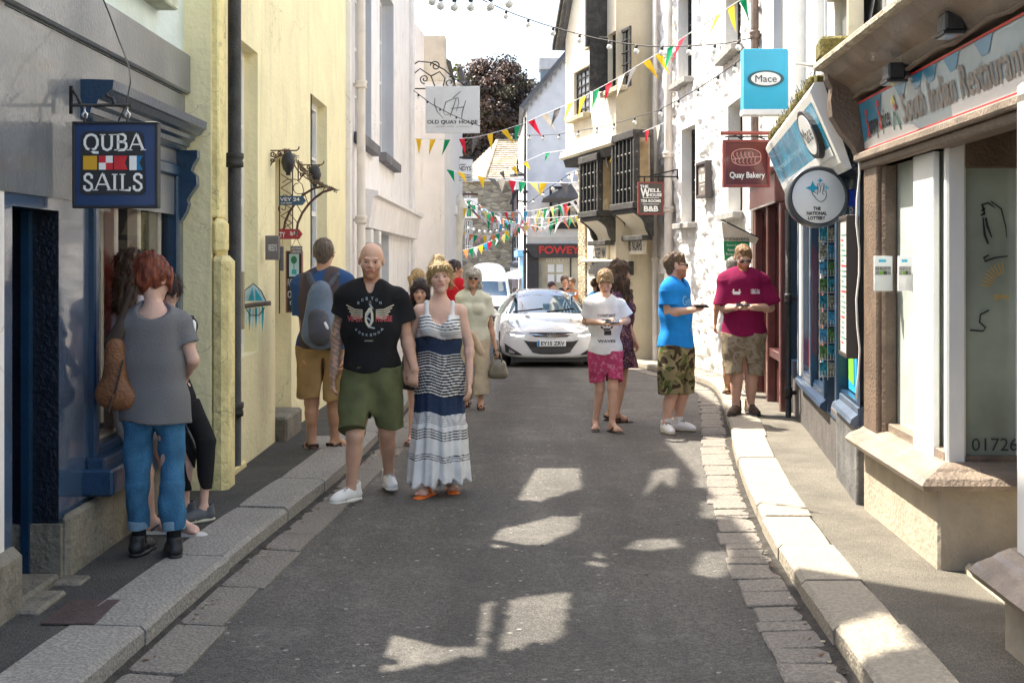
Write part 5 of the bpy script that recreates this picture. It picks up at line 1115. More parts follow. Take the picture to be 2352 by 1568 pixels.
def ramp_fabric(name, base, bands, axis_i=2, period=None, wob=.0):
    """stripes set by height on the garment; bands = [(z, colour)...] constant steps"""
    m = fabric(name, base); nt, L, p = nodes_of(m); tc = [n for n in nt.nodes if n.type == 'TEX_COORD'][0]
    s = N(nt, 'ShaderNodeSeparateXYZ'); L.new(tc.outputs['Object'], s.inputs[0]); v = s.outputs[axis_i]
    if wob:
        nz = N(nt, 'ShaderNodeTexNoise'); nz.inputs['Scale'].default_value = 5; L.new(tc.outputs['Object'], nz.inputs['Vector']); q = N(nt, 'ShaderNodeMath', operation='MULTIPLY_ADD'); q.inputs[1].default_value = wob; L.new(nz.outputs[0], q.inputs[0]); L.new(v, q.inputs[2]); v = q.outputs[0]
    if period:
        q = N(nt, 'ShaderNodeMath', operation='DIVIDE'); q.inputs[1].default_value = period; L.new(v, q.inputs[0]); f_ = N(nt, 'ShaderNodeMath', operation='FRACT'); L.new(q.outputs[0], f_.inputs[0]); v = f_.outputs[0]
    cur = None
    for i, (z, c) in enumerate(bands):
        if cur is None: cur = c; continue
        g = N(nt, 'ShaderNodeMath', operation='GREATER_THAN'); g.inputs[1].default_value = z; L.new(v, g.inputs[0]); x = N(nt, 'ShaderNodeMix', data_type='RGBA'); L.new(g.outputs[0], x.inputs[0])
        if isinstance(cur, tuple): x.inputs[6].default_value = (*cur, 1)
        else: L.new(cur, x.inputs[6])
        if isinstance(c, tuple): x.inputs[7].default_value = (*c, 1)
        else: L.new(c, x.inputs[7])
        cur = x.outputs[2]
    L.new(cur, p.inputs['Base Color']); return m
def camo(name, cols, sc):
    m = fabric(name, cols[0]); nt, L, p = nodes_of(m); tc = [n for n in nt.nodes if n.type == 'TEX_COORD'][0]; cur = None
    for i, c in enumerate(cols[1:]):
        mp = N(nt, 'ShaderNodeMapping'); mp.inputs['Location'].default_value = (i*7.3, i*3.1, i*5.7); L.new(tc.outputs['Object'], mp.inputs[0]); nz = N(nt, 'ShaderNodeTexNoise'); nz.inputs['Scale'].default_value = sc; nz.inputs['Detail'].default_value = 1.5; nz.inputs['Distortion'].default_value = 1.2; L.new(mp.outputs[0], nz.inputs['Vector'])
        g = N(nt, 'ShaderNodeMath', operation='GREATER_THAN'); g.inputs[1].default_value = .53; L.new(nz.outputs[0], g.inputs[0]); x = N(nt, 'ShaderNodeMix', data_type='RGBA'); L.new(g.outputs[0], x.inputs[0])
        if cur is None: x.inputs[6].default_value = (*cols[0], 1)
        else: L.new(cur, x.inputs[6])
        x.inputs[7].default_value = (*c, 1); cur = x.outputs[2]
    L.new(cur, p.inputs['Base Color']); return m
M_eyew = mat('eye_white', (.42, .38, .35), .2, .02); M_iris = mat('iris', (.05, .045, .04), .15, .1); M_lens = mat('sunglass_lens', (.012, .012, .014), .08, .1, coat=.8)
SK = skinmat('skin', (.60, .36, .26)); SKt = skinmat('tanned_skin', (.50, .28, .18)); SKp = skinmat('pale_skin', (.66, .42, .33))
STD = dict(ls=(-.172, .012, 1.395), le=(-.235, .03, 1.17), lw=(-.25, -.02, .92), rs=(.172, .012, 1.395), re=(.235, .03, 1.17), rw=(.25, -.02, .92),
           lh=(-.09, 0, .92), lk=(-.10, -.01, .50), la=(-.105, .02, .085), rh=(.09, 0, .92), rk=(.10, -.01, .50), ra=(.105, .02, .085), nk=(0, .015, 1.49))
def rot(yaw, pitch=0, roll=0):
    M = Matrix.Rotation(R(yaw), 3, 'Z') @ Matrix.Rotation(R(pitch), 3, 'X') @ Matrix.Rotation(R(roll), 3, 'Y'); return np.array(M)
class Person:
    def __init__(s, label, px, Y, zb, H, rz=0, j=None, fem=False, wide=1.0, skin=SK, head=(0, 0, 0), hoff=(0, 0, 0), feet=(0, 0), vox=.008, hands=True, toes=False, curl=(.9, .9), palm=None, group=None, category='person', hs=1.05, face=True, beard=None, brow=(.5, .4, .35), tattoo=False, lift={}):
        X = (px-CX)/F*Y; s.s = H/1.8; s.root = thing('person', label, category, (X, Y, zb), R(rz), group, True)
        s.Ri = np.array(Matrix.Rotation(-R(rz), 3, 'Z')); s.org = np.array((X, Y, zb)); s.vox = vox; s.fem = fem; s.wide = wide
        s.J = {k: np.array(v, float) for k, v in STD.items()}
        if fem:
            for k in ('ls', 'rs'): s.J[k][0] *= .87
            for k in ('le', 're', 'lw', 'rw'): s.J[k][0] *= .92
        for k in ('ls', 'rs'): s.J[k][0] *= wide**.6
        for k in ('le', 're', 'lw', 'rw'): s.J[k][0] *= wide**.8
        for k, v in (j or {}).items(): s.J[k] = s.pj(*v) if len(v) == 4 else np.array(v[:3], float)
        for k in ('la', 'ra'):
            if (j or {}).get(k) is None or len(j[k]) == 4: s.J[k][2] = .098+lift.get(k, 0)
        J = s.J; s.feet = feet; s.hd = (J['nk']+np.array((0, -.015, .165))+np.array(hoff), rot(*head)); s.hs = hs
        s.hfr = (s.hd[0], s.hd[1]*hs)
        s.handfr = {}
        s.body(skin, hands, toes, curl, palm or {}, face, beard, brow, tattoo)
    def pj(s, px, py, dy, _=0):
        Y = s.org[1]+dy; w_ = np.array(((px-CX)/F*Y, Y, CAMZ-(py-HY)/F*Y)); return (s.Ri @ (w_-s.org))/s.s
    def headprims(s):
        f = (s.hd[0], s.hd[1]); q = s.hs
        def h(a, b=None, ra=1, rb=None, k=.02, sc=(1, 1, 1), op='u'):
            return prim(np.array(a)*q, None if b is None else np.array(b)*q, ra*q, None if rb is None else rb*q, k, sc, op, fr=f)
        e = [h((0, .014, .030), None, 1, sc=(.077, .097, .088), k=.02), h((0, -.022, -.030), None, 1, sc=(.061, .074, .082), k=.02),
             h((0, -.045, -.072), (0, -.068, -.094), .040, .024, .022, (1.12, 1, 1)), h((-.034, -.082, .019), (.034, -.082, .019), .011, k=.014),
             h((0, -.088, .010), (0, -.106, -.020), .0075, .0125, .008), h((-.012, -.096, -.026), (.012, -.096, -.026), .0085, k=.006),
             h((-.040, -.058, -.022), None, .026, k=.02), h((.040, -.058, -.022), None, .026, k=.02),
             h((-.032, -.101, .003), None, .0135, k=.012, op='s'), h((.032, -.101, .003), None, .0135, k=.012, op='s'),
             h((-.017, -.088, -.050), (.017, -.088, -.050), .0075, k=.006), h((-.015, -.087, -.060), (.015, -.087, -.060), .008, k=.006),
             h((-.024, -.096, -.0555), (.024, -.096, -.0555), .003, k=.004, op='s')]
        for sg in (-1, 1): e.append(h((sg*.079, .012, -.004), None, 1, k=.006, sc=(.010, .019, .031)))
        for p in e:
            if p['ra'] == q: p['ra'] = p['rb'] = 1.0; p['sc'] = p['sc']*q
        return e
    def hand(s, W_, d, nrm, side, curl, spread=1):
        d = d/np.linalg.norm(d); nrm = nrm-d*(nrm @ d); nrm /= np.linalg.norm(nrm); x = np.cross(nrm, d)
        fr = (W_, np.stack([x, nrm, d], 1)); e = []
        def h(a, b, ra, rb=None, k=.008, sc=(1, 1, 1)): e.append(prim(a, b, ra, rb, k, sc, fr=fr))
        h((0, 0, .012), (0, 0, .07), .030, .037, .015, (1, .46, 1))
        for i, (bx, L) in enumerate(((-.029, .056), (-.010, .068), (.010, .070), (.029, .062))):
            a = np.array((bx, 0, .078)); an = curl*(1+.08*i)
            for q, (ln, r) in enumerate(((L*.42, .0098), (L*.33, .0088), (L*.3, .0078))):
                an_ = an*(.45+.55*q); b = a+ln*np.array((bx*.7/.03*.05, math.sin(an_), math.cos(an_))); h(a, b, r, r*.93, .006); a = b
        sd = side; h((sd*.026, .004, .02), (sd*.047, .014, .05), .0135, .0115, .01); h((sd*.047, .014, .05), (sd*.046, .03, .078), .0112, .009, .006)
        return e, fr
    def body(s, skin, hands, toes, curl, palm, face, beard, brow, tattoo):
        J = s.J; w_ = s.wide; e = []; fm = s.fem
        U = lambda *a, **k: e.append(prim(*a, **k))
        U((-.045, 0, .93), (.045, 0, .93), .118*w_*(1.03 if fm else 1), k=.03, sc=(1.08, .84, 1)); U((0, 0, 1.0), (0, 0, 1.13), .12*w_, .112*w_*(.9 if fm else 1), .05, (1.1, .8, 1))
        U((0, .0, 1.2), (0, .008, 1.36), .125*w_*(.9 if fm else 1), .125*w_*(.92 if fm else 1), .05, (1.18, .8, 1)); [U(J['nk']+(0, .015, -.045), J[a_]*(.86, 1, 1)+(0, 0, .0), .055, .050*(.9 if fm else 1), .04) for a_ in ('ls', 'rs')]
        U((0, .02, 1.38), J['nk']+(0, .0, -.01), .08, .056, .04); U(J['nk'], s.hd[0]+s.hd[1] @ np.array((0, .018, -.055)), .056*(.88 if fm else 1)*w_**.6, .054*(.85 if fm else 1)*w_**.5, .02)
        if fm:
            for q in (-1, 1): U((q*.07, -.085, 1.27), None, .062, k=.03)
        s.torso = [p_ for p_ in e if p_['a'][2] < 1.3]
        for a in 'lr':
            S_, E, Wr = J[a+'s'], J[a+'e'], J[a+'w']; g = (1.0 if not fm else .84)*w_**.9
            U(S_, None, .055*g, k=.03); U(S_, E, .050*g, .042*g, .03); U(E, Wr, .043*g, .027*g, .012); U(E+(Wr-E)*.22, None, .046*g, k=.02)
            Hp, Kn, An = J[a+'h'], J[a+'k'], J[a+'a']; g = (1.0 if not fm else .93)*w_**.8
            U(Hp, Kn, .088*g, .057*g, .04); s.torso.append(prim(Hp, Hp+(Kn-Hp)*.12, .088*g, k=.04)); U(Kn, An, .053*g, .034*g, .02); c = Kn+(An-Kn)*.28+np.array((0, .018, 0)); U(c, c+(An-Kn)*.18, .048*g, .042*g, .03)
            fa = s.feet[0 if a == 'l' else 1]; fd = np.array((math.sin(R(fa)), -math.cos(R(fa)), 0)); sd_ = np.array((-fd[1], fd[0], 0))
            U(An+(0, 0, -.0), An-fd*.03+(0, 0, -.045), .034, .030, .02); U(An-fd*.035+(0, 0, -.055), An+fd*.11+(0, 0, -.062), .030, .026, .02); U(An+(0, 0, -.01), An+fd*.10+(0, 0, -.055), .03, .026, .02)
            U(An+fd*.09+(0, 0, -.062)-sd_*.018, An+fd*.09+(0, 0, -.062)+sd_*.02, .025, .024, .02)
            if toes:
                for i in range(5): sg = 1 if a == 'l' else -1; o_ = An+fd*(.135-.008*abs(i-.5))+sd_*sg*(-.034+.017*i)+np.array((0, 0, -.068)); U(An+fd*.10+sd_*sg*(-.03+.015*i)+np.array((0, 0, -.066)), o_, .012 if i else .015, .009 if i else .013, .008)
            if hands:
                d = Wr-E; nn = np.array(palm.get(a, (.75 if a == 'l' else -.75, .2, 0)), float); side = palm.get(a+'t', 1 if a == 'l' else -1)
                h_, fr = s.hand(Wr, np.array(palm.get(a+'d', d), float), nn, side, curl[0 if a == 'l' else 1]); e += h_; s.handfr[a] = fr
            else: U(Wr, Wr+(Wr-E)/np.linalg.norm(Wr-E)*.09, .03, .028, .01, (1, 1, 1))
        if face: e += s.headprims()
        else: e.append(prim((0, .0, .01), None, 1, k=.01, sc=np.array((.075, .095, .11))*s.hs, fr=s.hd))
        s.bodyprims = e; hc, hr = s.hd; q = s.hs; J_ = J
        def tint(V):
            T = np.ones((len(V), 3)); h = ((V-hc) @ hr)/q; x, y, z = np.abs(h[:, 0]), h[:, 1], h[:, 2]; inh = np.linalg.norm(h, axis=1) < .16
            def sm(m, c, a=1.0):
                m = np.clip(m, 0, 1)*a*inh; T[:] = T*(1-m[:, None])+T*np.array(c)*m[:, None]
            if face:
                sm(1-(np.hypot((x)/.024, (z+.055)/.011)-.8)*4, (.78, .42, .42), (y < -.07)*1.0)
                sm(1-(np.hypot((x-.034)/.022, (z-.0225)/.0045)-.8)*3, brow, (y < -.06)*1.0)
                sm(1-(np.hypot((x-.042)/.03, (z+.026)/.025)-.3)*1.2, (1.0, .90, .88), (y < -.03)*1.0); sm(1-np.hypot(x/.018, (z+.022)/.02)*.8, (1, .93, .91), (y < -.08)*1.0)
                sm(1-(np.hypot((x-.031)/.020, (z-.003)/.010)-.7)*2, (.86, .76, .74), (y < -.06)*1.0)
                if beard: sm(np.clip((-.028-z)/.012, 0, 1)*np.clip((x-.012)/.01+(-(z+.062))/.006, 0, 1)*np.clip((.02-y)/.02, 0, 1), beard)
            if tattoo:
                A, B, C_ = J_['ls'], J_['le'], J_['lw']
                def dseg(P, a, b): t = np.clip(((P-a) @ (b-a))/((b-a) @ (b-a)), 0, 1); return np.linalg.norm(P-a-t[:, None]*(b-a), axis=1)
                near = np.minimum(dseg(V, A, B), dseg(V, B, C_)) < .085; P = V*75
                n_ = np.sin(P[:, 0]+2*np.sin(P[:, 2]*.7))*np.sin(P[:, 2]*.9+1.7*np.sin(P[:, 1]*1.2))+.6*np.sin(P[:, 2]*2.3+P[:, 0]*1.5); m = near & (n_ > -.25); T[m] *= (.42, .5, .56); T[near & (n_ <= -.25)] *= (.8, .78, .78)
            return T
        c = s.hd[0]; fz = (c[2]-.13, c[2]+.13); fx = (c[0]-.095, c[0]+.095); fs = s.vox*.62
        o = solid('body', e, skin, s.root, s.vox, s.s, fine=((fx, fs), (None, None), (fz, fs)), tint=tint); s.bodyo = o
        if face:
            for sg in (-1, 1):
                mb = MB(); c_ = s.hd[0]+s.hd[1] @ (np.array((sg*.031, -.0785, .003))*q); r = .0102*q
                vs = []; n = 10
                for i in range(n+1):
                    for k in range(12):
                        th_, phi = math.pi*i/n, 2*math.pi*k/12; v_ = np.array((math.sin(th_)*math.cos(phi), -math.cos(th_), math.sin(th_)*math.sin(phi))); vs.append((c_+s.hd[1] @ (v_*r))*s.s)
                fs_ = [(i*12+k, i*12+(k+1) % 12, (i+1)*12+(k+1) % 12, (i+1)*12+k) for i in range(n) for k in range(12)]
                mb.add(vs, fs_[:24], M_iris, True); mb.add(vs, fs_[24:], M_eyew, True); mb.build('eye', s.root)
    # -------- things worn
    def infl(s, L): return [dict(p_, ra=p_['ra']+L/p_['sc'].min(), rb=p_['rb']+L/p_['sc'].min()) for p_ in s.torso]
    def solid(s, name, prims, mt, parent=None, vox=None, **kw): return solid(name, prims, mt, parent or s.root, vox or s.vox, s.s, **kw)
    def hair(s, prims, mt, wr=.005, wf=90, cut=True, front=-.045, hz=.045, vox=None, name='hair', short=False):
        f = s.hd; q = s.hs; e = []
        for p in prims:
            p = list(p); a, b, ra, rb = p[:4]; sc = p[4] if len(p) > 4 else (1, 1, 1); k = p[5] if len(p) > 5 else .02
            e.append(prim(np.array(a)*q, None if b is None else np.array(b)*q, (ra or 1)*(q if ra else 1), None if rb is None else rb*q, k, np.array(sc)*(1 if ra else q), fr=f))
        if cut:      # clear the face
            e.append(prim(np.array((0, -.12, -.055))*q, np.array((0, -.115, hz-.065))*q, .072*q, k=.012, op='s', sc=(.82, 1, 1), fr=f))
        o = s.solid(name, e, mt, vox=vox or s.vox*.75, wr=wr, wf=wf)
        if s.vox < .0095: s.strands(o, mt, short)
        return o
    def strands(s, o, mt, short=False):
        me = o.data; n = len(me.vertices); V = np.empty(n*3, np.float32); me.vertices.foreach_get('co', V); V = V.reshape(-1, 3).astype(float); Nn = np.empty(n*3, np.float32); me.vertices.foreach_get('normal', Nn); Nn = Nn.reshape(-1, 3).astype(float)
        rg = np.random.default_rng(5); k = rg.integers(0, n, int(n*.35)); P, Q = V[k], Nn[k]; L = (rg.uniform(.006, .016, len(k)) if short else rg.uniform(.012, .045, len(k)))[:, None]*s.s
        d = np.array((0, .25, -1.))[None]; d = d-Q*(Q*d).sum(1)[:, None]; d = d/np.maximum(np.linalg.norm(d, axis=1), .2)[:, None]+rg.normal(size=P.shape)*.32+Q*.22; sd = np.cross(d, Q); sd /= np.linalg.norm(sd, axis=1)[:, None]; w_ = .0016*s.s
        R0_ = P-Q*.002; M_ = P+d*L*.5+Q*L*.08; E_ = P+d*L-Q*L*.08
        VV = np.stack([R0_-sd*w_, R0_+sd*w_, M_+sd*w_, M_-sd*w_, E_+sd*w_*.3, E_-sd*w_*.3], 1).reshape(-1, 3); b = np.arange(len(k))[:, None]*6; Fq = np.concatenate([b+np.array([0, 1, 2, 3]), b+np.array([3, 2, 4, 5])])
        F0 = np.empty(len(me.polygons)*4, np.int32); me.polygons.foreach_get('vertices', F0) if False else me.loops.foreach_get('vertex_index', F0); F0 = F0.reshape(-1, 4)
        o2 = nmesh(o.name, np.concatenate([V, VV]), np.concatenate([F0, Fq+n]), mt, s.root); nm = o.name; bpy.data.objects.remove(o); bpy.data.meshes.remove(me); o2.name = nm; o2.data.name = nm
    def cap(s, t=.008, back=0.0): return [((0, .018+back, .034), None, None, None, (.077+t, .097+t, .088+t))]
    def shirt(s, mt, hem=.88, sl=.55, neck=('v', .07), loose=.018, name='t_shirt', wr=.0095, flare=.0, sleeve_r=.078, wf=21, long=False, neckdrop=0, seed=1, back=0):
        J = s.J; w_ = s.wide; e = []; U = lambda *a, **k: e.append(prim(*a, **k)); L = loose; s.hem = hem; fm = .93 if s.fem else 1
        U((0, 0, hem-.05), (0, 0, 1.12), (.142+flare)*w_+L, .118*w_*fm+L, .05, (1.15, .82, 1)); U((0, 0, 1.18), (0, .008, 1.37), .128*w_*fm+L, .128*w_*fm+L, .06, (1.2, .82, 1))
        [U(J['nk']+(0, .015, -.05), J[a_]*(.86, 1, 1), .058+L*.4, .050*fm+L*.5, .04) for a_ in ('ls', 'rs')]; U((0, .02, 1.38), J['nk']+(0, 0, -.03), .085+L*.5, .060+L*.4, .04)
        if s.fem:
            for q in (-1, 1): U((q*.07, -.088, 1.27), None, .064+L*.6, k=.035)
        for a in 'lr':
            S_, E = J[a+'s'], J[a+'e']; g = w_**.9*(.88 if s.fem else 1)
            U(S_, None, .056*g+L*.62, k=.03)
            if sl: d = E-S_; U(S_-d*.03, S_+d*sl, .056*g+L*.6, sleeve_r*g, .025, flat=True)
            if long: U(E, J[a+'w'], .055, .042, .01)
        e += s.infl(.012)
        e.append(prim((0, 0, -1), ra=-hem, op='c'))
        nk = J['nk']
        if neck[0] == 'v' and neck[1] > .03: e.append(prim(nk+(0, -.01, .03), nk+(0, -.115, -.045), .06, .012, .008, op='s'))
        if neck[0] == 'scoop': e.append(prim(nk+(0, -.10*(-1 if back else 1), .02), None, neck[1], k=.01, op='s', sc=(1.15, 1.2, .9))); 
        e.append(prim(nk+(0, -.012, .05), nk+(0, -.012, -.0), .066, .070, .008, op='s'))
        s.top = s.solid(name, e, mt, wr=wr, wf=wf, seed=seed); s.topprims = e; return s.top
    def shorts(s, mt, top=None, frac=.86, r=(.118, .10), name='shorts', wr=.0095, L=.012, crotch=.80, seed=2, wf=24, kn=None):
        J = s.J; w_ = s.wide; e = []; U = lambda *a, **k: e.append(prim(*a, **k)); top = getattr(s, 'hem', .93)+.012
        U((-.04, .0, .93), (.04, 0, .93), .115*w_+L, k=.04, sc=(1.08, .9, 1)); U((0, 0, .86), (0, 0, top+.02), .12*w_+L, .118*w_+L, .04, (1.1, .86, 1))
        for a in 'lr':
            Hp, Kn, An = J[a+'h'], J[a+'k'], J[a+'a']
            if frac <= 1: U(Hp+(0, 0, .03), Hp+(Kn-Hp)*.5, r[0]*w_**.8, (r[0]*.5+r[1]*.5)*w_**.75, .04); U(Hp+(Kn-Hp)*.2, Hp+(Kn-Hp)*frac, r[0]*.96*w_**.8, r[1]*w_**.7, .02, flat=True)
            else:
                U(Hp+(0, 0, .02), Kn, r[0]*w_**.8, r[1]*w_**.7, .02); U(Kn, Kn+(An-Kn)*(frac-1), r[1]*w_**.7, (r[2] if len(r) > 2 else r[1])*w_**.7, .02, flat=True)
        e += s.infl(.006)
        mk = (J['lk']+J['rk'])/2+(np.array((0, 0, -.3)) if frac > 1 else 0)*1; cr_ = np.array((0, 0, .775)); e.append(prim(cr_, mk, .004, .022 if frac <= 1 else .03, .022, (1, 14, 1), 's'))
        e.append(prim((0, 0, 1), ra=top, op='c')); s.bottomprims = e
        s.bot = s.solid(name, e, mt, wr=wr, wf=wf, seed=seed); return s.bot
    def pocket(s, a, fr=.62, mt=None, par=None, out=.10):
        Hp, Kn = s.J[a+'h'], s.J[a+'k']; c = Hp+(Kn-Hp)*fr+np.array(((-1 if a == 'l' else 1)*out, 0, 0))
        s.solid('pocket', [prim(c+(0, -.0, .055), c+(0, 0, -.055), .05, .055, .01, (.45, 1.1, 1), flat=True)], mt, par or s.bot, wr=.003)
    def shoes(s, mt, solemt, name='shoe', h=.075, big=1.0, sides='lr', lace=None, sock=None):
        for a in sides:
            An = s.J[a+'a']; fa = s.feet[0 if a == 'l' else 1]; fd = np.array((math.sin(R(fa)), -math.cos(R(fa)), 0)); sd = np.array((-fd[1], fd[0], 0)); z0 = An[2]-.098
            B = np.array((An[0], An[1], z0)); M = np.stack([sd, -fd, np.array((0, 0, 1.))], 1); f = (B, M); b = big
            e = [prim((0, .045, .045), (0, -.11, .04), .042*b, .040*b, .02, (1, 1, .9), fr=f), prim((0, .035, .06), (0, .03, h+.03), .044*b, .046*b, .02, fr=f), prim((0, -.03, .07), (0, -.12, .042), .036*b, .034*b, .03, fr=f), prim(np.array((0, -.15, .034))*(1, b, 1), None, .036*b, k=.02, sc=(1.1, 1.1, .85), fr=f)]
            e.append(prim((0, .02, h+.045), (0, .03, h+.09), .038, .045, .01, op='s', fr=f))
            sh_ = s.solid(name, e, mt, vox=.007)
            so_ = [prim((0, .05, .014), (0, -.02, .014), .041*b, .038*b, .02, (1.05, 1, .42), fr=f), prim((0, -.02, .014), (0, -.15*b, .014), .040*b, .045*b, .02, (1.05, 1, .40), fr=f)]
            s.solid('sole', so_, solemt, sh_, vox=.007)
            if lace:
                l = [prim((-.022, -.050-.02*i, .100-.011*i), (.022, -.060-.02*i, .100-.011*i), .0065, k=.003, fr=f) for i in range(4)]; s.solid('lace', l, lace, sh_, vox=.005)
            if sock: s.solid('sock', [prim(An+(0, 0, -.03), An+(s.J[a+'k']-An)/np.linalg.norm(s.J[a+'k']-An)*.07, .043, .041, .01, flat=True)], sock, vox=.007)
    def flipflops(s, mt, strap, name='flip_flop', sides='lr', straps='v', thick=.012):
        for a in sides:
            An = s.J[a+'a']; fa = s.feet[0 if a == 'l' else 1]; fd = np.array((math.sin(R(fa)), -math.cos(R(fa)), 0)); sd = np.array((-fd[1], fd[0], 0)); z0 = An[2]-.094
            B = np.array((An[0], An[1], z0)); M = np.stack([sd, -fd, np.array((0, 0, 1.))], 1); f = (B, M)
            o = s.solid(name, [prim((0, .05, 0), (0, -.15, 0), .036, .046, .01, (1, 1, thick/.04), fr=f)], mt, vox=.006)
            if straps == 'v': e = [prim((q*.036, -.02, .025), (q*.03, -.06, .055), .008, k=.004, fr=f) for q in (-1, 1)]+[prim((q*.03, -.06, .055), (0, -.115, .04), .008, k=.006, fr=f) for q in (-1, 1)]
            else: e = [prim((-.04, y_, .02), (0, y_-.01, .075-.2*max(0, -y_-.0)), .012, k=.008, fr=f) for y_ in (-.11, -.03)]+[prim((.04, y_, .02), (0, y_-.01, .075-.2*max(0, -y_)), .012, k=.008, fr=f) for y_ in (-.11, -.03)]+[prim((q*.036, .06, .03), (q*.037, -.03, .05), .010, k=.006, fr=f) for q in (-1, 1)]+[prim((-.034, .065, .05), (.034, .065, .05), .012, k=.006, fr=f)]
            s.solid('strap', e, strap, o, vox=.006)
    def glasses(s, lift=0, mt=None, up=0):
        q = s.hs; f = s.hd; e = []
        for sg in (-1, 1): e += [prim(np.array((sg*.032, -.100-up*.0, .004+lift))*q, np.array((sg*.036, -.097, .003+lift))*q, .019*q, k=.004, sc=(1.1, .5, .82), fr=f), prim(np.array((sg*.055, -.088, .008+lift))*q, np.array((sg*.079, .0, .008+lift))*q, .0045*q, k=.003, fr=f)]
        e.append(prim(np.array((-.012, -.103, .009+lift))*q, np.array((.012, -.103, .009+lift))*q, .004*q, k=.004, fr=f))
        if lift > .03:
            for p in e: p['a'] = p['a']+np.array((0, .035, .0)); p['b'] = p['b']+np.array((0, .035, .0))
        s.solid('sunglasses', e, mt or M_lens, vox=.0045)
    def project(s, o, items, mt, y0=-1, dirn=1, name='print', off=.003):
        """lay flat artwork (list of (verts2d, faces)) on the garment; coordinates are local x,z in metres of the 1.8 m body"""
        me = o.data; n = len(me.polygons); bv = BVHTree.FromPolygons([v.co for v in me.vertices], [tuple(p.vertices) for p in me.polygons])
        mb = MB(); d = Vector((0, dirn, 0))
        for V2, F2_ in items:
            vs = []
            for x, z in V2:
                h = bv.ray_cast(Vector((x*s.s, y0, z*s.s)), d); p = h[0] if h[0] else Vector((x*s.s, 0, z*s.s)); vs.append(p-d*off)
            mb.add(vs, F2_, mt)
        return mb.build(name, o)
def T2(s_, x0, z0, x1, z1, bold=.02):
    v, f = textgeo(s_, bold); return [(x0+a*(x1-x0), z0+b*(z1-z0)) for a, b in v], f
def subdiv_line(pts, w):
    vs = []; fs = []; P = []
    for a, b in zip(pts, pts[1:]):
        n = max(1, int(math.hypot(b[0]-a[0], b[1]-a[1])/.012)); P += [(a[0]+(b[0]-a[0])*i/n, a[1]+(b[1]-a[1])*i/n) for i in range(n)]
    P.append(pts[-1]); n = len(P)
    for i in range(n):
        a, b = P[max(i-1, 0)], P[min(i+1, n-1)]; dx, dz = b[0]-a[0], b[1]-a[1]; l = math.hypot(dx, dz) or 1; vs += [(P[i][0]-dz/l*w/2, P[i][1]+dx/l*w/2), (P[i][0]+dz/l*w/2, P[i][1]-dx/l*w/2)]
    return vs, [(2*i, 2*i+1, 2*i+3, 2*i+2) for i in range(n-1)]
# ================================================================ PEOPLE
cyl = lambda *a: None
Wt = fabric('white_cotton', (.78, .77, .76)); Bk = fabric('black_cotton', (.016, .016, .018)); Kh = fabric('olive_cotton', (.105, .115, .055), var=.2)
M_shoew = mat('white_leather', (.78, .77, .75), .5, .05); M_sole = mat('white_rubber', (.70, .68, .62), .6, .05)
# --- bald man
p = Person('bald bearded man in black winged print T-shirt and olive shorts holding hands', 853, 8.7, 0, 1.83, 0, vox=.0065, wide=1.10, skin=SK, head=(4, 8, 3), feet=(-38, 14), lift={'ra': .02}, beard=(.74, .62, .54), brow=(.7, .55, .5), tattoo=True,
    j=dict(le=(778, 752, .03, 0), lw=(766, 862, -.05, 0), re=(934, 775, .05, 0), rw=(952, 848, -.05, 0), lh=(828, 890, -.01, 0), lk=(815, 1000, -.2, 0), la=(807, 1113, -.16, 0), rh=(882, 890, 0, 0), rk=(889, 990, .0, 0), ra=(893, 1092, .28, 0)),
    curl=(.7, .9), palm={'l': (.8, .3, 0), 'lt': 1, 'r': (.1, .9, 0), 'rd': (-.12, -.1, -.9), 'rt': 1})
p.shirt(Bk, hem=.90, sl=.58, neck=('v', .07), loose=.016, name='t_shirt', sleeve_r=.082)
c = 0
wing = []
for k in range(5):
    for sg in (-1, 1):
        a0 = (sg*.045, 1.315-.012*k); a1 = (sg*(.165-.012*k), 1.350-.022*k); wing.append(subdiv_line([a0, (sg*.1, 1.318-.016*k), a1], .0075))
Cp = fabric('cream_print', (.62, .57, .44)); Rp = fabric('red_print', (.40, .09, .10)); Gp = fabric('bluegrey_print', (.35, .42, .48))
p.project(p.top, wing+[subdiv_line([(.006, 1.33), (-.02, 1.29), (-.022, 1.24), (0, 1.20), (.022, 1.24), (.02, 1.29), (.006, 1.33)], .016), T2('ROCKABILLY', -.03, 1.10, .03, 1.108)], Cp)
p.project(p.top, [T2('VIPER', -.155, 1.235, -.045, 1.275, .03), T2('HOUSE', .045, 1.235, .155, 1.275, .03)], Rp)
p.project(p.top, [subdiv_line([(0, 1.36), (.02, 1.33), (.0, 1.30), (-.02, 1.27), (.015, 1.24), (.0, 1.2), (.04, 1.19)], .010)]+[T2(ch, x-.008, z-.01, x+.008, z+.01, .02) for ch, x, z in zip('BOSTON', (-.075, -.048, -.018, .02, .05, .076), (1.365, 1.385, 1.395, 1.395, 1.385, 1.365))]+[T2(ch, x-.008, z-.009, x+.008, z+.009, .02) for ch, x, z in zip('WORKSHOP', (-.09, -.066, -.04, -.014, .014, .04, .066, .09), (1.18, 1.162, 1.15, 1.145, 1.145, 1.15, 1.162, 1.18))], Gp)
p.shorts(Kh, top=.955, frac=.93, r=(.125, .112), L=.014); p.pocket('r', .72, Kh, out=.085); p.pocket('l', .72, Kh, out=.085)
p.shoes(M_shoew, M_sole, lace=mat('grey_lace', (.40, .40, .41), .8), h=.085)
nk = p.J['nk']; p.solid('sunglasses', [prim(nk+(-.0, -.125, -.09), nk+(.0, -.135, -.13), .014, .018, .004, (1, .5, 1)), prim(nk+(-.0, -.13, -.13), nk+(.02, -.135, -.17), .016, .014, .004, (1, .5, 1))], M_lens, vox=.005)
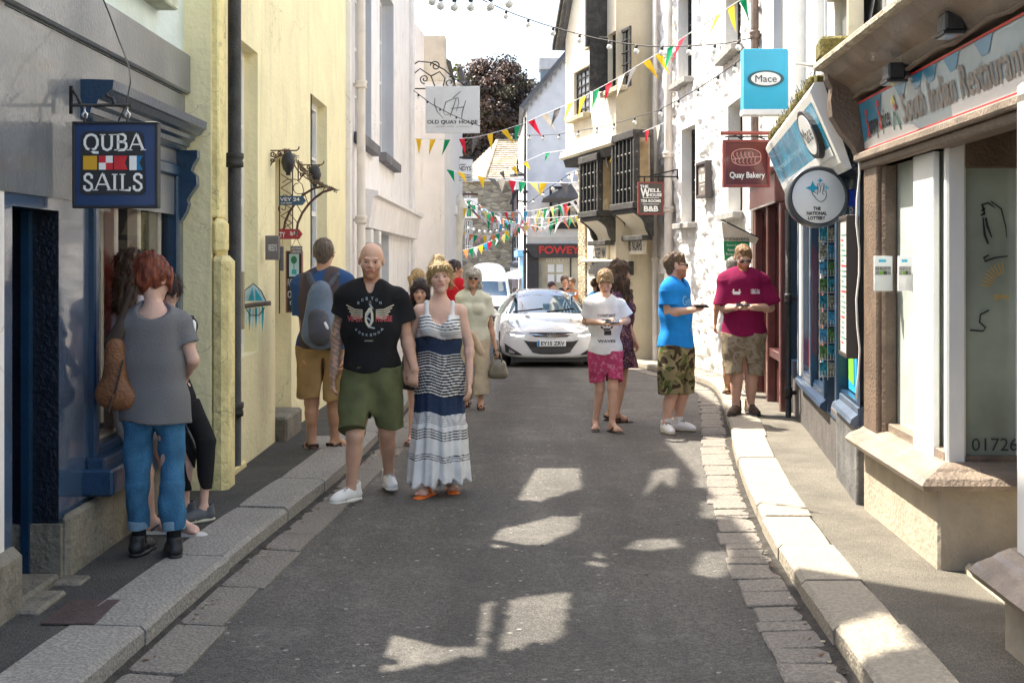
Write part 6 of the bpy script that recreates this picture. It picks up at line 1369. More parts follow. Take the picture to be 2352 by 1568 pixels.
# --- woman in striped dress
blk = (.02, .02, .024); wht = (.76, .76, .76); gr = (.40, .40, .43); bl = (.03, .055, .125)
bd = [(0, wht)]
def stripes(z0, z1, c, per, duty):
    z = z0
    while z < z1: bd.append((z, c)); bd.append((z+per*duty, wht)); z += per
stripes(.28, .33, blk, .018, .35); stripes(.44, .52, blk, .02, .4)
stripes(.55, .62, gr, .016, .5)
z = .63
while z < .76: bd.append((z, bl)); bd.append((z+.012, blk)); z += .017
stripes(.76, .98, blk, .022, .62)
stripes(.98, 1.08, blk, .02, .72)
z = 1.08
while z < 1.19: bd.append((z, bl)); bd.append((z+.010, blk)); z += .016
bd.append((1.2, wht)); stripes(1.205, 1.25, gr, .018, .5); stripes(1.27, 1.34, blk, .022, .35)
# nested mixes get long: paint the bands as vertex colours instead
def bandcol(zv, bands):
    out = np.empty((len(zv), 3)); zs_ = np.array([b[0] for b in bands]); i = np.clip(np.searchsorted(zs_, zv, 'right')-1, 0, len(bands)-1); return np.array([b[1] for b in bands])[i]
def vcol_fabric(name):
    m = fabric(name, (1, 1, 1)); nt, L, pp = nodes_of(m); src = pp.inputs['Base Color'].links[0].from_socket; at = N(nt, 'ShaderNodeAttribute', attribute_name='tint')
    mu = N(nt, 'ShaderNodeMix', data_type='RGBA', blend_type='MULTIPLY'); mu.inputs[0].default_value = 1; L.new(src, mu.inputs[6]); L.new(at.outputs['Color'], mu.inputs[7]); L.new(mu.outputs[2], pp.inputs['Base Color']); return m
w = Person('blonde woman in long striped maxi dress holding hands with the bald man', 1010, 8.8, 0, 1.70, 4, vox=.0065, fem=True, wide=1.06, skin=SKp, head=(4, -2, -4), feet=(-30, 5), toes=True, brow=(.75, .6, .5),
    j=dict(le=(937, 790, .05, 0), lw=(935, 850, .0, 0), re=(1077, 790, .02, 0), rw=(1078, 878, -.06, 0), lh=(988, 880, 0, 0), lk=(985, 1010, -.05, 0), la=(985, 1118, -.04, 0), rh=(1030, 880, 0, 0), rk=(1035, 1000, .02, 0), ra=(1037, 1088, .16, 0)),
    curl=(1.2, .6), palm={'l': (.2, -.9, 0), 'ld': (.15, -.1, -.8), 'lt': -1, 'r': (-.8, .2, 0)})
e = []; U = lambda *a, **k: e.append(prim(*a, **k))
U((0, 0, 1.0), (0, 0, 1.13), .14, .118, .05, (1.1, .82, 1)); U((0, 0, 1.18), (0, .008, 1.33), .123, .12, .05, (1.16, .84, 1))
for q in (-1, 1): U((q*.07, -.09, 1.27), None, .067, k=.035)
e += w.infl(.013); U((0, -.0, .97), (0, .0, .12), .156, .212, .05, (1.06, .95, 1), flat=True)
U((-.07, -.05, .5), (-.10, -.07, .09), .10, .12, .05, flat=True); U((.09, .05, .5), (.10, .14, .14), .10, .12, .05, flat=True)
e.append(prim((0, -.08, 1.44), None, .085, k=.01, op='s', sc=(.95, 1.2, 1))); e.append(prim((0, .09, 1.44), None, .085, k=.01, op='s', sc=(.95, 1.2, 1))); e.append(prim((0, 0, 1), ra=1.37, op='c')); e.append(prim((0, -.12, 1.365), None, .062, k=.012, op='s', sc=(1, 2, 1))); e.append(prim((0, .12, 1.37), None, .062, k=.012, op='s', sc=(1, 2, 1)))
for q in (-1, 1): U((q*.088, -.105, 1.29), (q*.098, -.02, 1.462), .024, .016, .012); U((q*.098, -.02, 1.462), (q*.09, .085, 1.36), .016, .022, .012)
xs_ = None
def dress_field(V): return bandcol(V[:, 2]+.012*np.sin(V[:, 0]*14)+.008*np.sin(V[:, 0]*31+1), sorted(bd, key=lambda b: b[0]))
# pleats that deepen towards the hem
def solid_pleat(name, prims, mt, parent, vox, s, tint):
    lo = np.array((-.4, -.4, .0)); hi = np.array((.4, .45, 1.56)); ax = [axis(lo[0], hi[0], vox), axis(lo[1], hi[1], vox), axis(lo[2], hi[2], .005)]
    F_ = field(prims, *ax, .003, 26, 3); th_ = np.arctan2(ax[1][None, :, None], ax[0][:, None, None]); amp = np.clip((1.0-ax[2])/.9, 0, 1)[None, None, :]*.016
    F_ += (amp*np.sin(th_*11+3*ax[2][None, None, :])).astype(np.float32)+(amp*.6*np.sin(th_*19+1)).astype(np.float32); V, Q = surfnet(F_, *ax); return nmesh(name, V*s, Q, mt, parent, True, tint(V))
solid_pleat('dress', e, vcol_fabric('striped_dress'), w.root, .0075, w.s, dress_field)
Hb = hairmat('blonde_hair', (.50, .36, .16), (.30, .19, .08))
w.hair(w.cap(.009)+[((0, .03, .135), None, .036, None, (1, 1, .9)), ((-.07, .0, .02), (-.074, -.03, -.05), .018, .008), ((.07, .0, .02), (.076, -.03, -.06), .018, .010), ((-.05, -.07, .075), (.05, -.07, .075), .022, None)], Hb, .005, 90)
w.glasses(lift=.075, mt=mat('smoky_lens', (.08, .07, .06), .1, .1, coat=.5))
Or = mat('orange_rubber', (.80, .17, .02), .5, .08); w.flipflops(Or, Or)
# --- redhead seen from behind
Hr = hairmat('red_hair', (.30, .075, .03), (.11, .022, .014)); Hbr = hairmat('brown_hair', (.11, .055, .025), (.035, .018, .01)); Hbs = hairmat('short_brown_hair', (.15, .09, .045), (.06, .035, .02)); Hgr = hairmat('grey_hair', (.36, .34, .31), (.16, .14, .12)); Hsl = hairmat('silver_hair', (.62, .58, .50), (.40, .36, .29)); Hdk = hairmat('dark_hair', (.045, .02, .022), (.015, .01, .01)); Hgb2 = hairmat('greying_brown_hair', (.17, .13, .10), (.09, .065, .045)); Hgb = hairmat('ginger_hair', (.30, .17, .07), (.15, .08, .035)); Hfr = hairmat('fair_hair', (.34, .22, .10), (.18, .11, .05))
Mst = ramp_fabric('fine_striped_jersey', (.42, .41, .41), [(0, (.22, .215, .22)), (.5, (.12, .12, .128))], period=.010, wob=.02)
Mjean = mat('blue_denim', (.05, .16, .29), .8, .35, 7, .5, 160, spec=.15, grime=.4, gcol=(.12, .24, .36), speck=.25)
p = Person('red haired woman in grey striped top and rolled blue jeans seen from behind', 354, 6.52, .112, 1.60, 192, vox=.0065, fem=True, wide=1.05, skin=SKp, head=(-38, 14, 0), feet=(10, -18), hands=True,
    j=dict(re=(292, 800, .03, 0), rw=(335, 840, .30, 0), le=(443, 825, .02, 0), lw=(428, 862, .26, 0), rk=(316, 1110, -.02, 0), ra=(320, 1245, .0, 0), lk=(395, 1110, -.02, 0), la=(400, 1250, -.04, 0)))
p.shirt(Mst, hem=.80, sl=.62, neck=('scoop', .10), loose=.026, name='striped_top', sleeve_r=.088, wr=.009, wf=16, flare=.012, back=1)
p.shorts(Mjean, top=.95, frac=1.80, r=(.092, .072, .064), name='jeans', L=.002, wr=.008, wf=34)
for a in 'lr':
    An, Kn = p.J[a+'a'], p.J[a+'k']; d = (Kn-An)/np.linalg.norm(Kn-An); p.solid('turn_up', [prim(An+d*.065, An+d*.115, .067, .067, .01, flat=True)], fabric('pale_denim', (.20, .32, .42)), p.bot, wr=.003)
p.shoes(M_black, M_rubber, name='black_trainer', sock=Bk, lace=M_black)
p.hair(p.cap(.015)+[((0, .055, .10), (.0, .085, .06), .052, .05), ((-.03, .085, .10), (.03, .09, .09), .035, .035), ((0, .06, -.02), (0, .075, -.055), .055, .03), ((.07, -.03, .02), (.075, -.06, -.05), .022, .012), ((-.07, -.03, .02), (-.075, -.06, -.05), .022, .012)], Hr, .008, 80, short=True)
# --- brunette with bare legs, seen from behind to her left
Mpk = fabric('pale_pink_cotton', (.66, .56, .58))
p = Person('long haired brunette in pale top with bare legs and flip flops beside shop window', 306, 6.98, .112, 1.64, 150, vox=.007, fem=True, wide=.92, skin=SKp, head=(20, 6, 0), feet=(-75, -60), toes=True,
    j=dict(re=(262, 800, .1, 0), rw=(330, 860, .3, 0), le=(400, 800, .1, 0), lw=(400, 850, .2, 0), rk=(335, 1085, .0, 0), ra=(345, 1212, .05, 0), lk=(385, 1070, .05, 0), la=(412, 1215, .0, 0)))
p.shirt(Mpk, hem=.84, sl=.4, loose=.016, name='top'); p.shorts(fabric('pale_shorts', (.55, .50, .50)), top=.95, frac=.30, r=(.105, .10))
p.hair(p.cap(.016)+[((0, .05, .03), (-.0, .09, -.20), .085, .062, (1.05, .7, 1)), ((-.06, .0, .0), (-.075, .02, -.22), .03, .028), ((.06, .0, .0), (.075, .02, -.22), .03, .028)], Hbr, .006, 100)
p.flipflops(mat('white_foam', (.62, .60, .58), .7), mat('grey_strap', (.10, .11, .12), .7), thick=.022)
# --- third girl in leggings hidden beyond
p = Person('dark haired girl in black leggings and grey plimsolls behind the red haired woman', 388, 7.45, .112, 1.50, 200, vox=.008, fem=True, wide=.85, skin=SKp, head=(0, 20, 0), feet=(115, 105),
    j=dict(le=(440, 785, -.15, 0), lw=(432, 818, -.32, 0), rk=(430, 1040, 0, 0), ra=(425, 1165, 0, 0), lk=(474, 1010, -.05, 0), la=(468, 1175, -.1, 0)), face=False)
p.shirt(Bk, hem=.86, sl=.4, loose=.012); p.shorts(Bk, top=.95, frac=1.72, r=(.105, .078, .06), name='leggings', wr=.003); p.shoes(mat('grey_canvas', (.10, .11, .125), .85, .2), mat('cream_sole', (.5, .47, .38), .7), name='plimsoll'); p.hair(p.cap(.012), Hdk)
bt = thing('drink_bottle', 'small bottle with black cap held beside the red haired woman', 'bottle', W(441, 762, 7.1)); c = W(441, 768, 7.1)
mb = MB(); mb.lathe([(.022, 0), (.024, .01), (.024, .07), (.012, .085)], c, M_signw, 12); mb.build('bottle_body', bt); mb = MB(); mb.lathe([(.012, .083), (.013, .11)], c, M_black, 10); mb.build('cap', bt)
# tan handbag hanging at the brunette's side
Mtan = mat('tan_leather', (.21, .085, .032), .5, .25, 7, .5, 60, grime=.3, gcol=(.13, .05, .02))
hb = thing('handbag', 'slouchy tan leather handbag hanging from the brunette\'s shoulder', 'bag', W(258, 935, 6.42), 0, None, True)
solid('bag_body', [prim((0.01, 0, .10), (.015, 0, .31), .085, .065, .05, (.75, .5, 1)), prim((-.03, 0, .06), (.06, 0, .05), .06, .055, .04, (1, .6, 1))], Mtan, hb, .008, 1, .004, 14, 5)
solid('strap', [prim((.01, 0, .36), (.10, .0, .62), .022, .016, .01, (1, .5, 1)), prim((.0, 0, .33), (.04, 0, .40), .045, .03, .02, (1, .5, 1))], mat('dark_strap', (.05, .03, .02), .6), hb, .007)
solid('zip', [prim((.03, -.05, .08), (.07, -.045, .25), .006, k=.003), prim((.02, -.06, .06), (.0, -.06, -.02), .008, k=.004)], mat('dark_strap', (.05, .03, .02), .6), hb, .005)
# --- man with backpack
Mck = ramp_fabric('blue_checked_shirt', (.05, .10, .24), [(0, (.035, .085, .21)), (.5, (.10, .075, .075))], axis_i=0, period=.22, wob=.05)
Mtn = fabric('tan_cotton', (.36, .23, .10), var=.18)
p = Person('grey haired man with blue backpack, checked shirt and tan shorts seen from behind', 744, 10.25, .09, 1.80, 180, vox=.007, wide=1.12, skin=SKt, head=(-4, 0, 0), feet=(-35, 25), 
    j=dict(re=(702, 765, .05, 0), rw=(700, 822, -.05, 0), le=(790, 770, .05, 0), lw=(788, 830, -.1, 0), rk=(716, 925, .0, 0), ra=(716, 1015, .0, 0), lk=(768, 925, .02, 0), la=(770, 1012, .05, 0)), curl=(1.4, 1.4))
p.shirt(Mck, hem=.86, sl=.62, loose=.03, name='polo_shirt', sleeve_r=.09, flare=.01)
p.shorts(Mtn, top=.93, frac=.90, r=(.125, .118)); p.pocket('l', .6, Mtn, out=.10); p.pocket('r', .6, Mtn, out=.10)
p.hair(p.cap(.004)+[((0, .05, -.02), (0, .05, -.045), .046, .042, (1.2, 1, 1))]+[], Hgb2, .002, 120, short=True)
nk = p.J['nk']; p.solid('collar', [prim(nk+(-.05, .02, .0), nk+(.05, .02, .0), .045, k=.02, sc=(1, 1.2, .6))], fabric('dark_collar', (.08, .06, .055)))
bp = thing('backpack', 'grey blue backpack with two compartments worn by the grey haired man', 'backpack', p.root.location, R(180), None, True); s_ = p.s
Mbp = mat('slate_blue_nylon', (.13, .18, .25), .6, .2, 6, .4, 90, grime=.5, gcol=(.09, .08, .10)); Mbp2 = mat('dark_nylon', (.065, .065, .08), .6, .2, 6, .4, 90)
solid('main_compartment', [prim((0, .24, 1.0), (0, .20, 1.30), .14, .10, .04, (1.05, .8, 1)), prim((0, .20, 1.36), None, .07, k=.03)], Mbp, bp, .008, s_, .005, 22, 3)
solid('front_pocket', [prim((-.02, .34, 1.0), (.0, .31, 1.12), .10, .085, .03, (1, .6, 1))], Mbp2, bp, .008, s_, .003, 22, 4)
for q in (-1, 1): solid('shoulder_strap', [prim((q*.045, .19, 1.36), (q*.115, .10, 1.475), .03, .03, .01, (1, .55, .8)), prim((q*.115, .10, 1.475), (q*.125, -.04, 1.46), .03, .03, .01, (1, .7, .7)), prim((q*.125, -.05, 1.46), (q*.13, -.15, 1.28), .028, .026, .01, (1, .6, 1))], Mbp2, bp, .008, s_)
solid('zip_pull', [prim((-.07, .395, 1.09), (-.09, .40, 1.05), .012, k=.004)], M_signw, bp, .006, s_)
Mbs = mat('brown_sandal_leather', (.055, .025, .015), .7, .2); p.flipflops(Mbs, Mbs, name='sandal', straps='h', thick=.03)
p.solid('sunglasses', [prim(p.hd[0]+p.hd[1] @ np.array((q*.082, -.06, .01)), p.hd[0]+p.hd[1] @ np.array((q*.08, .01, .01)), .006, k=.003) for q in (-1, 1)], M_lens, vox=.005)
# --- silver haired woman with sunglasses
Mcm = fabric('cream_cotton', (.66, .64, .50)); Mlin = fabric('beige_linen', (.52, .43, .30), var=.2)
p = Person('silver haired woman in sunglasses, cream top and beige trousers carrying a handbag', 1088, 14.2, g0(14.2), 1.64, -6, vox=.008, fem=True, wide=1.12, skin=SKt, feet=(-10, 10), head=(6, 0, 3),
    j=dict(le=(1052, 775, .02, 0), lw=(1055, 815, 0, 0), re=(1128, 758, .02, 0), rw=(1139, 800, -.05, 0), lk=(1074, 880, -.05, 0), la=(1072, 938, .1, 0), rk=(1103, 880, -.08, 0), ra=(1104, 943, -.1, 0)), brow=(.7, .6, .5))
p.shirt(Mcm, hem=.86, sl=.5, neck=('v', .08), loose=.022, flare=.01); p.shorts(Mlin, top=.95, frac=1.62, r=(.115, .10, .105), name='trousers', L=.016)
p.hair(p.cap(.018)+[((-.072, -.01, .02), (-.078, -.02, -.085), .028, .030), ((.072, -.01, .02), (.078, -.02, -.085), .028, .030), ((0, .06, .0), (0, .07, -.09), .07, .06, (1.2, .8, 1)), ((-.04, -.075, .065), (.05, -.07, .07), .022, None)], Hsl, .004, 110, front=0)
p.glasses(); p.flipflops(Mbs, Mbs, name='sandal', straps='h')
p.solid('tied_cardigan', [prim((-.12, -.08, .98), (0, -.15, .96), .035, .04, .02), prim((0, -.15, .96), (.14, -.06, .98), .04, .035, .02), prim((0, -.16, .95), (-.03, -.16, .80), .035, .025, .02), prim((.14, 0, .96), (.16, .02, .50), .06, .05, .02, (.7, 1.2, 1)), prim((.02, -.16, .95), (.12, -.13, .72), .035, .04, .02)], fabric('peach_knit', (.60, .46, .32)), wr=.006)
hb = thing('handbag', 'grey leather handbag with twin handles held by the silver haired woman', 'bag', W(1144, 868, 14.1), 0, None, True)
Mgl = mat('grey_green_leather', (.20, .18, .13), .4, .2, 6, .4, 60, coat=.3); solid('bag_body', [prim((-.06, 0, .05), (.06, 0, .05), .06, k=.03, sc=(1, .9, 1)), prim((-.03, 0, .16), (.04, 0, .16), .05, k=.04, sc=(1, .8, 1)), prim((0, 0, .1), None, .09, k=.03, sc=(1, .7, 1))], Mgl, hb, .009)
mb = MB()
for y_ in (-.03, .03): mb.tube([(-.06, y_, .18), (-.05, y_, .27), (-.01, y_*.5, .33), (.03, y_, .28), (.045, y_, .18)], .009, Mgl, 6)
mb.build('handle', hb)
# --- boy with phone
Mpr = mat('pink_floral_cotton', (.44, .05, .13), .85, .1, 9, .3, 120, spec=.15, grime=.95, gcol=(.62, .35, .42)); 
nt_, L_, pp_ = nodes_of(Mpr); [setattr(n_.inputs['Scale'], 'default_value', 26) for n_ in nt_.nodes if n_.type == 'TEX_NOISE' and abs(n_.inputs['Scale'].default_value-2.6) < .01]
p = Person('boy in white printed T-shirt and pink shorts looking down at a phone', 1390, 12.15, g0(12.1), 1.62, 4, vox=.007, wide=.92, skin=SK, head=(-8, 40, 0), feet=(-8, 28), toes=True, hs=1.07, brow=(.7, .55, .4),
    j=dict(le=(1345, 738, .05, 0), lw=(1388, 742, -.30, 0), re=(1440, 736, .05, 0), rw=(1422, 742, -.30, 0), lk=(1378, 895, -.0, 0), la=(1368, 970, .05, 0), rk=(1408, 890, -.08, 0), ra=(1406, 978, -.10, 0)),
    palm={'l': (.2, -.6, .8), 'ld': (.9, -.4, .0), 'lt': 1, 'r': (-.2, -.6, .8), 'rd': (-.9, -.4, .0), 'rt': -1}, curl=(1.2, 1.2))
p.shirt(Wt, hem=.87, sl=.72, neck=('v', .0), loose=.022, sleeve_r=.092, flare=.005)
p.project(p.top, [T2('CONSTANT', -.10, 1.265, .10, 1.295, .03), T2('WAVES', -.10, .985, .10, 1.015, .03)]+[subdiv_line([(x0, z0), (x1, z1)], w_) for x0, z0, x1, z1, w_ in ((-.05, 1.22, .05, 1.22, .035), (-.06, 1.19, -.03, 1.19, .02), (.03, 1.19, .06, 1.19, .02), (-.065, 1.16, -.045, 1.14, .02), (.045, 1.14, .065, 1.16, .02), (-.03, 1.17, -.008, 1.165, .01), (.008, 1.165, .03, 1.17, .01), (-.04, 1.13, .04, 1.13, .02), (-.03, 1.09, .05, 1.09, .05))], M_ink)
p.shorts(Mpr, top=.93, frac=.82, r=(.115, .115)); p.hair(p.cap(.006)+[((-.035, -.075, .066), (.04, -.08, .06), .016, None)], Hfr, .003, 120, hz=.06, short=True)
p.flipflops(M_rubber, M_rubber)
def phone(label, c, M, screen=False):
    t = thing('phone', label, 'phone', c); mb = MB(); Mx = Matrix.Translation(c) @ M.to_4x4(); mb.box((-.036, -.07, -.005), (.036, .07, .005), M_ink, Mx, .003); mb.build('case', t)
    mb = MB(); mb.box((-.032, -.062, .005), (.032, .062, .0062), G_dark, Mx); mb.build('screen', t)
phone('dark red phone held by the boy in the white T-shirt', W(1406, 738, 11.78), Matrix.Rotation(R(90), 3, 'Z') @ Matrix.Rotation(R(-25), 3, 'Y'))
# --- curly haired woman behind the boy
p = Person('woman with long curly brown hair and patterned dress behind the boy', 1424, 12.9, g0(12.9), 1.70, 40, vox=.008, fem=True, skin=SKt, head=(60, 0, 0), feet=(60, 60),
    j=dict(re=(1440, 740, .0, 0), rw=(1458, 782, -.05, 0), lk=(1410, 880, 0, 0), la=(1402, 955, .1, 0), rk=(1428, 880, 0, 0), ra=(1416, 962, -.1, 0)))
Mfl = camo('dark_floral_fabric', [(.05, .02, .03), (.25, .12, .12), (.10, .05, .09)], 22); p.shirt(Mfl, hem=.6, sl=.2, loose=.015, flare=.05, name='dress')
p.hair(p.cap(.02)+[((0, .05, .0), (0, .07, -.26), .09, .085, (1.2, .8, 1)), ((-.07, -.02, .0), (-.08, -.04, -.26), .045, .05), ((.07, -.02, .0), (.08, -.04, -.26), .045, .05)], Hbr, .016, 60)
p.flipflops(Mbs, Mbs, straps='h')
# --- man in blue T-shirt
Mbl = fabric('bright_blue_cotton', (.015, .22, .62)); Mcam = camo('green_camouflage', [(.20, .17, .085), (.085, .11, .035), (.05, .035, .022), (.26, .22, .12)], 7)
p = Person('man in bright blue T-shirt and camouflage shorts looking aside with phone in hand', 1553, 12.05, g0(12), 1.79, 58, vox=.007, wide=1.14, skin=SK, head=(34, 0, 0), feet=(-46, 6), hs=1.08, beard=(.55, .42, .34), brow=(.5, .4, .35),
    j=dict(le=(1536, 718, -.15, 0), lw=(1590, 712, -.28, 0), re=(1566, 716, .17, 0), rw=(1588, 706, .0, 0), lk=(1542, 905, -.06, 0), la=(1530, 972, -.06, 0), rk=(1567, 905, .08, 0), ra=(1557, 974, .10, 0)),
    palm={'l': (.1, -.2, .9), 'ld': (.5, -.6, .05), 'r': (-.1, -.2, .9), 'rd': (0, -1, -.1)}, curl=(1.0, 1.0))
p.shirt(Mbl, hem=.86, sl=.62, loose=.026, sleeve_r=.088, flare=.015)
p.project(p.top, [T2('Geek', -.12, 1.26, .09, 1.36, .02), T2('ewe', .0, 1.0, .12, 1.04, .02)], fabric('pale_blue_print', (.18, .42, .70)))
p.shorts(Mcam, top=.94, frac=1.0, r=(.128, .115)); p.pocket('l', .6, Mcam, out=.105); p.pocket('r', .6, Mcam, out=.10)
p.hair(p.cap(.006)+[((0, .05, -.03), (0, .05, -.05), .046, .042, (1.2, 1, 1)), ((-.035, -.055, .098), (.035, -.055, .10), .018, None)], Hbs, .004, 120, short=True); p.glasses()
p.shoes(M_shoew, mat('gum_sole', (.42, .36, .26), .7), sock=Wt, lace=mat('grey_trim', (.06, .07, .06), .6), name='trainer')
wb = p.J['lw']; el = p.J['le']; d_ = (el-wb)/np.linalg.norm(el-wb); p.solid('wristband', [prim(wb+d_*.02, wb+d_*.035, .033, .033, .005, flat=True)], M_gold, vox=.006)
phone('black phone held out by the man in blue T-shirt', W(1611, 703, 11.74), Matrix.Rotation(R(60), 3, 'Z') @ Matrix.Rotation(R(20), 3, 'Y'))
# --- man in maroon T-shirt
Mmr = fabric('maroon_cotton', (.20, .008, .055)); Mct = camo('brown_camouflage_cotton', [(.26, .20, .13), (.19, .14, .09), (.30, .25, .18)], 9)
p = Person('bearded man in maroon T-shirt, sunglasses and cargo shorts texting on the kerb', 1708, 12.6, g0(12.6)+.115, 1.76, -4, vox=.007, wide=1.22, skin=SK, head=(4, 26, -4), feet=(-22, 14), hs=1.08, beard=(.62, .40, .26), brow=(.75, .55, .4),
    j=dict(le=(1664, 708, .02, 0), lw=(1690, 706, -.30, 0), re=(1768, 706, .02, 0), rw=(1726, 706, -.30, 0), lk=(1692, 870, -.06, 0), la=(1690, 945, -.05, 0), rk=(1726, 872, -.04, 0), ra=(1724, 945, .0, 0)),
    palm={'l': (.2, -.6, .8), 'ld': (.95, -.3, .0), 'lt': 1, 'r': (-.2, -.6, .8), 'rd': (-.95, -.3, .0), 'rt': -1}, curl=(1.2, 1.2))
p.shirt(Mmr, hem=.845, sl=.85, neck=('v', .0), loose=.026, sleeve_r=.105, flare=.015)
p.project(p.top, [T2('HELP for', .06, 1.30, .155, 1.322, .02), T2('HEROES', .06, 1.272, .155, 1.297, .03), subdiv_line([(-.135, 1.29), (-.045, 1.29)], .012), subdiv_line([(-.125, 1.275), (-.055, 1.275)], .02), subdiv_line([(-.12, 1.30), (-.12, 1.32)], .015), subdiv_line([(-.06, 1.30), (-.06, 1.32)], .015)], Wt)
p.shorts(Mct, top=.93, frac=.92, r=(.13, .115)); p.pocket('l', .68, Mct, out=.105); p.pocket('r', .68, Mct, out=.115)
p.hair(p.cap(.004)+[((-.03, -.045, .10), (.035, -.045, .10), .016, None)], Hgb, .003, 120, short=True); p.glasses()
Mbt = mat('brown_boot', (.09, .055, .035), .8, .4, 20, .6, 60); p.shoes(Mbt, M_rubber, name='walking_boot', h=.10, big=1.12, lace=M_iron)
wb = p.J['rw']; el = p.J['re']; d_ = (el-wb)/np.linalg.norm(el-wb); p.solid('watch', [prim(wb+d_*.03, wb+d_*.05, .034, .034, .005, flat=True)], M_steel, vox=.006)
phone('black phone held in both hands by the man in maroon', W(1706, 700, 12.24), Matrix.Rotation(R(90), 3, 'Z') @ Matrix.Rotation(R(-20), 3, 'Y'))
# --- woman in white behind him
p = Person('woman in white dress walking away behind the man in maroon', 1684, 14.6, g0(14.6)+.115, 1.66, 180, vox=.009, fem=True, skin=SKt, face=False, feet=(0, 0), j=dict(rk=(1670, 860, 0, 0), ra=(1671, 915, .05, 0), lk=(1686, 860, 0, 0), la=(1690, 915, .05, 0)))
p.shirt(Wt, hem=.45, sl=.5, loose=.03, flare=.02, name='dress', wr=.01); p.hair(p.cap(.012), Hgr); p.flipflops(Mbs, Mbs, straps='h')
# --- dark haired woman between the couple
p = Person('dark haired woman half hidden between the bald man and blonde woman', 966, 11.3, g0(11.3), 1.52, 8, vox=.008, fem=True, wide=1.05, skin=SK, head=(-10, 6, 4), feet=(-20, 10), brow=(.3, .25, .25), j=dict(le=(940, 745, 0, 0), lw=(945, 800, 0, 0), lk=(950, 930, 0, 0), la=(946, 1028, -.05, 0)))
p.shirt(Bk, hem=.6, sl=.3, flare=.03, name='dress'); p.hair(p.cap(.018)+[((-.07, -.02, .03), (-.08, -.02, -.10), .03, .028), ((.07, -.02, .03), (.08, -.02, -.10), .03, .028), ((0, .06, 0), (0, .07, -.1), .07, .06, (1.2, .8, 1))], Hdk, .006, 90, front=0); p.flipflops(Mbs, Mtan, straps='h')
# --- ponytail girl and man in red further back
p = Person('girl with blonde ponytail and pink top further down the street', 962, 16.4, g0(16.4), 1.66, 120, vox=.010, fem=True, skin=SK, head=(10, 0, 0)); p.shirt(fabric('pink_cotton', (.62, .22, .30)), sl=.2); p.shorts(Mjean, frac=.5); p.shoes(M_shoew, M_sole)
p.hair(p.cap(.012)+[((0, .09, .04), (0, .15, .0), .03, .03), ((0, .15, .0), (0, .14, -.14), .03, .02)], Hb, .004, 90)
p = Person('man in bright red polo shirt with short dark hair beside silver haired woman', 1046, 17.2, g0(17.2), 1.80, 150, vox=.010, skin=SKt, head=(-40, 0, 0), wide=1.1); p.shirt(fabric('bright_red_cotton', (.62, .02, .03)), sl=.5); p.shorts(Mtn, frac=.9); p.shoes(M_shoew, M_sole); p.hair(p.cap(.009), Hdk)
# --- people far down the street
far = [('man in dark suit and tie standing beyond the white car', 1297, 27.5, 1.80, (.03, .03, .05), Hbs, 10, SK), ('short haired woman in orange top beside the man in dark suit', 1313, 27.0, 1.74, (.55, .20, .08), Hbs, -20, SKt),
       ('person in red top beyond the white car roof', 1268, 26.5, 1.64, (.60, .02, .03), Hdk, 30, SK), ('balding man in blue jacket walking past the stone corner', 1368, 25.2, 1.68, (.05, .16, .30), Hbs, 120, SK),
       ('distant man in dark jacket beyond the van', 1213, 42, 1.78, (.04, .04, .05), Hbs, 180, SK), ('distant person in brown top near the white parasol', 1190, 40, 1.62, (.18, .08, .05), Hbr, 180, SKt), ('distant long haired person in brown beside the dark jacket', 1222, 38, 1.5, (.25, .12, .06), Hbr, 160, SK), ('person in purple top beyond the stone corner', 1341, 31, 1.6, (.14, .04, .10), Hdk, 180, SK)]
for i, (lb, px, Y, H, colr, hm, rz, sk) in enumerate(far):
    p = Person(lb, px, Y, g0(Y), H, rz, vox=.013, hands=False, skin=sk, face=Y < 30, wide=1.0, group='people far down the street'); p.shirt(fabric('far_top_%d' % i, colr), sl=.9, wr=0, long=(i in (0, 3))); p.shorts(fabric('far_trousers', (.04, .045, .06)), frac=1.8, r=(.1, .08, .07), name='trousers', wr=0); p.hair(p.cap(.012), hm, .003)
# ================================================================ SIGNS AND STREET OBJECTS
def pf(Y, dd=0.0): return lambda x, y: W(x, y, Y-dd)
def vbox(mb, x0, y0, x1, y1, Y, th_, mt, bev=.004):
    a = W(x0, y1, Y); b = W(x1, y0, Y); mb.box((a.x, Y, a.z), (b.x, Y+th_, b.z), mt, bev=bev)
def board(name, label, r, Y, th_, mt, frame=None, fw=3, cat='sign', group=None):
    x0, y0, x1, y1 = r; t = thing(name, label, cat, W((x0+x1)/2, y1, Y), group=group)
    mb = MB(); vbox(mb, *r, Y, th_, mt); mb.build('board', t)
    if frame:
        mb = MB()
        for q in ((x0-1, y0-1, x1+1, y0+fw), (x0-1, y1-fw, x1+1, y1+1), (x0-1, y0+fw, x0+fw, y1-fw), (x1-fw, y0+fw, x1+1, y1-fw)): vbox(mb, *q, Y-.012, th_+.02, frame, .003)
        mb.build('frame', t)
    return t
def txt(t, items, Y, dd, mt, name='lettering', bold=.02):
    mb = MB()
    for s, x0, y0, x1, y1 in items: put_text(mb, s, x0, y1, x1, y0, pf(Y, dd), mt, bold)
    return mb.build(name, t)
def bar(t, pts, Y, r, mt, name='bracket', n=6):
    mb = MB()
    for ln in pts: mb.tube([W(x, y, Y) for x, y in ln], r, mt, n)
    return mb.build(name, t)
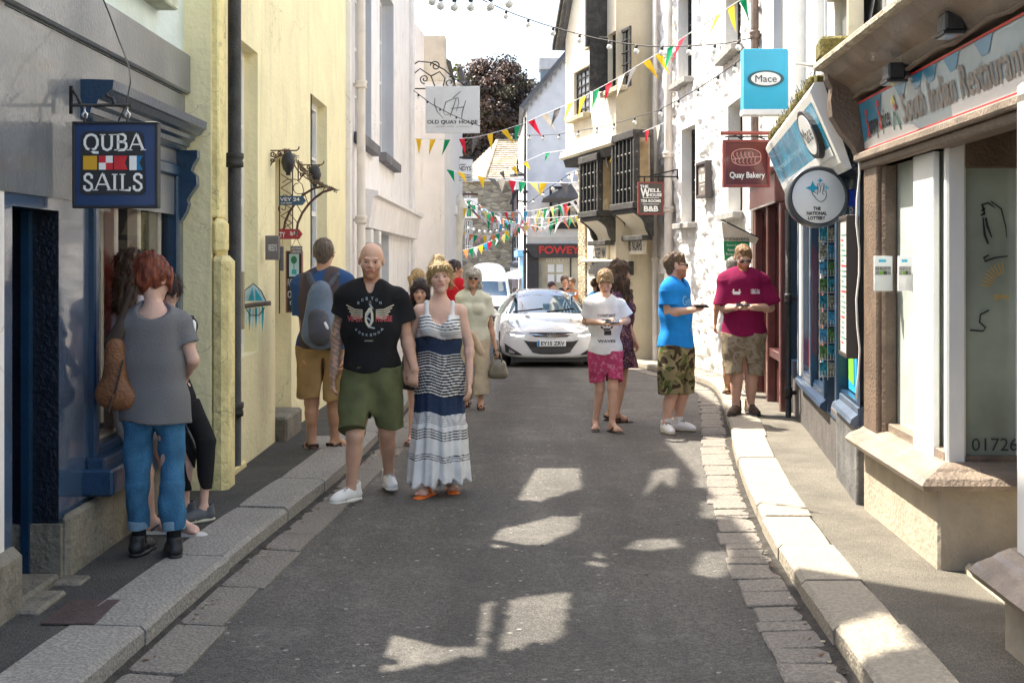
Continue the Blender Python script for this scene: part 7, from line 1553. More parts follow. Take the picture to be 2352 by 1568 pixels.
# sail shop hanging sign, serif capitals drawn stroke by stroke
Y = 6.05
t = board('hanging_sign', 'square navy hanging sign with four signal flags on the navy shop', (166, 280, 361, 477), Y, .035, mat('sign_navy', (.004, .035, .13), .45, .1, 8, coat=.3), M_ink, 5)
mb = MB(); f = pf(Y, .006); mb.add([f(*q) for q in ((186, 312), (196, 302), (320, 302), (330, 312), (334, 440), (326, 447), (190, 447), (184, 440))], [tuple(range(8))], M_ink); mb.build('lettering_panel', t)
SER = {'A': ([(0, 0), (.46, 1)], [(.46, 1), (.54, 1)], [(.54, 1), (1, 0)], [(.2, .36), (.8, .36)], 's', (0, 0), (1, 0)),
       'U': ([(.17, 1), (.17, .3), (.25, .1), (.5, 0), (.75, .1), (.83, .3), (.83, 1)], 's', (.17, 1), (.83, 1)),
       'I': ([(.5, 0), (.5, 1)], 's', (.5, 0), (.5, 1)), 'L': ([(.25, 1), (.25, 0), (.92, 0), (.92, .2)], 's', (.25, 1), (.22, 0)),
       'B': ([(.2, 0), (.2, 1), (.6, 1), (.78, .9), (.8, .7), (.62, .53), (.2, .53)], [(.62, .53), (.85, .42), (.88, .2), (.7, .02), (.2, 0)], 's', (.12, 0), (.12, 1)),
       'S': ([(.82, .72), (.82, .9), (.6, 1), (.35, .99), (.18, .85), (.2, .65), (.5, .52), (.8, .36), (.84, .15), (.62, 0), (.35, 0), (.16, .1), (.16, .3)], 's'),
       'Q': ([(.5, 1), (.22, .9), (.08, .65), (.08, .35), (.22, .1), (.5, 0), (.78, .1), (.92, .35), (.92, .65), (.78, .9), (.5, 1)], [(.4, .06), (.65, -.14), (1.0, -.16)], 's')}
def serif(mb, word, x0, y0, x1, y1, fn, mt, w_=5.5, widths=None):
    wd = widths or [1]*len(word); tot = sum(wd)+.12*(len(word)-1); u = (x1-x0)/tot; x = x0
    for ch, wl in zip(word, wd):
        g = SER[ch]; i = g.index('s'); W_ = u*wl
        for k, ln in enumerate(g[:i]):
            thin = (ch == 'A' and k in (0, 3)); strokes(mb, [[(x+a*W_, y1-b*(y1-y0)) for a, b in ln]], w_*(.55 if thin else 1), fn, mt)
        for a, b in g[i+1:]: strokes(mb, [[(x+a*W_-w_*1.1, y1-b*(y1-y0)+(-.6 if b == 0 else .6)), (x+a*W_+w_*1.1, y1-b*(y1-y0)+(-.6 if b == 0 else .6))]], w_*.38, fn, mt)
        x += W_+.12*u
mb = MB(); f = pf(Y, .009); serif(mb, 'QUBA', 192, 309, 329, 345, f, M_wlet, 6, [1.1, 1, .9, 1]); serif(mb, 'SAILS', 190, 400, 329, 437, f, M_wlet, 6, [.8, 1.05, .5, .8, .8]); mb.build('lettering', t)
mb = MB(); Mrf = mat('flag_red', (.60, .02, .03), .5); Mbf = mat('flag_blue', (.0, .16, .36), .5)
def q4(mb, x0, y0, x1, y1, mt, f=f): mb.add([f(x0, y1), f(x1, y1), f(x1, y0), f(x0, y0)], [(0, 1, 2, 3)], mt)
q4(mb, 191, 358, 223, 390, M_gold); q4(mb, 227, 358, 243, 374, Mrf); q4(mb, 243, 358, 259, 374, M_wlet); q4(mb, 227, 374, 243, 390, M_wlet); q4(mb, 243, 374, 259, 390, Mrf)
mb.add([f(*q) for q in ((262, 390), (293, 390), (287, 374), (293, 358), (262, 358))], [(0, 1, 2, 3, 4)], Mrf); q4(mb, 297, 358, 314, 391, M_wlet); mb.add([f(*q) for q in ((314, 391), (328, 391), (320, 374), (328, 358), (314, 358))], [(0, 1, 2, 3, 4)], Mbf); mb.build('signal_flag', t)
bar(t, [[(163, 242), (302, 242)], [(163, 198), (163, 262)], [(263, 240), (258, 225), (246, 222), (244, 214)], [(165, 205), (178, 222), (185, 240)]], Y+.015, .009, M_iron)
bar(t, [[(194, 243), (194, 256), (200, 262), (198, 270), (191, 270), (189, 264), (194, 258)], [(292, 243), (292, 256), (298, 262), (296, 270), (289, 270), (287, 264), (292, 258)], [(194, 270), (194, 281)], [(292, 270), (292, 281)]], Y+.015, .006, M_steel, 'hook')
mb = MB(); mb.tube([W(225, -30, 6.4), W(250, 30, 6.4), W(272, 90, 6.35), W(296, 150, 6.25), W(300, 190, 6.2), (W(290, 240, 6.1)), W(272, 278, 6.06)], .004, M_rubber, 5); o = mb.build('cable'); o['label'] = 'thin black cable trailing down the grey fascia to the navy hanging sign'; o['category'] = 'cable'
# old quay house
Y = 24.2
t = board('hanging_sign', 'large pale hanging sign with script monogram under a scrolled iron bracket', (977, 198, 1102, 306), Y, .05, mat('pale_grey_panel', (.58, .60, .60), .4, .04, 4, coat=.2))
txt(t, [('OLD QUAY HOUSE', 981, 276, 1097, 286)], Y, .006, M_ink)
mb = MB(); f = pf(Y, .006); strokes(mb, [[(999, 225), (998, 240), (1004, 256), (1018, 272)], [(1041, 227), (1024, 235), (1018, 256), (1022, 265), (1034, 262)], [(1048, 226), (1040, 250), (1034, 268)], [(1042, 228), (1052, 224), (1054, 236), (1048, 256)], [(1036, 250), (1066, 246)], [(1070, 231), (1062, 256), (1060, 272)], [(1058, 210), (1040, 226)]], [1.6, 2.4, 1.8, 1.2], f, mat('grey_script', (.12, .12, .12), .5)); put_text(mb, 'BARS  AND  DINING', 1002, 292, 1076, 289.5, f, M_grey); mb.build('monogram', t)
f2 = lambda c: [(x, y) for x, y in c]
bar(t, [[(945, 204), (1128, 204)], f2(scroll(975, 182, 11, 1.4, 1.5)), f2(scroll(1000, 152, 12, 1.4, 3.2)), f2(scroll(1033, 190, 14, 1.4, 4.6)), f2(scroll(1070, 194, 9, 1.4, 5.2)), [(948, 150), (962, 141), (990, 144), (1020, 160), (1045, 182), (1078, 202)], [(950, 170), (965, 158), (990, 175), (1000, 202)], [(990, 175), (1010, 165), (1022, 180), (1018, 198)], [(1002, 204), (1004, 215)], [(1076, 204), (1076, 215)], [(949, 204), (947, 232)]], Y+.02, .014, M_iron)
# gandys sign, pharmacy cross
Y = 34.5
t = board('hanging_sign', 'white rectangular shop sign reading GANDYS on the far end of the beige house', (1033, 366, 1086, 418), Y, .06, M_signw)
txt(t, [('GANDYS', 1037, 382, 1082, 392), ('TWO BROTHERS', 1037, 399, 1083, 403.5), ('BUILDING HOMES', 1037, 405.5, 1083, 410), ('FOR ORPHAN CHILDREN', 1037, 412, 1083, 415.5)], Y, .008, M_ink, bold=.01)
mb = MB(); f = pf(Y, .008); strokes(mb, [scroll(1053, 376, 5, .9, .5), [(1058, 378), (1070, 378)]], 1.6, f, M_ink); mb.build('emblem', t); bar(t, [[(1024, 362), (1090, 362)], [(1050, 362), (1050, 366)]], Y+.02, .03, M_iron)
Y = 40
t = board('hanging_sign', 'white pharmacy sign with green cross on the left of the far street', (1062, 455, 1097, 501), Y, .08, M_signw); mb = MB(); f = pf(Y, .008)
Mgr = mat('pharmacy_green', (.01, .32, .14), .5)
for w_, m_ in ((7.5, M_ink), (5.5, Mgr)): strokes(mb, [[(1077, 461+(7.5-w_)/2), (1077, 497-(7.5-w_)/2)], [(1064+(7.5-w_)/2, 477), (1092-(7.5-w_)/2, 477)]], w_*1.3, pf(Y, .008 if w_ > 6 else .012), m_)
mb.build('cross', t); bar(t, [[(1052, 446), (1098, 446)]], Y+.02, .04, M_rust)
t = thing('folded_parasol', 'folded cream canvas parasol leaning by the beige house far shop', 'parasol', (-1.55, 33, -.8)); p0 = W(1044, 615, 33); p1 = W(1057, 445, 33)
mb = MB(); pr_ = [(0, .05), (.1, .13), (.5, .17), (.85, .21), (.97, .08), (1, .02)]; mb.tube([p0+(p1-p0)*a for a, r in pr_], [r for a, r in pr_], mat('cream_canvas', (.68, .62, .5), .9), 10); mb.build('canvas', t); mb = MB(); mb.tube([Vector((p0.x, p0.y, g0(33))), p0+(p1-p0)*.1], .03, M_wood_c); mb.build('pole', t)
# lottery roundel
Y = 8.55; c = W(1876, 453, Y)
t = thing('round_sign', 'round dark rimmed sign with lettering THE NATIONAL LOTTERY beside the cyan fascia', 'sign', c)
Mr = Matrix.Rotation(R(90), 3, 'X')
R0 = 71/F*Y
mb = MB(); mb.lathe([(R0*.84, -.05), (R0*.93, -.065), (R0, -.04), (R0, .04), (R0*.93, .065), (R0*.86, .05)], c, mat('dark_grey_rim', (.06, .065, .075), .35, .1, coat=.4), 48, Mr); mb.build('rim', t)
def dsc(mb, c, r, y, mt, n=48): mb.add([(c.x+r*math.cos(2*math.pi*i/n), y, c.z+r*math.sin(2*math.pi*i/n)) for i in range(n)], [tuple(range(n))], mt)
mb = MB(); mb.lathe([(R0*.85, .0), (R0*.85, .054), (R0*.84, .056)], c, M_signw, 48, Mr); mb.build('face_panel', t)
dd = .0; Yf = Y-.06; f = lambda x, y: W(x, y, Y)+Vector((0, -.0595, 0))
txt(t, [('THE', 1868, 495-20, 1885, 483), ('NATIONAL', 1853, 486, 1899, 494), ('LOTTERY', 1856, 497, 1896, 505)], Y, .0595, M_ink, bold=.04)
mb = MB()
def star(cx, cy, r, mt): mb.add([f(*q) for q in [(cx, cy-r), (cx+r*.28, cy-r*.28), (cx+r, cy), (cx+r*.28, cy+r*.28), (cx, cy+r), (cx-r*.28, cy+r*.28), (cx-r, cy), (cx-r*.28, cy-r*.28)]], [tuple(range(8))], mt)
star(1862, 433, 17, M_sky); star(1879, 416, 7, M_sky); star(1893, 432, 7, mat('pale_cyan', (.15, .6, .75), .4)); mb.build('star', t)
mb = MB(); f = lambda x, y: W(x, y, Y)+Vector((0, -.061, 0))
hd_ = [(1872, 460), (1862, 447), (1860, 441), (1867, 443), (1873, 448), (1874, 430), (1872, 424), (1876, 422), (1880, 432), (1884, 423), (1888, 424), (1885, 438), (1892, 441), (1893, 450), (1889, 460), (1880, 465), (1872, 460)]
mb.add([f(*q) for q in hd_[:-1]], [tuple(range(len(hd_)-1))], M_signw); f = lambda x, y: W(x, y, Y)+Vector((0, -.0625, 0)); strokes(mb, [hd_, [(1880, 432), (1878, 444)], [(1885, 438), (1884, 446), (1888, 448)]], 1.5, f, M_ink); mb.build('crossed_fingers_emblem', t)
mb = MB(); p = W(1943, 455, Y); mb.box((p.x-.0, Y-.04, p.z-.06), (p.x+.12, Y+.05, p.z+.06), mat('bright_blue', (.01, .05, .45), .4), bev=.01); mb.tube([p+Vector((.1, 0, 0)), p+Vector((.3, .02, 0))], .025, M_black, 8); mb.build('bracket', t)
# cyan shop sign
Y = 11.6
t = board('hanging_sign', 'tall cyan projecting sign with oval badge reading Mace', (1708, 112, 1809, 263), Y, .16, M_sky)
mb = MB(); vbox(mb, 1707, 251, 1810, 264, Y-.005, .17, M_signw); vbox(mb, 1809.5, 114, 1815, 262, Y+.0, .16, M_signw); mb.build('trim', t)
def oval(t, cx, cy, rx, ry, Y, dd, mt, name, n=36):
    mb = MB(); mb.add([pf(Y, dd)(cx+rx*math.cos(2*math.pi*i/n), cy+ry*math.sin(2*math.pi*i/n)) for i in range(n)], [tuple(range(n))], mt); return mb.build(name, t)
oval(t, 1759, 181, 42, 19, Y, .008, mat('slate_teal', (.02, .09, .12), .4), 'badge_rim'); oval(t, 1759, 181, 34, 15.5, Y, .011, M_signw, 'badge'); txt(t, [('Mace', 1735, 173, 1784, 189)], Y, .014, M_ink, bold=.0)
mb = MB(); p = W(1815, 190, Y); mb.box((p.x, Y+.04, p.z-.5), (p.x+.06, Y+.12, p.z+.35), M_signw, bev=.01); mb.tube([p+Vector((.03, .08, .2)), p+Vector((.32, .3, .2))], .02, M_steel); mb.build('bracket', t)
# bakery sign
Y = 12.55
t = board('hanging_sign', 'maroon hanging sign with pink loaf emblem reading Quay Bakery', (1662, 322, 1768, 429), Y, .05, mat('maroon_panel', (.13, .018, .018), .25, .2, 5, coat=.6), mat('maroon_frame', (.24, .035, .03), .35, .1, coat=.4), 5)
txt(t, [('Quay Bakery', 1676, 395, 1757, 413)], Y, .016, M_wlet)
Mpi = mat('pink_line', (.75, .35, .30), .5); mb = MB(); f = pf(Y, .014); n = 30
ov = [(1714+34*math.copysign(abs(math.cos(2*math.pi*i/n))**.8, math.cos(2*math.pi*i/n)), 361+19*math.copysign(abs(math.sin(2*math.pi*i/n))**.8, math.sin(2*math.pi*i/n))) for i in range(n+1)]
strokes(mb, [ov, [(1682, 366), (1700, 364), (1725, 361), (1747, 360)]]+[[(1690+9*i, 365-i*.6), (1684+9*i, 358), (1681+9*i+3, 348+abs(i-2.5)*1.2)] for i in range(6)]+[[(1690+9*i, 365-i*.6), (1688+9*i, 372), (1692+9*i, 377-abs(i-2.5)*1)] for i in range(6)], 1.5, f, Mpi); mb.build('loaf_emblem', t)
bar(t, [[(1655, 306), (1775, 306)]], Y+.02, .022, mat('maroon_bar', (.26, .05, .04), .4)); bar(t, [[(1672, 322), (1675, 314), (1690, 312), (1700, 318), (1715, 313), (1740, 314), (1757, 320)], [(1664, 314), (1765, 314)]], Y+.02, .008, M_iron, 'hanger')
# well house signs
Y = 20.6; Mwh = mat('dark_brown_panel', (.055, .04, .032), .5, .15, coat=.2)
t = board('hanging_sign', 'brown hanging sign with white lettering for Well House tea rooms and B&B', (1466, 419, 1523, 492), Y, .05, Mwh, mat('rust_red_edge', (.25, .05, .04), .6), 2)
txt(t, [('THE', 1470, 425, 1489, 431.5), ('W', 1471, 432, 1493, 453), ('ELL', 1493, 433, 1518, 441.5), ('HOUSE', 1488, 444, 1520, 451.5), ('TEA ROOMS', 1472, 458, 1518, 465), ('B&B', 1479, 473, 1512, 486)], Y, .016, M_wlet, bold=.04)
mb = MB(); f = pf(Y, .015); strokes(mb, [[(1476, 454.5), (1514, 454.5)], [(1476, 469), (1514, 469)]], 1.2, f, M_wlet); mb.build('rule_line', t); bar(t, [[(1462, 406), (1558, 406)], [(1556, 388), (1556, 412)], [(1480, 406), (1480, 419)], [(1512, 406), (1512, 419)], [(1492, 404), (1554, 390)]], Y+.02, .013, M_iron)
a = RB.hit(1646, 0, .05)[0]; b = RB.hit(1610, 0, .05)[0]; a = .1; zt_, zb_ = 3.15, 2.55
t = thing('wall_plaque', 'grey framed Well House plaque fixed to the whitewashed rubble wall', 'sign', RB.P(.4, 2.5, .1)); zb_ = RB.hit(1628, 448, .08)[1]; zt_ = RB.hit(1628, 372, .08)[1]
mb = MB(); RB.box(mb, a, b, zb_, zt_, .02, .10, mat('taupe_panel', (.17, .14, .12), .7), .01); mb.build('board', t)
mb = MB(); 
for q in ((a-.03, a+.02, zb_-.03, zt_+.03), (b-.02, b+.03, zb_-.03, zt_+.03), (a+.02, b-.02, zt_-.02, zt_+.03), (a+.02, b-.02, zb_-.03, zb_+.02)): RB.box(mb, *q, .02, .13, mat('dark_frame', (.06, .05, .05), .6), .006)
mb.build('frame', t); mb = MB(); f = lambda x, y: RB.P(b-.06-x*(b-a-.12), zb_+.05+y*(zt_-zb_-.1), .103)
put_text(mb, 'THE', .3, .82, .7, .95, f, M_wlet); put_text(mb, 'WELL HOUSE', .02, .42, .98, .72, f, M_wlet, .03); strokes(mb, [[(.15, .32), (.85, .32)]], .02, f, M_wlet); put_text(mb, 'B&B', .35, .1, .65, .2, f, M_wlet); mb.build('lettering', t)
# treleavens flag
Y = 14.7; f = pf(Y); t = thing('shop_flag', 'small cream and green pennant flag with ice cream lettering by the rubble house', 'flag', W(1700, 600, Y))
mb = MB(); mb.add([f(*q) for q in ((1657, 508), (1743, 547), (1735, 562), (1722, 556), (1662, 554))], [(0, 1, 2, 3, 4)], mat('cream_flag', (.66, .60, .46), .8)); mb.add([f(*q) for q in ((1661, 554), (1722, 554), (1722, 598), (1664, 598))], [(0, 1, 2, 3)], mat('green_flag', (.01, .30, .10), .7)); mb.build('cloth', t)
txt(t, [('treleavens', 1663, 543, 1720, 552)], Y, .006, mat('olive_ink', (.12, .12, .08), .6), bold=.01)
txt(t, [('Award winning', 1668, 560, 1718, 567), ('hand made', 1672, 570, 1712, 577), ('luxury', 1668, 580, 1700, 588), ('ice cream', 1680, 590, 1706, 595)], Y, .006, M_wlet, 'small_lettering', 0)
bar(t, [[(1657, 505), (1746, 548)]], Y+.01, .01, M_iron, 'pole')
# menu case and leaflet holders
a, b = MW.hit(1988, 0, .06)[0], MW.hit(1953, 0, .06)[0]
t = thing('menu_case', 'tall glazed menu case with dark frame between the blue shop and brown restaurant', 'menu case', MW.P(a, .9, .05)); z1 = MW.hit(1970, 500, .06)[1]; z0 = MW.hit(1970, 822, .06)[1]; a = .02; b = .36
mb = MB(); MW.box(mb, a, b, z0, z1, .02, .075, mat('menu_paper', (.62, .62, .58), .6, .1)); mb.build('paper', t)
mb = MB(); Mdf = mat('dark_case_frame', (.045, .035, .03), .5)
for q in ((a-.03, a+.0, z0-.03, z1+.03), (b, b+.03, z0-.03, z1+.03), (a, b, z1, z1+.03), (a, b, z0-.03, z0)): MW.box(mb, *q, .01, .085, Mdf, .004)
mb.build('frame', t); mb = MB(); f = lambda x, y: MW.P(b-x, y, .078)
for i in range(22): z = z0+.06+i*(z1-z0-.12)/22; strokes(mb, [[(.05, z), (random.uniform(.16, .3), z)]], .012, f, mat('menu_ink', (.12, .25, .2), .6) if i % 5 else M_red)
mb.build('menu_lettering', t)
for k, (x0, lb) in enumerate(((2008, 'white leaflet with green picture in clear holder on the brown pilaster'), (2063, 'white leaflet with green picture inside the restaurant bay window'))):
    Y = 7.38 if k == 0 else 7.15; t = thing('leaflet_holder', lb, 'leaflet', W(x0+20, 670, Y), group='leaflet holders on the restaurant'); w_ = 42 if k == 0 else 33
    if k: Y = 6.9
    mb = MB(); vbox(mb, x0, 588, x0+w_, 668, Y, .01, M_signw, .001); mb.build('leaflet', t); mb = MB(); cs_ = [mat('leaf_green', (.20, .42, .05), .5), mat('leaf_dark', (.04, .07, .04), .5)]
    for i in range(4):
        for j in range(2): q4(mb, x0+3+i*(w_-6)/4, 612+j*10, x0+3+(i+1)*(w_-6)/4-.6, 621+j*10, cs_[(i+j) % 2] if (i*j) % 3 else M_grey, pf(Y, .003))
    q4(mb, x0+w_*.25, 596, x0+w_*.65, 602, M_sky, pf(Y, .003)); mb.build('picture', t)
    mb = MB(); vbox(mb, x0-1, 628, x0+w_+1, 672, Y-.02, .018, G_clear, 0); mb.build('clear_pocket', t)
# postcard rack
Y = 9.35; t = thing('postcard_rack', 'white wire rack of picture postcards outside the blue shop', 'postcard rack', W(1901, 875, Y)); f = pf(Y)
Mc_ = [mat('postcard_a', (.02, .20, .26), .4, .8, 40), mat('postcard_b', (.08, .18, .06), .4, .9, 45), mat('postcard_c', (.05, .25, .42), .4, .8, 38), mat('postcard_d', (.25, .26, .2), .4, .9, 50)]
mb = MB()
for x in (1882, 1901, 1920): mb.tube([W(x, 520, Y+.015), W(x, 872, Y+.015)], .0035, M_wood_w, 5)
for r_ in range(9):
    y0 = 527+r_*38.5; mb.tube([W(1881, y0+24, Y), W(1921, y0+24, Y)], .003, M_wood_w, 5); mb.tube([W(1881, y0+29, Y-.02), W(1921, y0+29, Y-.02)], .003, M_wood_w, 5)
    for x in (1881, 1888, 1895, 1901, 1908, 1914, 1921): mb.tube([W(x, y0+16, Y-.02), W(x, y0+30, Y-.02)], .002, M_wood_w, 4)
mb.build('wire_frame', t)
i = 0
for r_ in range(9):
    y0 = 524+r_*38.5
    for x0 in (1883, 1902): 
        mb = MB(); m_ = Mc_[(i*7+r_) % 4]; a_ = W(x0, y0+28, Y); b_ = W(x0+17, y0, Y); mb.add([(a_.x, Y-.012, a_.z), (b_.x, Y-.012, a_.z), (b_.x, Y+.006, b_.z), (a_.x, Y+.006, b_.z), (a_.x, Y-.008, a_.z), (b_.x, Y-.008, a_.z), (b_.x, Y+.01, b_.z), (a_.x, Y+.01, b_.z)], [(0, 1, 2, 3), (7, 6, 5, 4)], m_); mb.build('postcard', t); i += 1
# black pole / pipe by blue shop
mb = MB(); a_ = W(1782, 720, 11.3); b_ = Vector((a_.x+.03, 11.2, g0(11)+.12)); downpipe((2.80, 12.35), .03, .08, 2.2, M_iron, 'black drainpipe beside the far end of the blue shopfront', (.35, 1.3)); 
# ---- things on the yellow house
Y = 10.0; t = board('slate_sign', 'small square slate sign reading REEDS fixed to the yellow house', (609, 541, 640, 597), Y, .05, mat('grey_slate_board', (.17, .15, .15), .7, .15, 10)); txt(t, [("REED'S", 617, 561, 636, 576)], Y, .006, M_wlet, bold=.0)
Y = 11.15; t = board('chalkboard', 'tall narrow chalkboard reading REEDS OPEN beside the yellow house doorway', (657, 577, 693, 717), Y, .04, M_ink, mat('board_wood', (.26, .11, .06), .6), 2)
mb = MB(); f = pf(Y, .018); q4(mb, 664, 583, 687, 635, mat('poster_sea', (.45, .62, .60), .6, .1), f); f2_ = pf(Y, .02); mb.add([f2_(675+7*math.cos(a/3), 597+9*math.sin(a/3)) for a in range(19)], [tuple(range(19))], M_green); strokes(mb, [[(675, 606), (675, 622)]], 1.5, f2_, M_green); q4(mb, 670, 619, 681, 630, mat('teal_pot', (.05, .35, .38), .5), f2_); mb.build('picture', t)
txt(t, [("REED'S", 661, 640, 690, 656), ('OPEN', 661, 668, 690, 684)], Y, .018, M_wlet, bold=-.012)
mb = MB(); strokes(mb, [[(668, 700), (666, 694), (671, 690), (675, 695), (679, 701), (684, 697), (682, 691)]], 1.2, pf(Y, .018), M_wlet); mb.build('chalk_flourish', t)
def arrow(label, x0, y0, x1, y1, Y, mt, words):
    t = thing('arrow_sign', label, 'sign', W((x0+x1)/2, y1, Y)); tip = 8; pts = [(x0, y0), (x1-tip, y0), (x1, (y0+y1)/2), (x1-tip, y1), (x0, y1)]
    mb = MB(); mb.prism(pts, lambda a, b: W(a, b, Y), lambda a, b: W(a, b, Y)+Vector((0, .03, 0)), mt); mb.build('board', t); txt(t, words, Y, .006, M_wlet); return t
arrow('faded blue wooden arrow sign in the iron arch', 641, 450, 702, 471, 11.0, mat('faded_blue_wood', (.05, .11, .17), .7, .3, 12), [('VEY 24', 643, 454, 688, 462), ('CAR FERRY', 645, 465, 671, 468)])
arrow('red wooden arrow sign below the blue one', 640, 526, 694, 549, 11.0, mat('faded_red_wood', (.36, .03, .04), .6, .2, 12), [('TY', 642, 533, 655, 545), ('Slip Way', 666, 531, 684, 543)])
Y = 11.05; t = board('hanging_board', 'small grey board hanging on cords over the chalkboard', (667, 565, 694, 583), Y, .02, mat('driftwood', (.20, .18, .17), .8)); txt(t, [('HOT FOOD', 670, 569, 692, 573), ('OPEN NOW', 671, 576, 691, 580)], Y, .005, M_wlet, bold=0); bar(t, [[(670, 566), (680, 548)], [(691, 566), (682, 548)]], Y+.01, .003, mat('twine', (.35, .27, .15), .9), 'cord')
t = board('hanging_board', 'slim dark slate paddle hanging left of the chalkboard', (643, 566, 651, 622), 10.95, .02, M_slate); bar(t, [[(647, 566), (650, 548)]], 10.96, .003, mat('twine', (.35, .27, .15), .9), 'cord')
t = thing('rose_arch', 'rusty wrought iron rose arch with dry vine over the yellow house doorway', 'arch', W(690, 523, 11.0), group=None)
arc1 = [(650, 540), (655, 510), (664, 488), (679, 466), (700, 445), (722, 432), (745, 428), (766, 433)]; arc2 = [(680, 540), (684, 513), (694, 490), (708, 470), (724, 454), (742, 441), (766, 434)]
bar(t, [arc1], 11.25, .011, M_rust, 'hoop', 8); bar(t, [arc2], 10.75, .011, M_rust, 'hoop', 8)
bar(t, [[(642, 345), (642, 720)], [(672, 372), (672, 540)], [(643, 352), (656, 356), (672, 372), (684, 392), (704, 410), (734, 424), (768, 434)]], 11.2, .006, M_rust, 'upright')
Z = [[(645+(i % 2)*26, 400+i*16), (645+((i+1) % 2)*26, 416+i*16)] for i in range(8)]; bar(t, Z+[[(a[0], a[1]), (b[0], b[1])] for a, b in zip(arc1[1:], arc2[:-1])]+[scroll(656, 455, 14, 1.3, 0), scroll(650, 478, 12, 1.2, 2), scroll(686, 430, 17, 1.0, 1, 26)[:16], [(648, 420), (660, 412), (680, 412), (694, 424), (698, 440), (690, 454)]], 11.1, .004, M_rust, 'lattice')
vt = MB(); rv = random.Random(5)
for k in range(90):
    s_ = rv.random(); pth = [(643, 338), (670, 352), (685, 379), (704, 404), (734, 422), (768, 434)]; i = min(4, int(s_*5)); u_ = s_*5-i; x = pth[i][0]+(pth[i+1][0]-pth[i][0])*u_; y = pth[i][1]+(pth[i+1][1]-pth[i][1])*u_
    vt.tube([W(x+rv.uniform(-3, 3), y+rv.uniform(-4, 4), 11.0+rv.uniform(-.1, .1)), W(x+rv.uniform(2, 14), y+rv.uniform(-1, 10), 11.0+rv.uniform(-.12, .12)), W(x+rv.uniform(0, 20), y+rv.uniform(0, 14), 11.0+rv.uniform(-.12, .12))], rv.uniform(.002, .0045), mat('dry_vine', (.20, .15, .09), .9, .4, 20), 4, False)
vt.build('vine', t)
for lb, (x0, x1, y), cc in (('ornate rusty iron bracket with a dark lantern on the yellow house', (618, 686, 346), (662, 373)), ('ornate rusty iron bracket with a hanging bird figure on the yellow house', (685, 743, 379), (723, 402))):
    t = thing('iron_bracket', lb, 'bracket', W(x0, y, 10.6), group='rusty iron brackets on the yellow house'); Yb = 10.4 if x0 < 650 else 11.4
    bar(t, [[(x0, y), (x1-5, y), (x1, y-4), (x1+1, y-9)], [(x0, y-12), (x0, y+38)], scroll(x0+9, y+8, 7, 1.3), scroll(x0+24, y+5, 5, 1.3), scroll(x0+8, y+22, 5, 1.2), scroll(x0+38, y+4, 4, 1.2), [(x0+2, y+36), (x0+14, y+16), (x0+34, y+9), (x0+50, y+2)]], Yb, .0065, M_rust, 'scrollwork')
    mb = MB(); c = W(*cc, Yb); mb.lathe([(.01, .10), (.05, .06), (.062, 0), (.045, -.06), (.02, -.09), (.02, -.11)], c, M_black, 10); mb.tube([c+Vector((0, 0, .09)), W(cc[0], y, Yb)], .004, M_iron, 4); mb.build('pendant', t)
Y = 9.2; t = thing('stained_glass_mobile', 'turquoise stained glass boat mobile with driftwood hanging on the yellow wall', 'ornament', W(590, 765, Y))
f = pf(Y); mb = MB(); Mt_ = mat('turquoise_glass', (.05, .45, .55), .1, .4, 10, coat=.8); Mtw = mat('milky_glass', (.55, .72, .76), .15, .3, 10, coat=.8)
mb.add([f(*q) for q in ((561, 668), (582, 652), (600, 668), (610, 692), (562, 692))], [(0, 1, 2, 3, 4)], Mtw); mb.add([pf(Y, .005)(*q) for q in ((570, 690), (580, 660), (584, 690))], [(0, 1, 2)], Mt_); mb.add([pf(Y, .005)(*q) for q in ((587, 690), (586, 662), (604, 690))], [(0, 1, 2)], Mt_)
for i in range(6): x = 563+i*7.5; mb.add([f(*q) for q in ((x, 705+5*math.sin(i)), (x+6, 707), (x+5, 735), (x+2, 750+12*((i*3) % 4)/3), (x, 728))], [(0, 1, 2, 3, 4)], Mt_ if i % 2 else Mtw)
mb.build('glass_piece', t); mb = MB(); mb.tube([W(562, 703, Y-.02), W(590, 699, Y-.02), W(622, 696, Y-.02)], .018, mat('grey_driftwood', (.14, .11, .09), .9, .3, 20), 7); mb.build('driftwood', t); bar(t, [[(561, 668), (582, 651), (600, 668), (611, 692)], [(562, 668), (561, 700)], [(566, 710), (575, 724), (595, 724), (608, 706)]], Y, .004, M_iron, 'lead_frame')
t = board('notice_frame', 'narrow weathered notice frame beside the black drainpipe', (550, 624, 559, 756), 9.05, .05, mat('weathered_wood', (.34, .29, .2), .8, .2, 12))
# pavement cover, step stones, litter
t0_ = WG(96, 1430, .125); t1_ = WG(215, 1392, .125)
mb = MB(); mb.box((-2.03, 5.25, .114), (-1.80, 5.62, .124), mat('brown_iron_cover', (.07, .045, .04), .6, .3, 20, .5, 80), bev=.003); o = mb.build('manhole_cover'); o['label'] = 'small brown iron cover set in the left pavement'; o['category'] = 'cover'
for k, (x, y, w_, d_) in enumerate(((-2.20, 5.62, .10, .22), (-2.16, 6.0, .07, .10))): 
    mb = MB(); mb.box((x-w_, y-d_, .1), (x+w_, y+d_*.6, .132-.008*k), M_plinth, bev=.012); o = mb.build('paving_stone'); o['label'] = ('larger worn grey stone slab in front of the navy shop doorstep', 'smaller worn grey stone slab beside the navy shop plinth')[k]; o['category'] = 'stone slab'
mb = MB(); mb.box((-1.75, 10.2, .113), (-1.45, 10.9, .122), M_kerb, bev=.004); o = mb.build('paving_slab'); o['label'] = 'pale granite slab let into the left pavement under the man with the backpack'; o['category'] = 'slab'
mb = MB(); rl = random.Random(9)
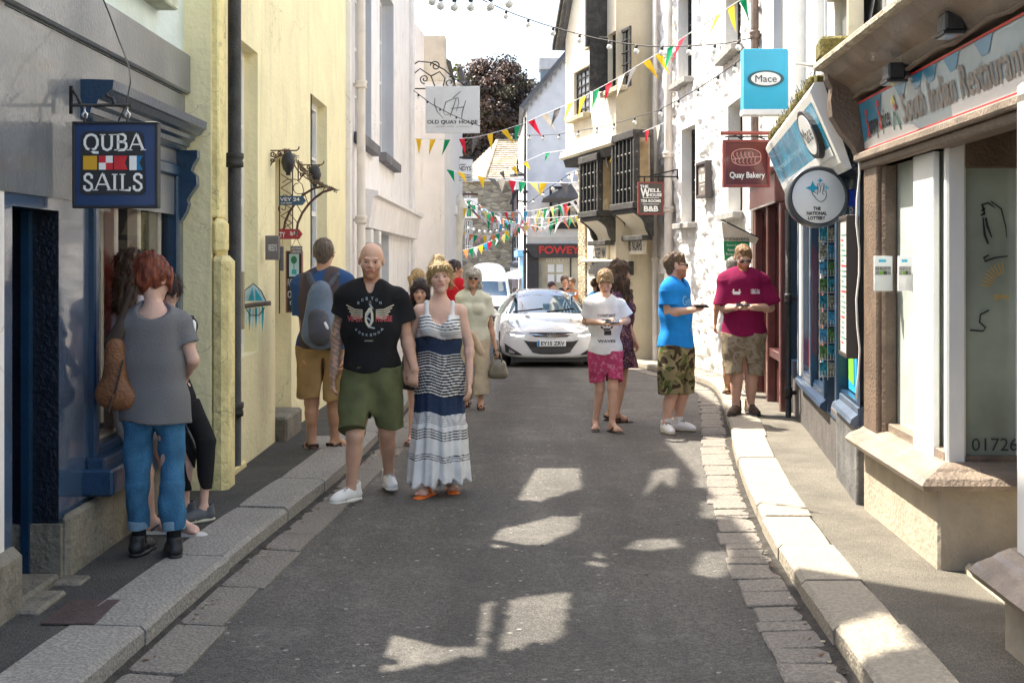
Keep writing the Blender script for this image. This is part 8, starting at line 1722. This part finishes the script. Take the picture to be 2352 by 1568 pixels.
for k in range(240):
    if k % 2: i = rl.randrange(10, 60); p_ = krs[i]+Vector((-.03-rl.random()*.06, 0, 0))
    else: i = rl.randrange(4, 40); p_ = kls[i]+Vector((.03+rl.random()*.07, 0, 0))
    s_ = rl.uniform(.006, .018); a = rl.random()*6; z = g0(p_.y)+.022; yv = p_.y+rl.uniform(-.12, .12)
    mb.add([(p_.x+s_*math.cos(a+q), yv+s_*math.sin(a+q)*.8, z+rl.uniform(0, .008)) for q in (0, 1.6, 3.1, 4.6)], [(0, 1, 2, 3)], (M_stone, M_plinth, mat('dead_leaf', (.16, .09, .04), .9))[k % 3])
o = mb.build('gutter_litter', kind='stuff')
# ---- bunting
FC = {'y': mat('yellow_flag', (.85, .55, .03), .8, .08, 9), 'g': mat('green_bunting', (.0, .30, .12), .8, .08, 9), 'r': mat('red_bunting', (.65, .02, .05), .8, .08, 9), 'k': mat('grey_bunting', (.16, .155, .16), .8, .1, 9), 'c': mat('cream_bunting', (.72, .66, .54), .8, .05, 9),
      'w': mat('white_bunting', (.78, .78, .78), .8, .05, 9), 'o': mat('orange_bunting', (.75, .22, .08), .8, .08, 9), 'b': mat('blue_bunting', (.04, .35, .60), .8, .08, 9), 'p': mat('pink_bunting', (.72, .35, .42), .8, .08, 9), 'l': mat('lemon_bunting', (.80, .75, .25), .8, .05, 9)}
for m_ in FC.values():
    nt_, L_, pp_ = nodes_of(m_); tr = N(nt_, 'ShaderNodeBsdfTranslucent'); L_.new(pp_.inputs['Base Color'].links[0].from_socket, tr.inputs[0]); ms_ = N(nt_, 'ShaderNodeMixShader'); ms_.inputs[0].default_value = .4; L_.new(pp_.outputs[0], ms_.inputs[1]); L_.new(tr.outputs[0], ms_.inputs[2]); L_.new(ms_.outputs[0], nt_.nodes['Material Output'].inputs[0])
def bunting(label, pts, Ya, Yb, seq, hgt, wd, rg):
    hgt *= 1.18; wd *= 1.12
    n = len(pts); L_ = [0]
    for a, b in zip(pts, pts[1:]): L_.append(L_[-1]+math.hypot(b[0]-a[0], b[1]-a[1]))
    def at(s_):
        s_ *= L_[-1]; i = max(0, min(n-2, int(np.searchsorted(L_, s_, 'right'))-1)); u_ = (s_-L_[i])/(L_[i+1]-L_[i]); x = pts[i][0]+(pts[i+1][0]-pts[i][0])*u_; y = pts[i][1]+(pts[i+1][1]-pts[i][1])*u_; return W(x, y, Ya+(Yb-Ya)*(x-pts[0][0])/(pts[-1][0]-pts[0][0]))
    t = thing('bunting', label, 'bunting', at(.5), group='strings of bunting across the street')
    mb = MB(); mb.tube([at(i/40) for i in range(41)], .006, M_signw, 4, False); mb.build('cord', t)
    for i, c_ in enumerate(seq):
        if c_ == ' ': continue
        s0 = (i+.5)/len(seq); ds = .5*wd; p0 = at(max(0, s0-.001)); p1 = at(min(1, s0+.001)); d = (p1-p0).normalized(); o_ = at(s0); a = o_-d*ds; b = o_+d*ds
        sw_ = rg.uniform(-.55, .75); tip = o_+Vector((sw_*hgt*.8, rg.uniform(-.3, .3)*hgt, -hgt*math.sqrt(max(.25, 1-sw_*sw_*.6)))); mid = (a+b+tip)/3+Vector((rg.uniform(-.15, .15)*hgt, rg.uniform(-.25, .25)*hgt, 0)); m1 = (a+tip)/2+Vector((0, rg.uniform(-.15, .15)*hgt, 0)); m2 = (b+tip)/2+Vector((0, rg.uniform(-.15, .15)*hgt, 0))
        mb = MB(); mb.add([a, b, m2, tip, m1, mid], [(0, 1, 5), (1, 2, 5), (2, 3, 5), (3, 4, 5), (4, 0, 5)], FC[c_], True); mb.build('flag', t)
rg = random.Random(11)
bunting('longest bunting rising from the white house to the upper right eaves', [(945, 318), (1027, 321), (1090, 316), (1143, 303), (1209, 282), (1235, 269), (1293, 245), (1330, 227), (1389, 196), (1430, 173), (1491, 135), (1535, 111), (1585, 76), (1640, 40), (1720, -12)], 24, 13.4, 'yygrkyygrckyygrckyygrwwyyg', .27, .20, rg)
bunting('bunting hanging level in front of the lichened slate roof', [(974, 384), (1029, 389), (1073, 399), (1112, 407), (1152, 412), (1187, 416), (1219, 419), (1257, 420), (1303, 421), (1332, 416)], 27, 25.5, 'krgy ykcrgly kw', .24, .17, rg)
bunting('bunting dipping past the pharmacy sign to the near black bay window', [(1062, 477), (1099, 483), (1135, 487), (1182, 487), (1223, 484), (1258, 478), (1310, 464), (1334, 455)], 33, 26, 'ykwlgwrowbwlglgrww', .26, .2, rg)
bunting('short bunting over the gabled house window with orange and green flags', [(1128, 497), (1187, 499), (1249, 501), (1303, 498), (1332, 494)], 36, 27, 'rogbwplwogply', .26, .2, rg)
bunting('long low bunting with small pastel flags across the stone building', [(1050, 527), (1075, 536), (1099, 541), (1126, 541), (1150, 535), (1170, 527), (1205, 518), (1258, 512), (1293, 501)], 36, 34, 'pywogpywogpywogpywogwwgow', .22, .15, rg)
bunting('lowest short bunting crossing the left of the stone building', [(1064, 574), (1085, 570), (1106, 563), (1138, 549), (1160, 538), (1182, 527)], 38, 38, 'ogwybrgwlgb', .24, .17, rg)
bunting('bunting crossing high in front of the timbered house first floor', [(1300, 420-20), (1345, 385), (1389, 355), (1433, 330), (1480, 302), (1525, 283)], 26, 20.5, 'wckwygyrc', .24, .2, rg)
bunting('thin bunting with two yellow flags before the grey gable wall', [(1110, 405), (1150, 395), (1205, 372), (1250, 352), (1300, 345), (1330, 338)], 30, 26, ' kyy g w', .2, .2, rg)
bunting('pale bunting looping low between the pharmacy sign and the gabled house', [(1066, 462), (1095, 490), (1130, 512), (1165, 516), (1200, 506), (1240, 488), (1290, 478), (1330, 470)], 37, 30, 'wlowgwbkwrowlwgwow', .25, .19, rg)
bunting('blue and coral bunting before the narrow pinkish house', [(1100, 470), (1130, 492), (1160, 505), (1190, 512), (1215, 510)], 42, 40, 'obgrwobgwpo', .27, .2, rg)
bunting('bunting sloping across the white edge of the gabled house', [(1138, 505), (1159, 511), (1205, 517), (1249, 522), (1290, 508), (1332, 492)], 33, 28, 'wgwplowwgwogl', .24, .18, rg)
# ---- festoon lights
def festoon(label, pts, Ya, Yb, nb, r, off=0):
    n = len(pts); t = thing('festoon_lights', label, 'string lights', W(*pts[n//2], (Ya+Yb)/2), group='strings of festoon bulbs across the street')
    P = [W(x, y, Ya+(Yb-Ya)*(x-pts[0][0])/(pts[-1][0]-pts[0][0])) for x, y in pts]; mb = MB(); mb.tube(P, .007, M_rubber, 5, False); mb.build('cable', t)
    for i in range(nb):
        s_ = (i+.5)/nb*(n-1); k = min(n-2, int(s_)); c = P[k]+(P[k+1]-P[k])*(s_-k)
        mb = MB(); mb.lathe([(.016, 0), (.018, -.03), (.014, -.04)], c, M_rubber, 8); b_ = mb.build('lamp_holder', t); mb = MB(); mb.lathe([(.012, -.038), (r*.8, -.038-r*.5), (r, -.038-r*1.1), (r*.75, -.038-r*1.8), (.004, -.038-r*2.1)], c, mat('opal_bulb', (.66, .66, .64), .25, .03, coat=.3), 10); mb.build('bulb', t)
festoon('festoon lights crossing the bright sky gap', [(1103, -2), (1143, 16), (1182, 33), (1245, 55), (1296, 70), (1367, 88), (1433, 100), (1491, 107), (1550, 107), (1617, 104), (1667, 100), (1726, 88)], 15, 12.5, 11, .032)
festoon('festoon lights rising from the beige house to the cyan sign', [(1151, 308), (1206, 310), (1243, 311), (1286, 308), (1339, 299), (1389, 290), (1433, 278), (1509, 255), (1556, 231), (1611, 199), (1664, 164), (1708, 132)], 26, 12.5, 13, .033)
festoon('nearest festoon lights along the top edge of the sky', [(985, -25), (1003, -9), (1040, -6), (1085, -6), (1141, -8), (1190, -18)], 9.5, 9, 6, .033)
festoon('thin festoon cable passing in front of the large pale hanging sign', [(950, 208), (972, 225), (991, 239), (1030, 260), (1066, 276), (1103, 290)], 21, 23.5, 5, .02)
festoon('far festoon lights dipping across the stone building', [(1065, 450), (1090, 465), (1115, 480), (1140, 488), (1180, 482), (1215, 465), (1260, 432), (1300, 405), (1335, 385)], 40, 27, 16, .05)
festoon('lower far festoon lights looping beneath the bunting', [(1070, 515), (1100, 524), (1130, 527), (1165, 520), (1200, 505), (1250, 480), (1300, 462)], 40, 30, 14, .05)
# ================================================================ VEHICLES
def cage(name, st, mt, parent, lvl=2):
    """half sections mirrored into a closed cage, subdivided into a smooth shell"""
    vs = []; fs = []; m = len(st[0][1])
    for y, pts in st:
        for x, z in pts: vs.append((x, y, z))
        for x, z in pts[::-1][1:-1]: vs.append((-x, y, z))
    n = 2*m-2
    for i in range(len(st)-1):
        for k in range(n): fs.append((i*n+k, i*n+(k+1) % n, (i+1)*n+(k+1) % n, (i+1)*n+k))
    for b in (0, (len(st)-1)*n):
        for k in range(m-1):
            q = (b+k, b+k+1, b+(n-k-1) % n, b+(n-k) % n); q = tuple(dict.fromkeys(q)); fs.append(q if b else q[::-1])
    me = bpy.data.meshes.new(name); me.from_pydata(vs, [], fs); me.update(); o = bpy.data.objects.new(name, me); COL.objects.link(o); o.parent = parent; me.materials.append(mt)
    s = o.modifiers.new('smooth', 'SUBSURF'); s.levels = lvl; s.render_levels = lvl
    dg = bpy.context.evaluated_depsgraph_get(); ev = o.evaluated_get(dg); m2 = bpy.data.meshes.new_from_object(ev); o.modifiers.clear(); o.data = m2
    m2.polygons.foreach_set('use_smooth', [True]*len(m2.polygons)); bpy.data.meshes.remove(me); m2.name = name
    return o, BVHTree.FromPolygons([v.co for v in m2.vertices], [tuple(p.vertices) for p in m2.polygons])
def patch(name, bv, top, bot, mt, parent, nx=16, nz=6, off=.008, dr=(0, 1, 0), src=None):
    """panel between two outlines (front-view x,z), laid on the shell"""
    def along(ln, u):
        L = [0]
        for a, b in zip(ln, ln[1:]): L.append(L[-1]+math.hypot(b[0]-a[0], b[1]-a[1]))
        s_ = u*L[-1]; i = max(0, min(len(ln)-2, int(np.searchsorted(L, s_, 'right'))-1)); q = (s_-L[i])/(L[i+1]-L[i] or 1); return ln[i][0]+(ln[i+1][0]-ln[i][0])*q, ln[i][1]+(ln[i+1][1]-ln[i][1])*q
    vs = []; d = Vector(dr); last = 0
    for i in range(nx+1):
        a, b = along(top, i/nx), along(bot, i/nx)
        for j in range(nz+1):
            x, z = a[0]+(b[0]-a[0])*j/nz, a[1]+(b[1]-a[1])*j/nz
            o_ = Vector((x, -3, z)) if src is None else src(x, z); h = bv.ray_cast(o_, d); p = h[0] if h[0] else o_+d*(last or 3); last = (p-o_).length; vs.append(p-d*off)
    fs = [(i*(nz+1)+j, i*(nz+1)+j+1, (i+1)*(nz+1)+j+1, (i+1)*(nz+1)+j) for i in range(nx) for j in range(nz)]
    mb = MB(); mb.add(vs, fs, mt, True); return mb.build(name, parent)
M_carw = mat('pearl_white_paint', (.66, .66, .67), .18, .02, 3, coat=1.0, metal=.0); M_chrome = mat('chrome', (.75, .75, .76), .08, .03, metal=1); M_plast = mat('black_plastic', (.02, .02, .022), .4, .1)
M_wscr = mat('windscreen_glass', (.02, .045, .075), .02, .2, 1.5, spec=1, coat=1); M_lampg = mat('lamp_glass', (.42, .43, .45), .08, .35, 30, metal=.3, coat=1); M_lit = mat('daytime_lamp', (.9, .9, .9), .3, emit=(1, .98, .95, 2.2))
M_plate = mat('number_plate_white', (.74, .75, .76), .4, .02); M_pbl = mat('plate_blue', (.02, .2, .5), .4)
def wheel(t, x, y, r, w_, sg):
    Mx = Matrix.Rotation(R(90), 3, 'Y'); o = MB(); o.lathe([(r*.62, -w_/2), (r*.95, -w_/2), (r, -w_*.35), (r, w_*.35), (r*.95, w_/2), (r*.62, w_/2)], (x, y, r), M_rubber, 28, Mx); wt = o.build('wheel', t)
    o = MB(); o.lathe([(r*.60, -w_*.3*sg), (r*.63, -w_*.52*sg), (r*.5, -w_*.3*sg)], (x, y, r), M_steel, 24, Mx)
    for k in range(5):
        a = 2*math.pi*k/5; c = Vector((x+sg*w_*.4, y+r*.3*math.cos(a), r+r*.3*math.sin(a))); o.tube([Vector((x+sg*w_*.42, y, r)), Vector((x+sg*w_*.42, y+r*.6*math.cos(a), r+r*.6*math.sin(a)))], .03, M_steel, 6)
    o.build('rim', wt)
car = thing('estate_car', 'white estate car facing the camera with number plate EY15 ZRV', 'car', ((1266-CX)/F*22, 22.0, g0(22)), R(3), None, True)
car.rotation_euler = (R(-1.9), 0, R(3))
def sec(y, zb, wm, zs, zc, wt, zt):      # half section: underside, sill, flank, shoulder, edge of top, crown
    return (y, [(0, zb), (wm*.86, zb), (wm*.985, zb+.12), (wm, (zb+zs)/2), (wm*.97, zs), (wt, zc), (wt*.55, zt), (0, zt+.012)])
st = [sec(-.03, .22, .60, .50, .58, .45, .60), sec(.0, .17, .76, .58, .655, .55, .68), sec(.14, .15, .87, .66, .715, .66, .745), sec(.45, .14, .905, .72, .79, .72, .83), sec(.95, .14, .91, .80, .86, .76, .905), sec(1.16, .14, .91, .85, .90, .78, .935),
      sec(1.35, .14, .91, .88, 1.02, .74, 1.06), sec(1.75, .14, .91, .90, 1.26, .66, 1.31), sec(2.1, .14, .91, .91, 1.38, .60, 1.44), sec(2.9, .14, .91, .93, 1.40, .59, 1.47), sec(3.9, .14, .91, .95, 1.34, .57, 1.42), sec(4.45, .16, .88, .95, 1.12, .60, 1.2), sec(4.7, .25, .80, .80, .88, .6, .92)]
body, bv = cage('body', st, M_carw, car)
patch('windscreen', bv, [(-.585, 1.375), (-.3, 1.40), (0, 1.41), (.3, 1.40), (.585, 1.375)], [(-.765, .955), (-.4, .975), (0, .985), (.4, .975), (.765, .955)], M_wscr, car, 18, 10, .010)
for sg in (-1, 1):
    s_ = lambda x, z, sg=sg: Vector((sg*3, x, z))
    patch('side_window', bv, [(1.95, 1.34), (2.6, 1.385), (3.6, 1.36), (4.2, 1.2)], [(1.45, .98), (2.6, 1.0), (3.6, 1.02), (4.3, 1.05)], M_wscr, car, 24, 5, .008, (-sg, 0, 0), s_)
    patch('headlight', bv, [(sg*.47, .60), (sg*.62, .66), (sg*.78, .74), (sg*.865, .775)], [(sg*.47, .585), (sg*.58, .555), (sg*.74, .575), (sg*.875, .66)], M_lampg, car, 14, 5, .008)
    hl = patch('daytime_lamp', bv, [(sg*.49, .592), (sg*.60, .585), (sg*.74, .615)], [(sg*.49, .575), (sg*.60, .560), (sg*.735, .585)], M_lit, car, 8, 2, .014)
    patch('fog_lamp_recess', bv, [(sg*.52, .235), (sg*.66, .32), (sg*.84, .44)], [(sg*.55, .225), (sg*.72, .235), (sg*.82, .28)], M_plast, car, 10, 4, .010); patch('fog_lamp', bv, [(sg*.66, .285), (sg*.76, .345)], [(sg*.67, .25), (sg*.77, .27)], M_lampg, car, 5, 3, .015)
    mb = MB(); c = Vector((sg*1.0, 1.42, .98)); 
    m_o = solid('wing_mirror', [prim((sg*.90, 1.42, .95), (sg*1.0, 1.42, .97), .03, .06, .02), prim((sg*.99, 1.42, .985), (sg*1.09, 1.43, 1.0), .075, .06, .03, (1, .8, .95))], M_carw, car, .014)
    for y_ in (.92, 3.75): wheel(car, sg*.80, y_, .325, .21, sg)
for sg in (-1, 1):
    mb = MB(); pp = []
    for i in range(15):
        u_ = i/14; x = sg*(.70+.07*math.sin(u_*3.1)-.06*u_); yv = 1.12-.95*u_; h = bv.ray_cast(Vector((x, yv, 3)), Vector((0, 0, -1)))
        if h[0]: pp.append(h[0]+Vector((0, 0, .002)))
    mb.tube(pp, .006, M_plast, 5, False); mb.build('bonnet_seam', car)
patch('upper_grille', bv, [(-.41, .632), (0, .640), (.41, .632)], [(-.29, .555), (0, .545), (.29, .555)], M_plast, car, 18, 4, .008)
patch('lower_grille', bv, [(-.50, .50), (-.4, .475), (0, .46), (.4, .475), (.50, .50)], [(-.33, .27), (-.2, .245), (0, .24), (.2, .245), (.33, .27)], M_plast, car, 20, 6, .008)
for z in (.29, .32, .35): patch('grille_bar', bv, [(-.36, z+.005), (.36, z+.005)], [(-.36, z-.005), (.36, z-.005)], mat('grey_bar', (.12, .12, .12), .3), car, 14, 1, .014)
patch('chrome_bar', bv, [(-.37, .612), (0, .575), (.37, .612)], [(-.37, .600), (0, .560), (.37, .600)], M_chrome, car, 16, 2, .016)
mb = MB(); f = lambda x, y: Vector((x, -.085, y)); n = 28
strokes(mb, [[(.075*math.cos(2*math.pi*i/n), .588+.038*math.sin(2*math.pi*i/n)) for i in range(n+1)], [(-.045, .562), (-.025, .612)], [(.025, .564), (.045, .614)], [(-.035, .582), (0, .588), (.035, .594)]], .010, f, M_chrome); mb.build('badge', car)
mb = MB(); mb.box((-.26, -.09, .385), (.26, -.06, .495), M_plate, bev=.006); pl_ = mb.build('number_plate', car); mb = MB(); f = lambda x, y: Vector((x, -.0925, y)); mb.add([f(-.255, .39), f(-.215, .39), f(-.215, .49), f(-.255, .49)], [(0, 1, 2, 3)], M_pbl); put_text(mb, 'EY15 ZRV', -.19, .405, .235, .475, f, M_ink, .03); mb.build('plate_lettering', pl_)
for x0, x1 in ((-.62, -.05), (.02, .55)): mb = MB(); a = bv.ray_cast(Vector((x0, -3, 1.0)), Vector((0, 1, 0)))[0]; b = bv.ray_cast(Vector((x1, -3, 1.06)), Vector((0, 1, 0)))[0]; mb.tube([a+Vector((0, -.03, .0)), (a+b)/2+Vector((0, -.04, .0)), b+Vector((0, -.03, 0))], .010, M_plast, 5); mb.build('wiper', car)
mb = MB(); mb.box((-.7, .1, .10), (.7, 4.4, .2), M_plast); mb.build('underside', car)
# ---- van
van = thing('minibus', 'white high roofed minibus coming up the street behind the estate car', 'van', ((1124-CX)/F*51, 51, g0(51)), R(2), None, True)
st = [sec(-.02, .35, .72, .80, .98, .55, 1.05), sec(.08, .30, .90, .95, 1.12, .80, 1.2), sec(.5, .28, .97, 1.15, 1.28, .84, 1.35), sec(.85, .28, .98, 1.25, 1.42, .86, 1.5), sec(1.35, .28, .98, 1.35, 2.02, .84, 2.12), sec(1.75, .28, .98, 1.4, 2.5, .80, 2.68), sec(2.1, .28, .98, 1.45, 2.62, .79, 2.82), sec(5.4, .28, .98, 1.45, 2.64, .79, 2.84), sec(5.6, .4, .95, 1.4, 2.5, .76, 2.7)]
vb, bv2 = cage('body', st, mat('white_van_paint', (.70, .71, .73), .3, .03, coat=.6), van)
patch('windscreen', bv2, [(-.80, 2.03), (0, 2.06), (.80, 2.03)], [(-.86, 1.42), (0, 1.46), (.86, 1.42)], M_wscr, van, 16, 8, .012)
patch('grille', bv2, [(-.62, 1.02), (.62, 1.02)], [(-.62, .78), (.62, .78)], M_plast, van, 16, 4, .012); patch('bonnet_vent', bv2, [(-.55, 1.36), (.4, 1.36)], [(-.55, 1.32), (.4, 1.32)], M_plast, van, 10, 1, .014)
patch('bumper', bv2, [(-.9, .62), (.9, .62)], [(-.85, .38), (.85, .38)], M_plast, van, 16, 4, .014)
for sg in (-1, 1):
    patch('headlight', bv2, [(sg*.64, 1.05), (sg*.9, 1.15)], [(sg*.64, .80), (sg*.9, .82)], M_lampg, van, 6, 5, .014)
    mb = MB(); mb.box((sg*1.02, 1.1, 1.45), (sg*1.2, 1.2, 1.78), M_plast, bev=.03); mb.tube([(sg*.93, 1.15, 1.55), (sg*1.06, 1.15, 1.55)], .03, M_plast); mb.build('wing_mirror', van)
    for y_ in (.95, 4.5): wheel(van, sg*.86, y_, .35, .2, sg)
oval_v = MB(); n = 20; oval_v.add([Vector((.14*math.cos(2*math.pi*i/n), -.10, 1.08+.055*math.sin(2*math.pi*i/n))) for i in range(n)], [tuple(range(n))], M_pbl); oval_v.build('badge', van)
v2, f2_ = textgeo('West Country', .01, .3); mb = MB(); vs = []
for a, b in v2: h = bv2.ray_cast(Vector((-.45+a*.8, -3, 1.17+b*.09)), Vector((0, 1, 0))); vs.append(h[0]-Vector((0, .012, -.0)))
mb.add(vs, f2_, M_ink); mb.build('bonnet_lettering', van)
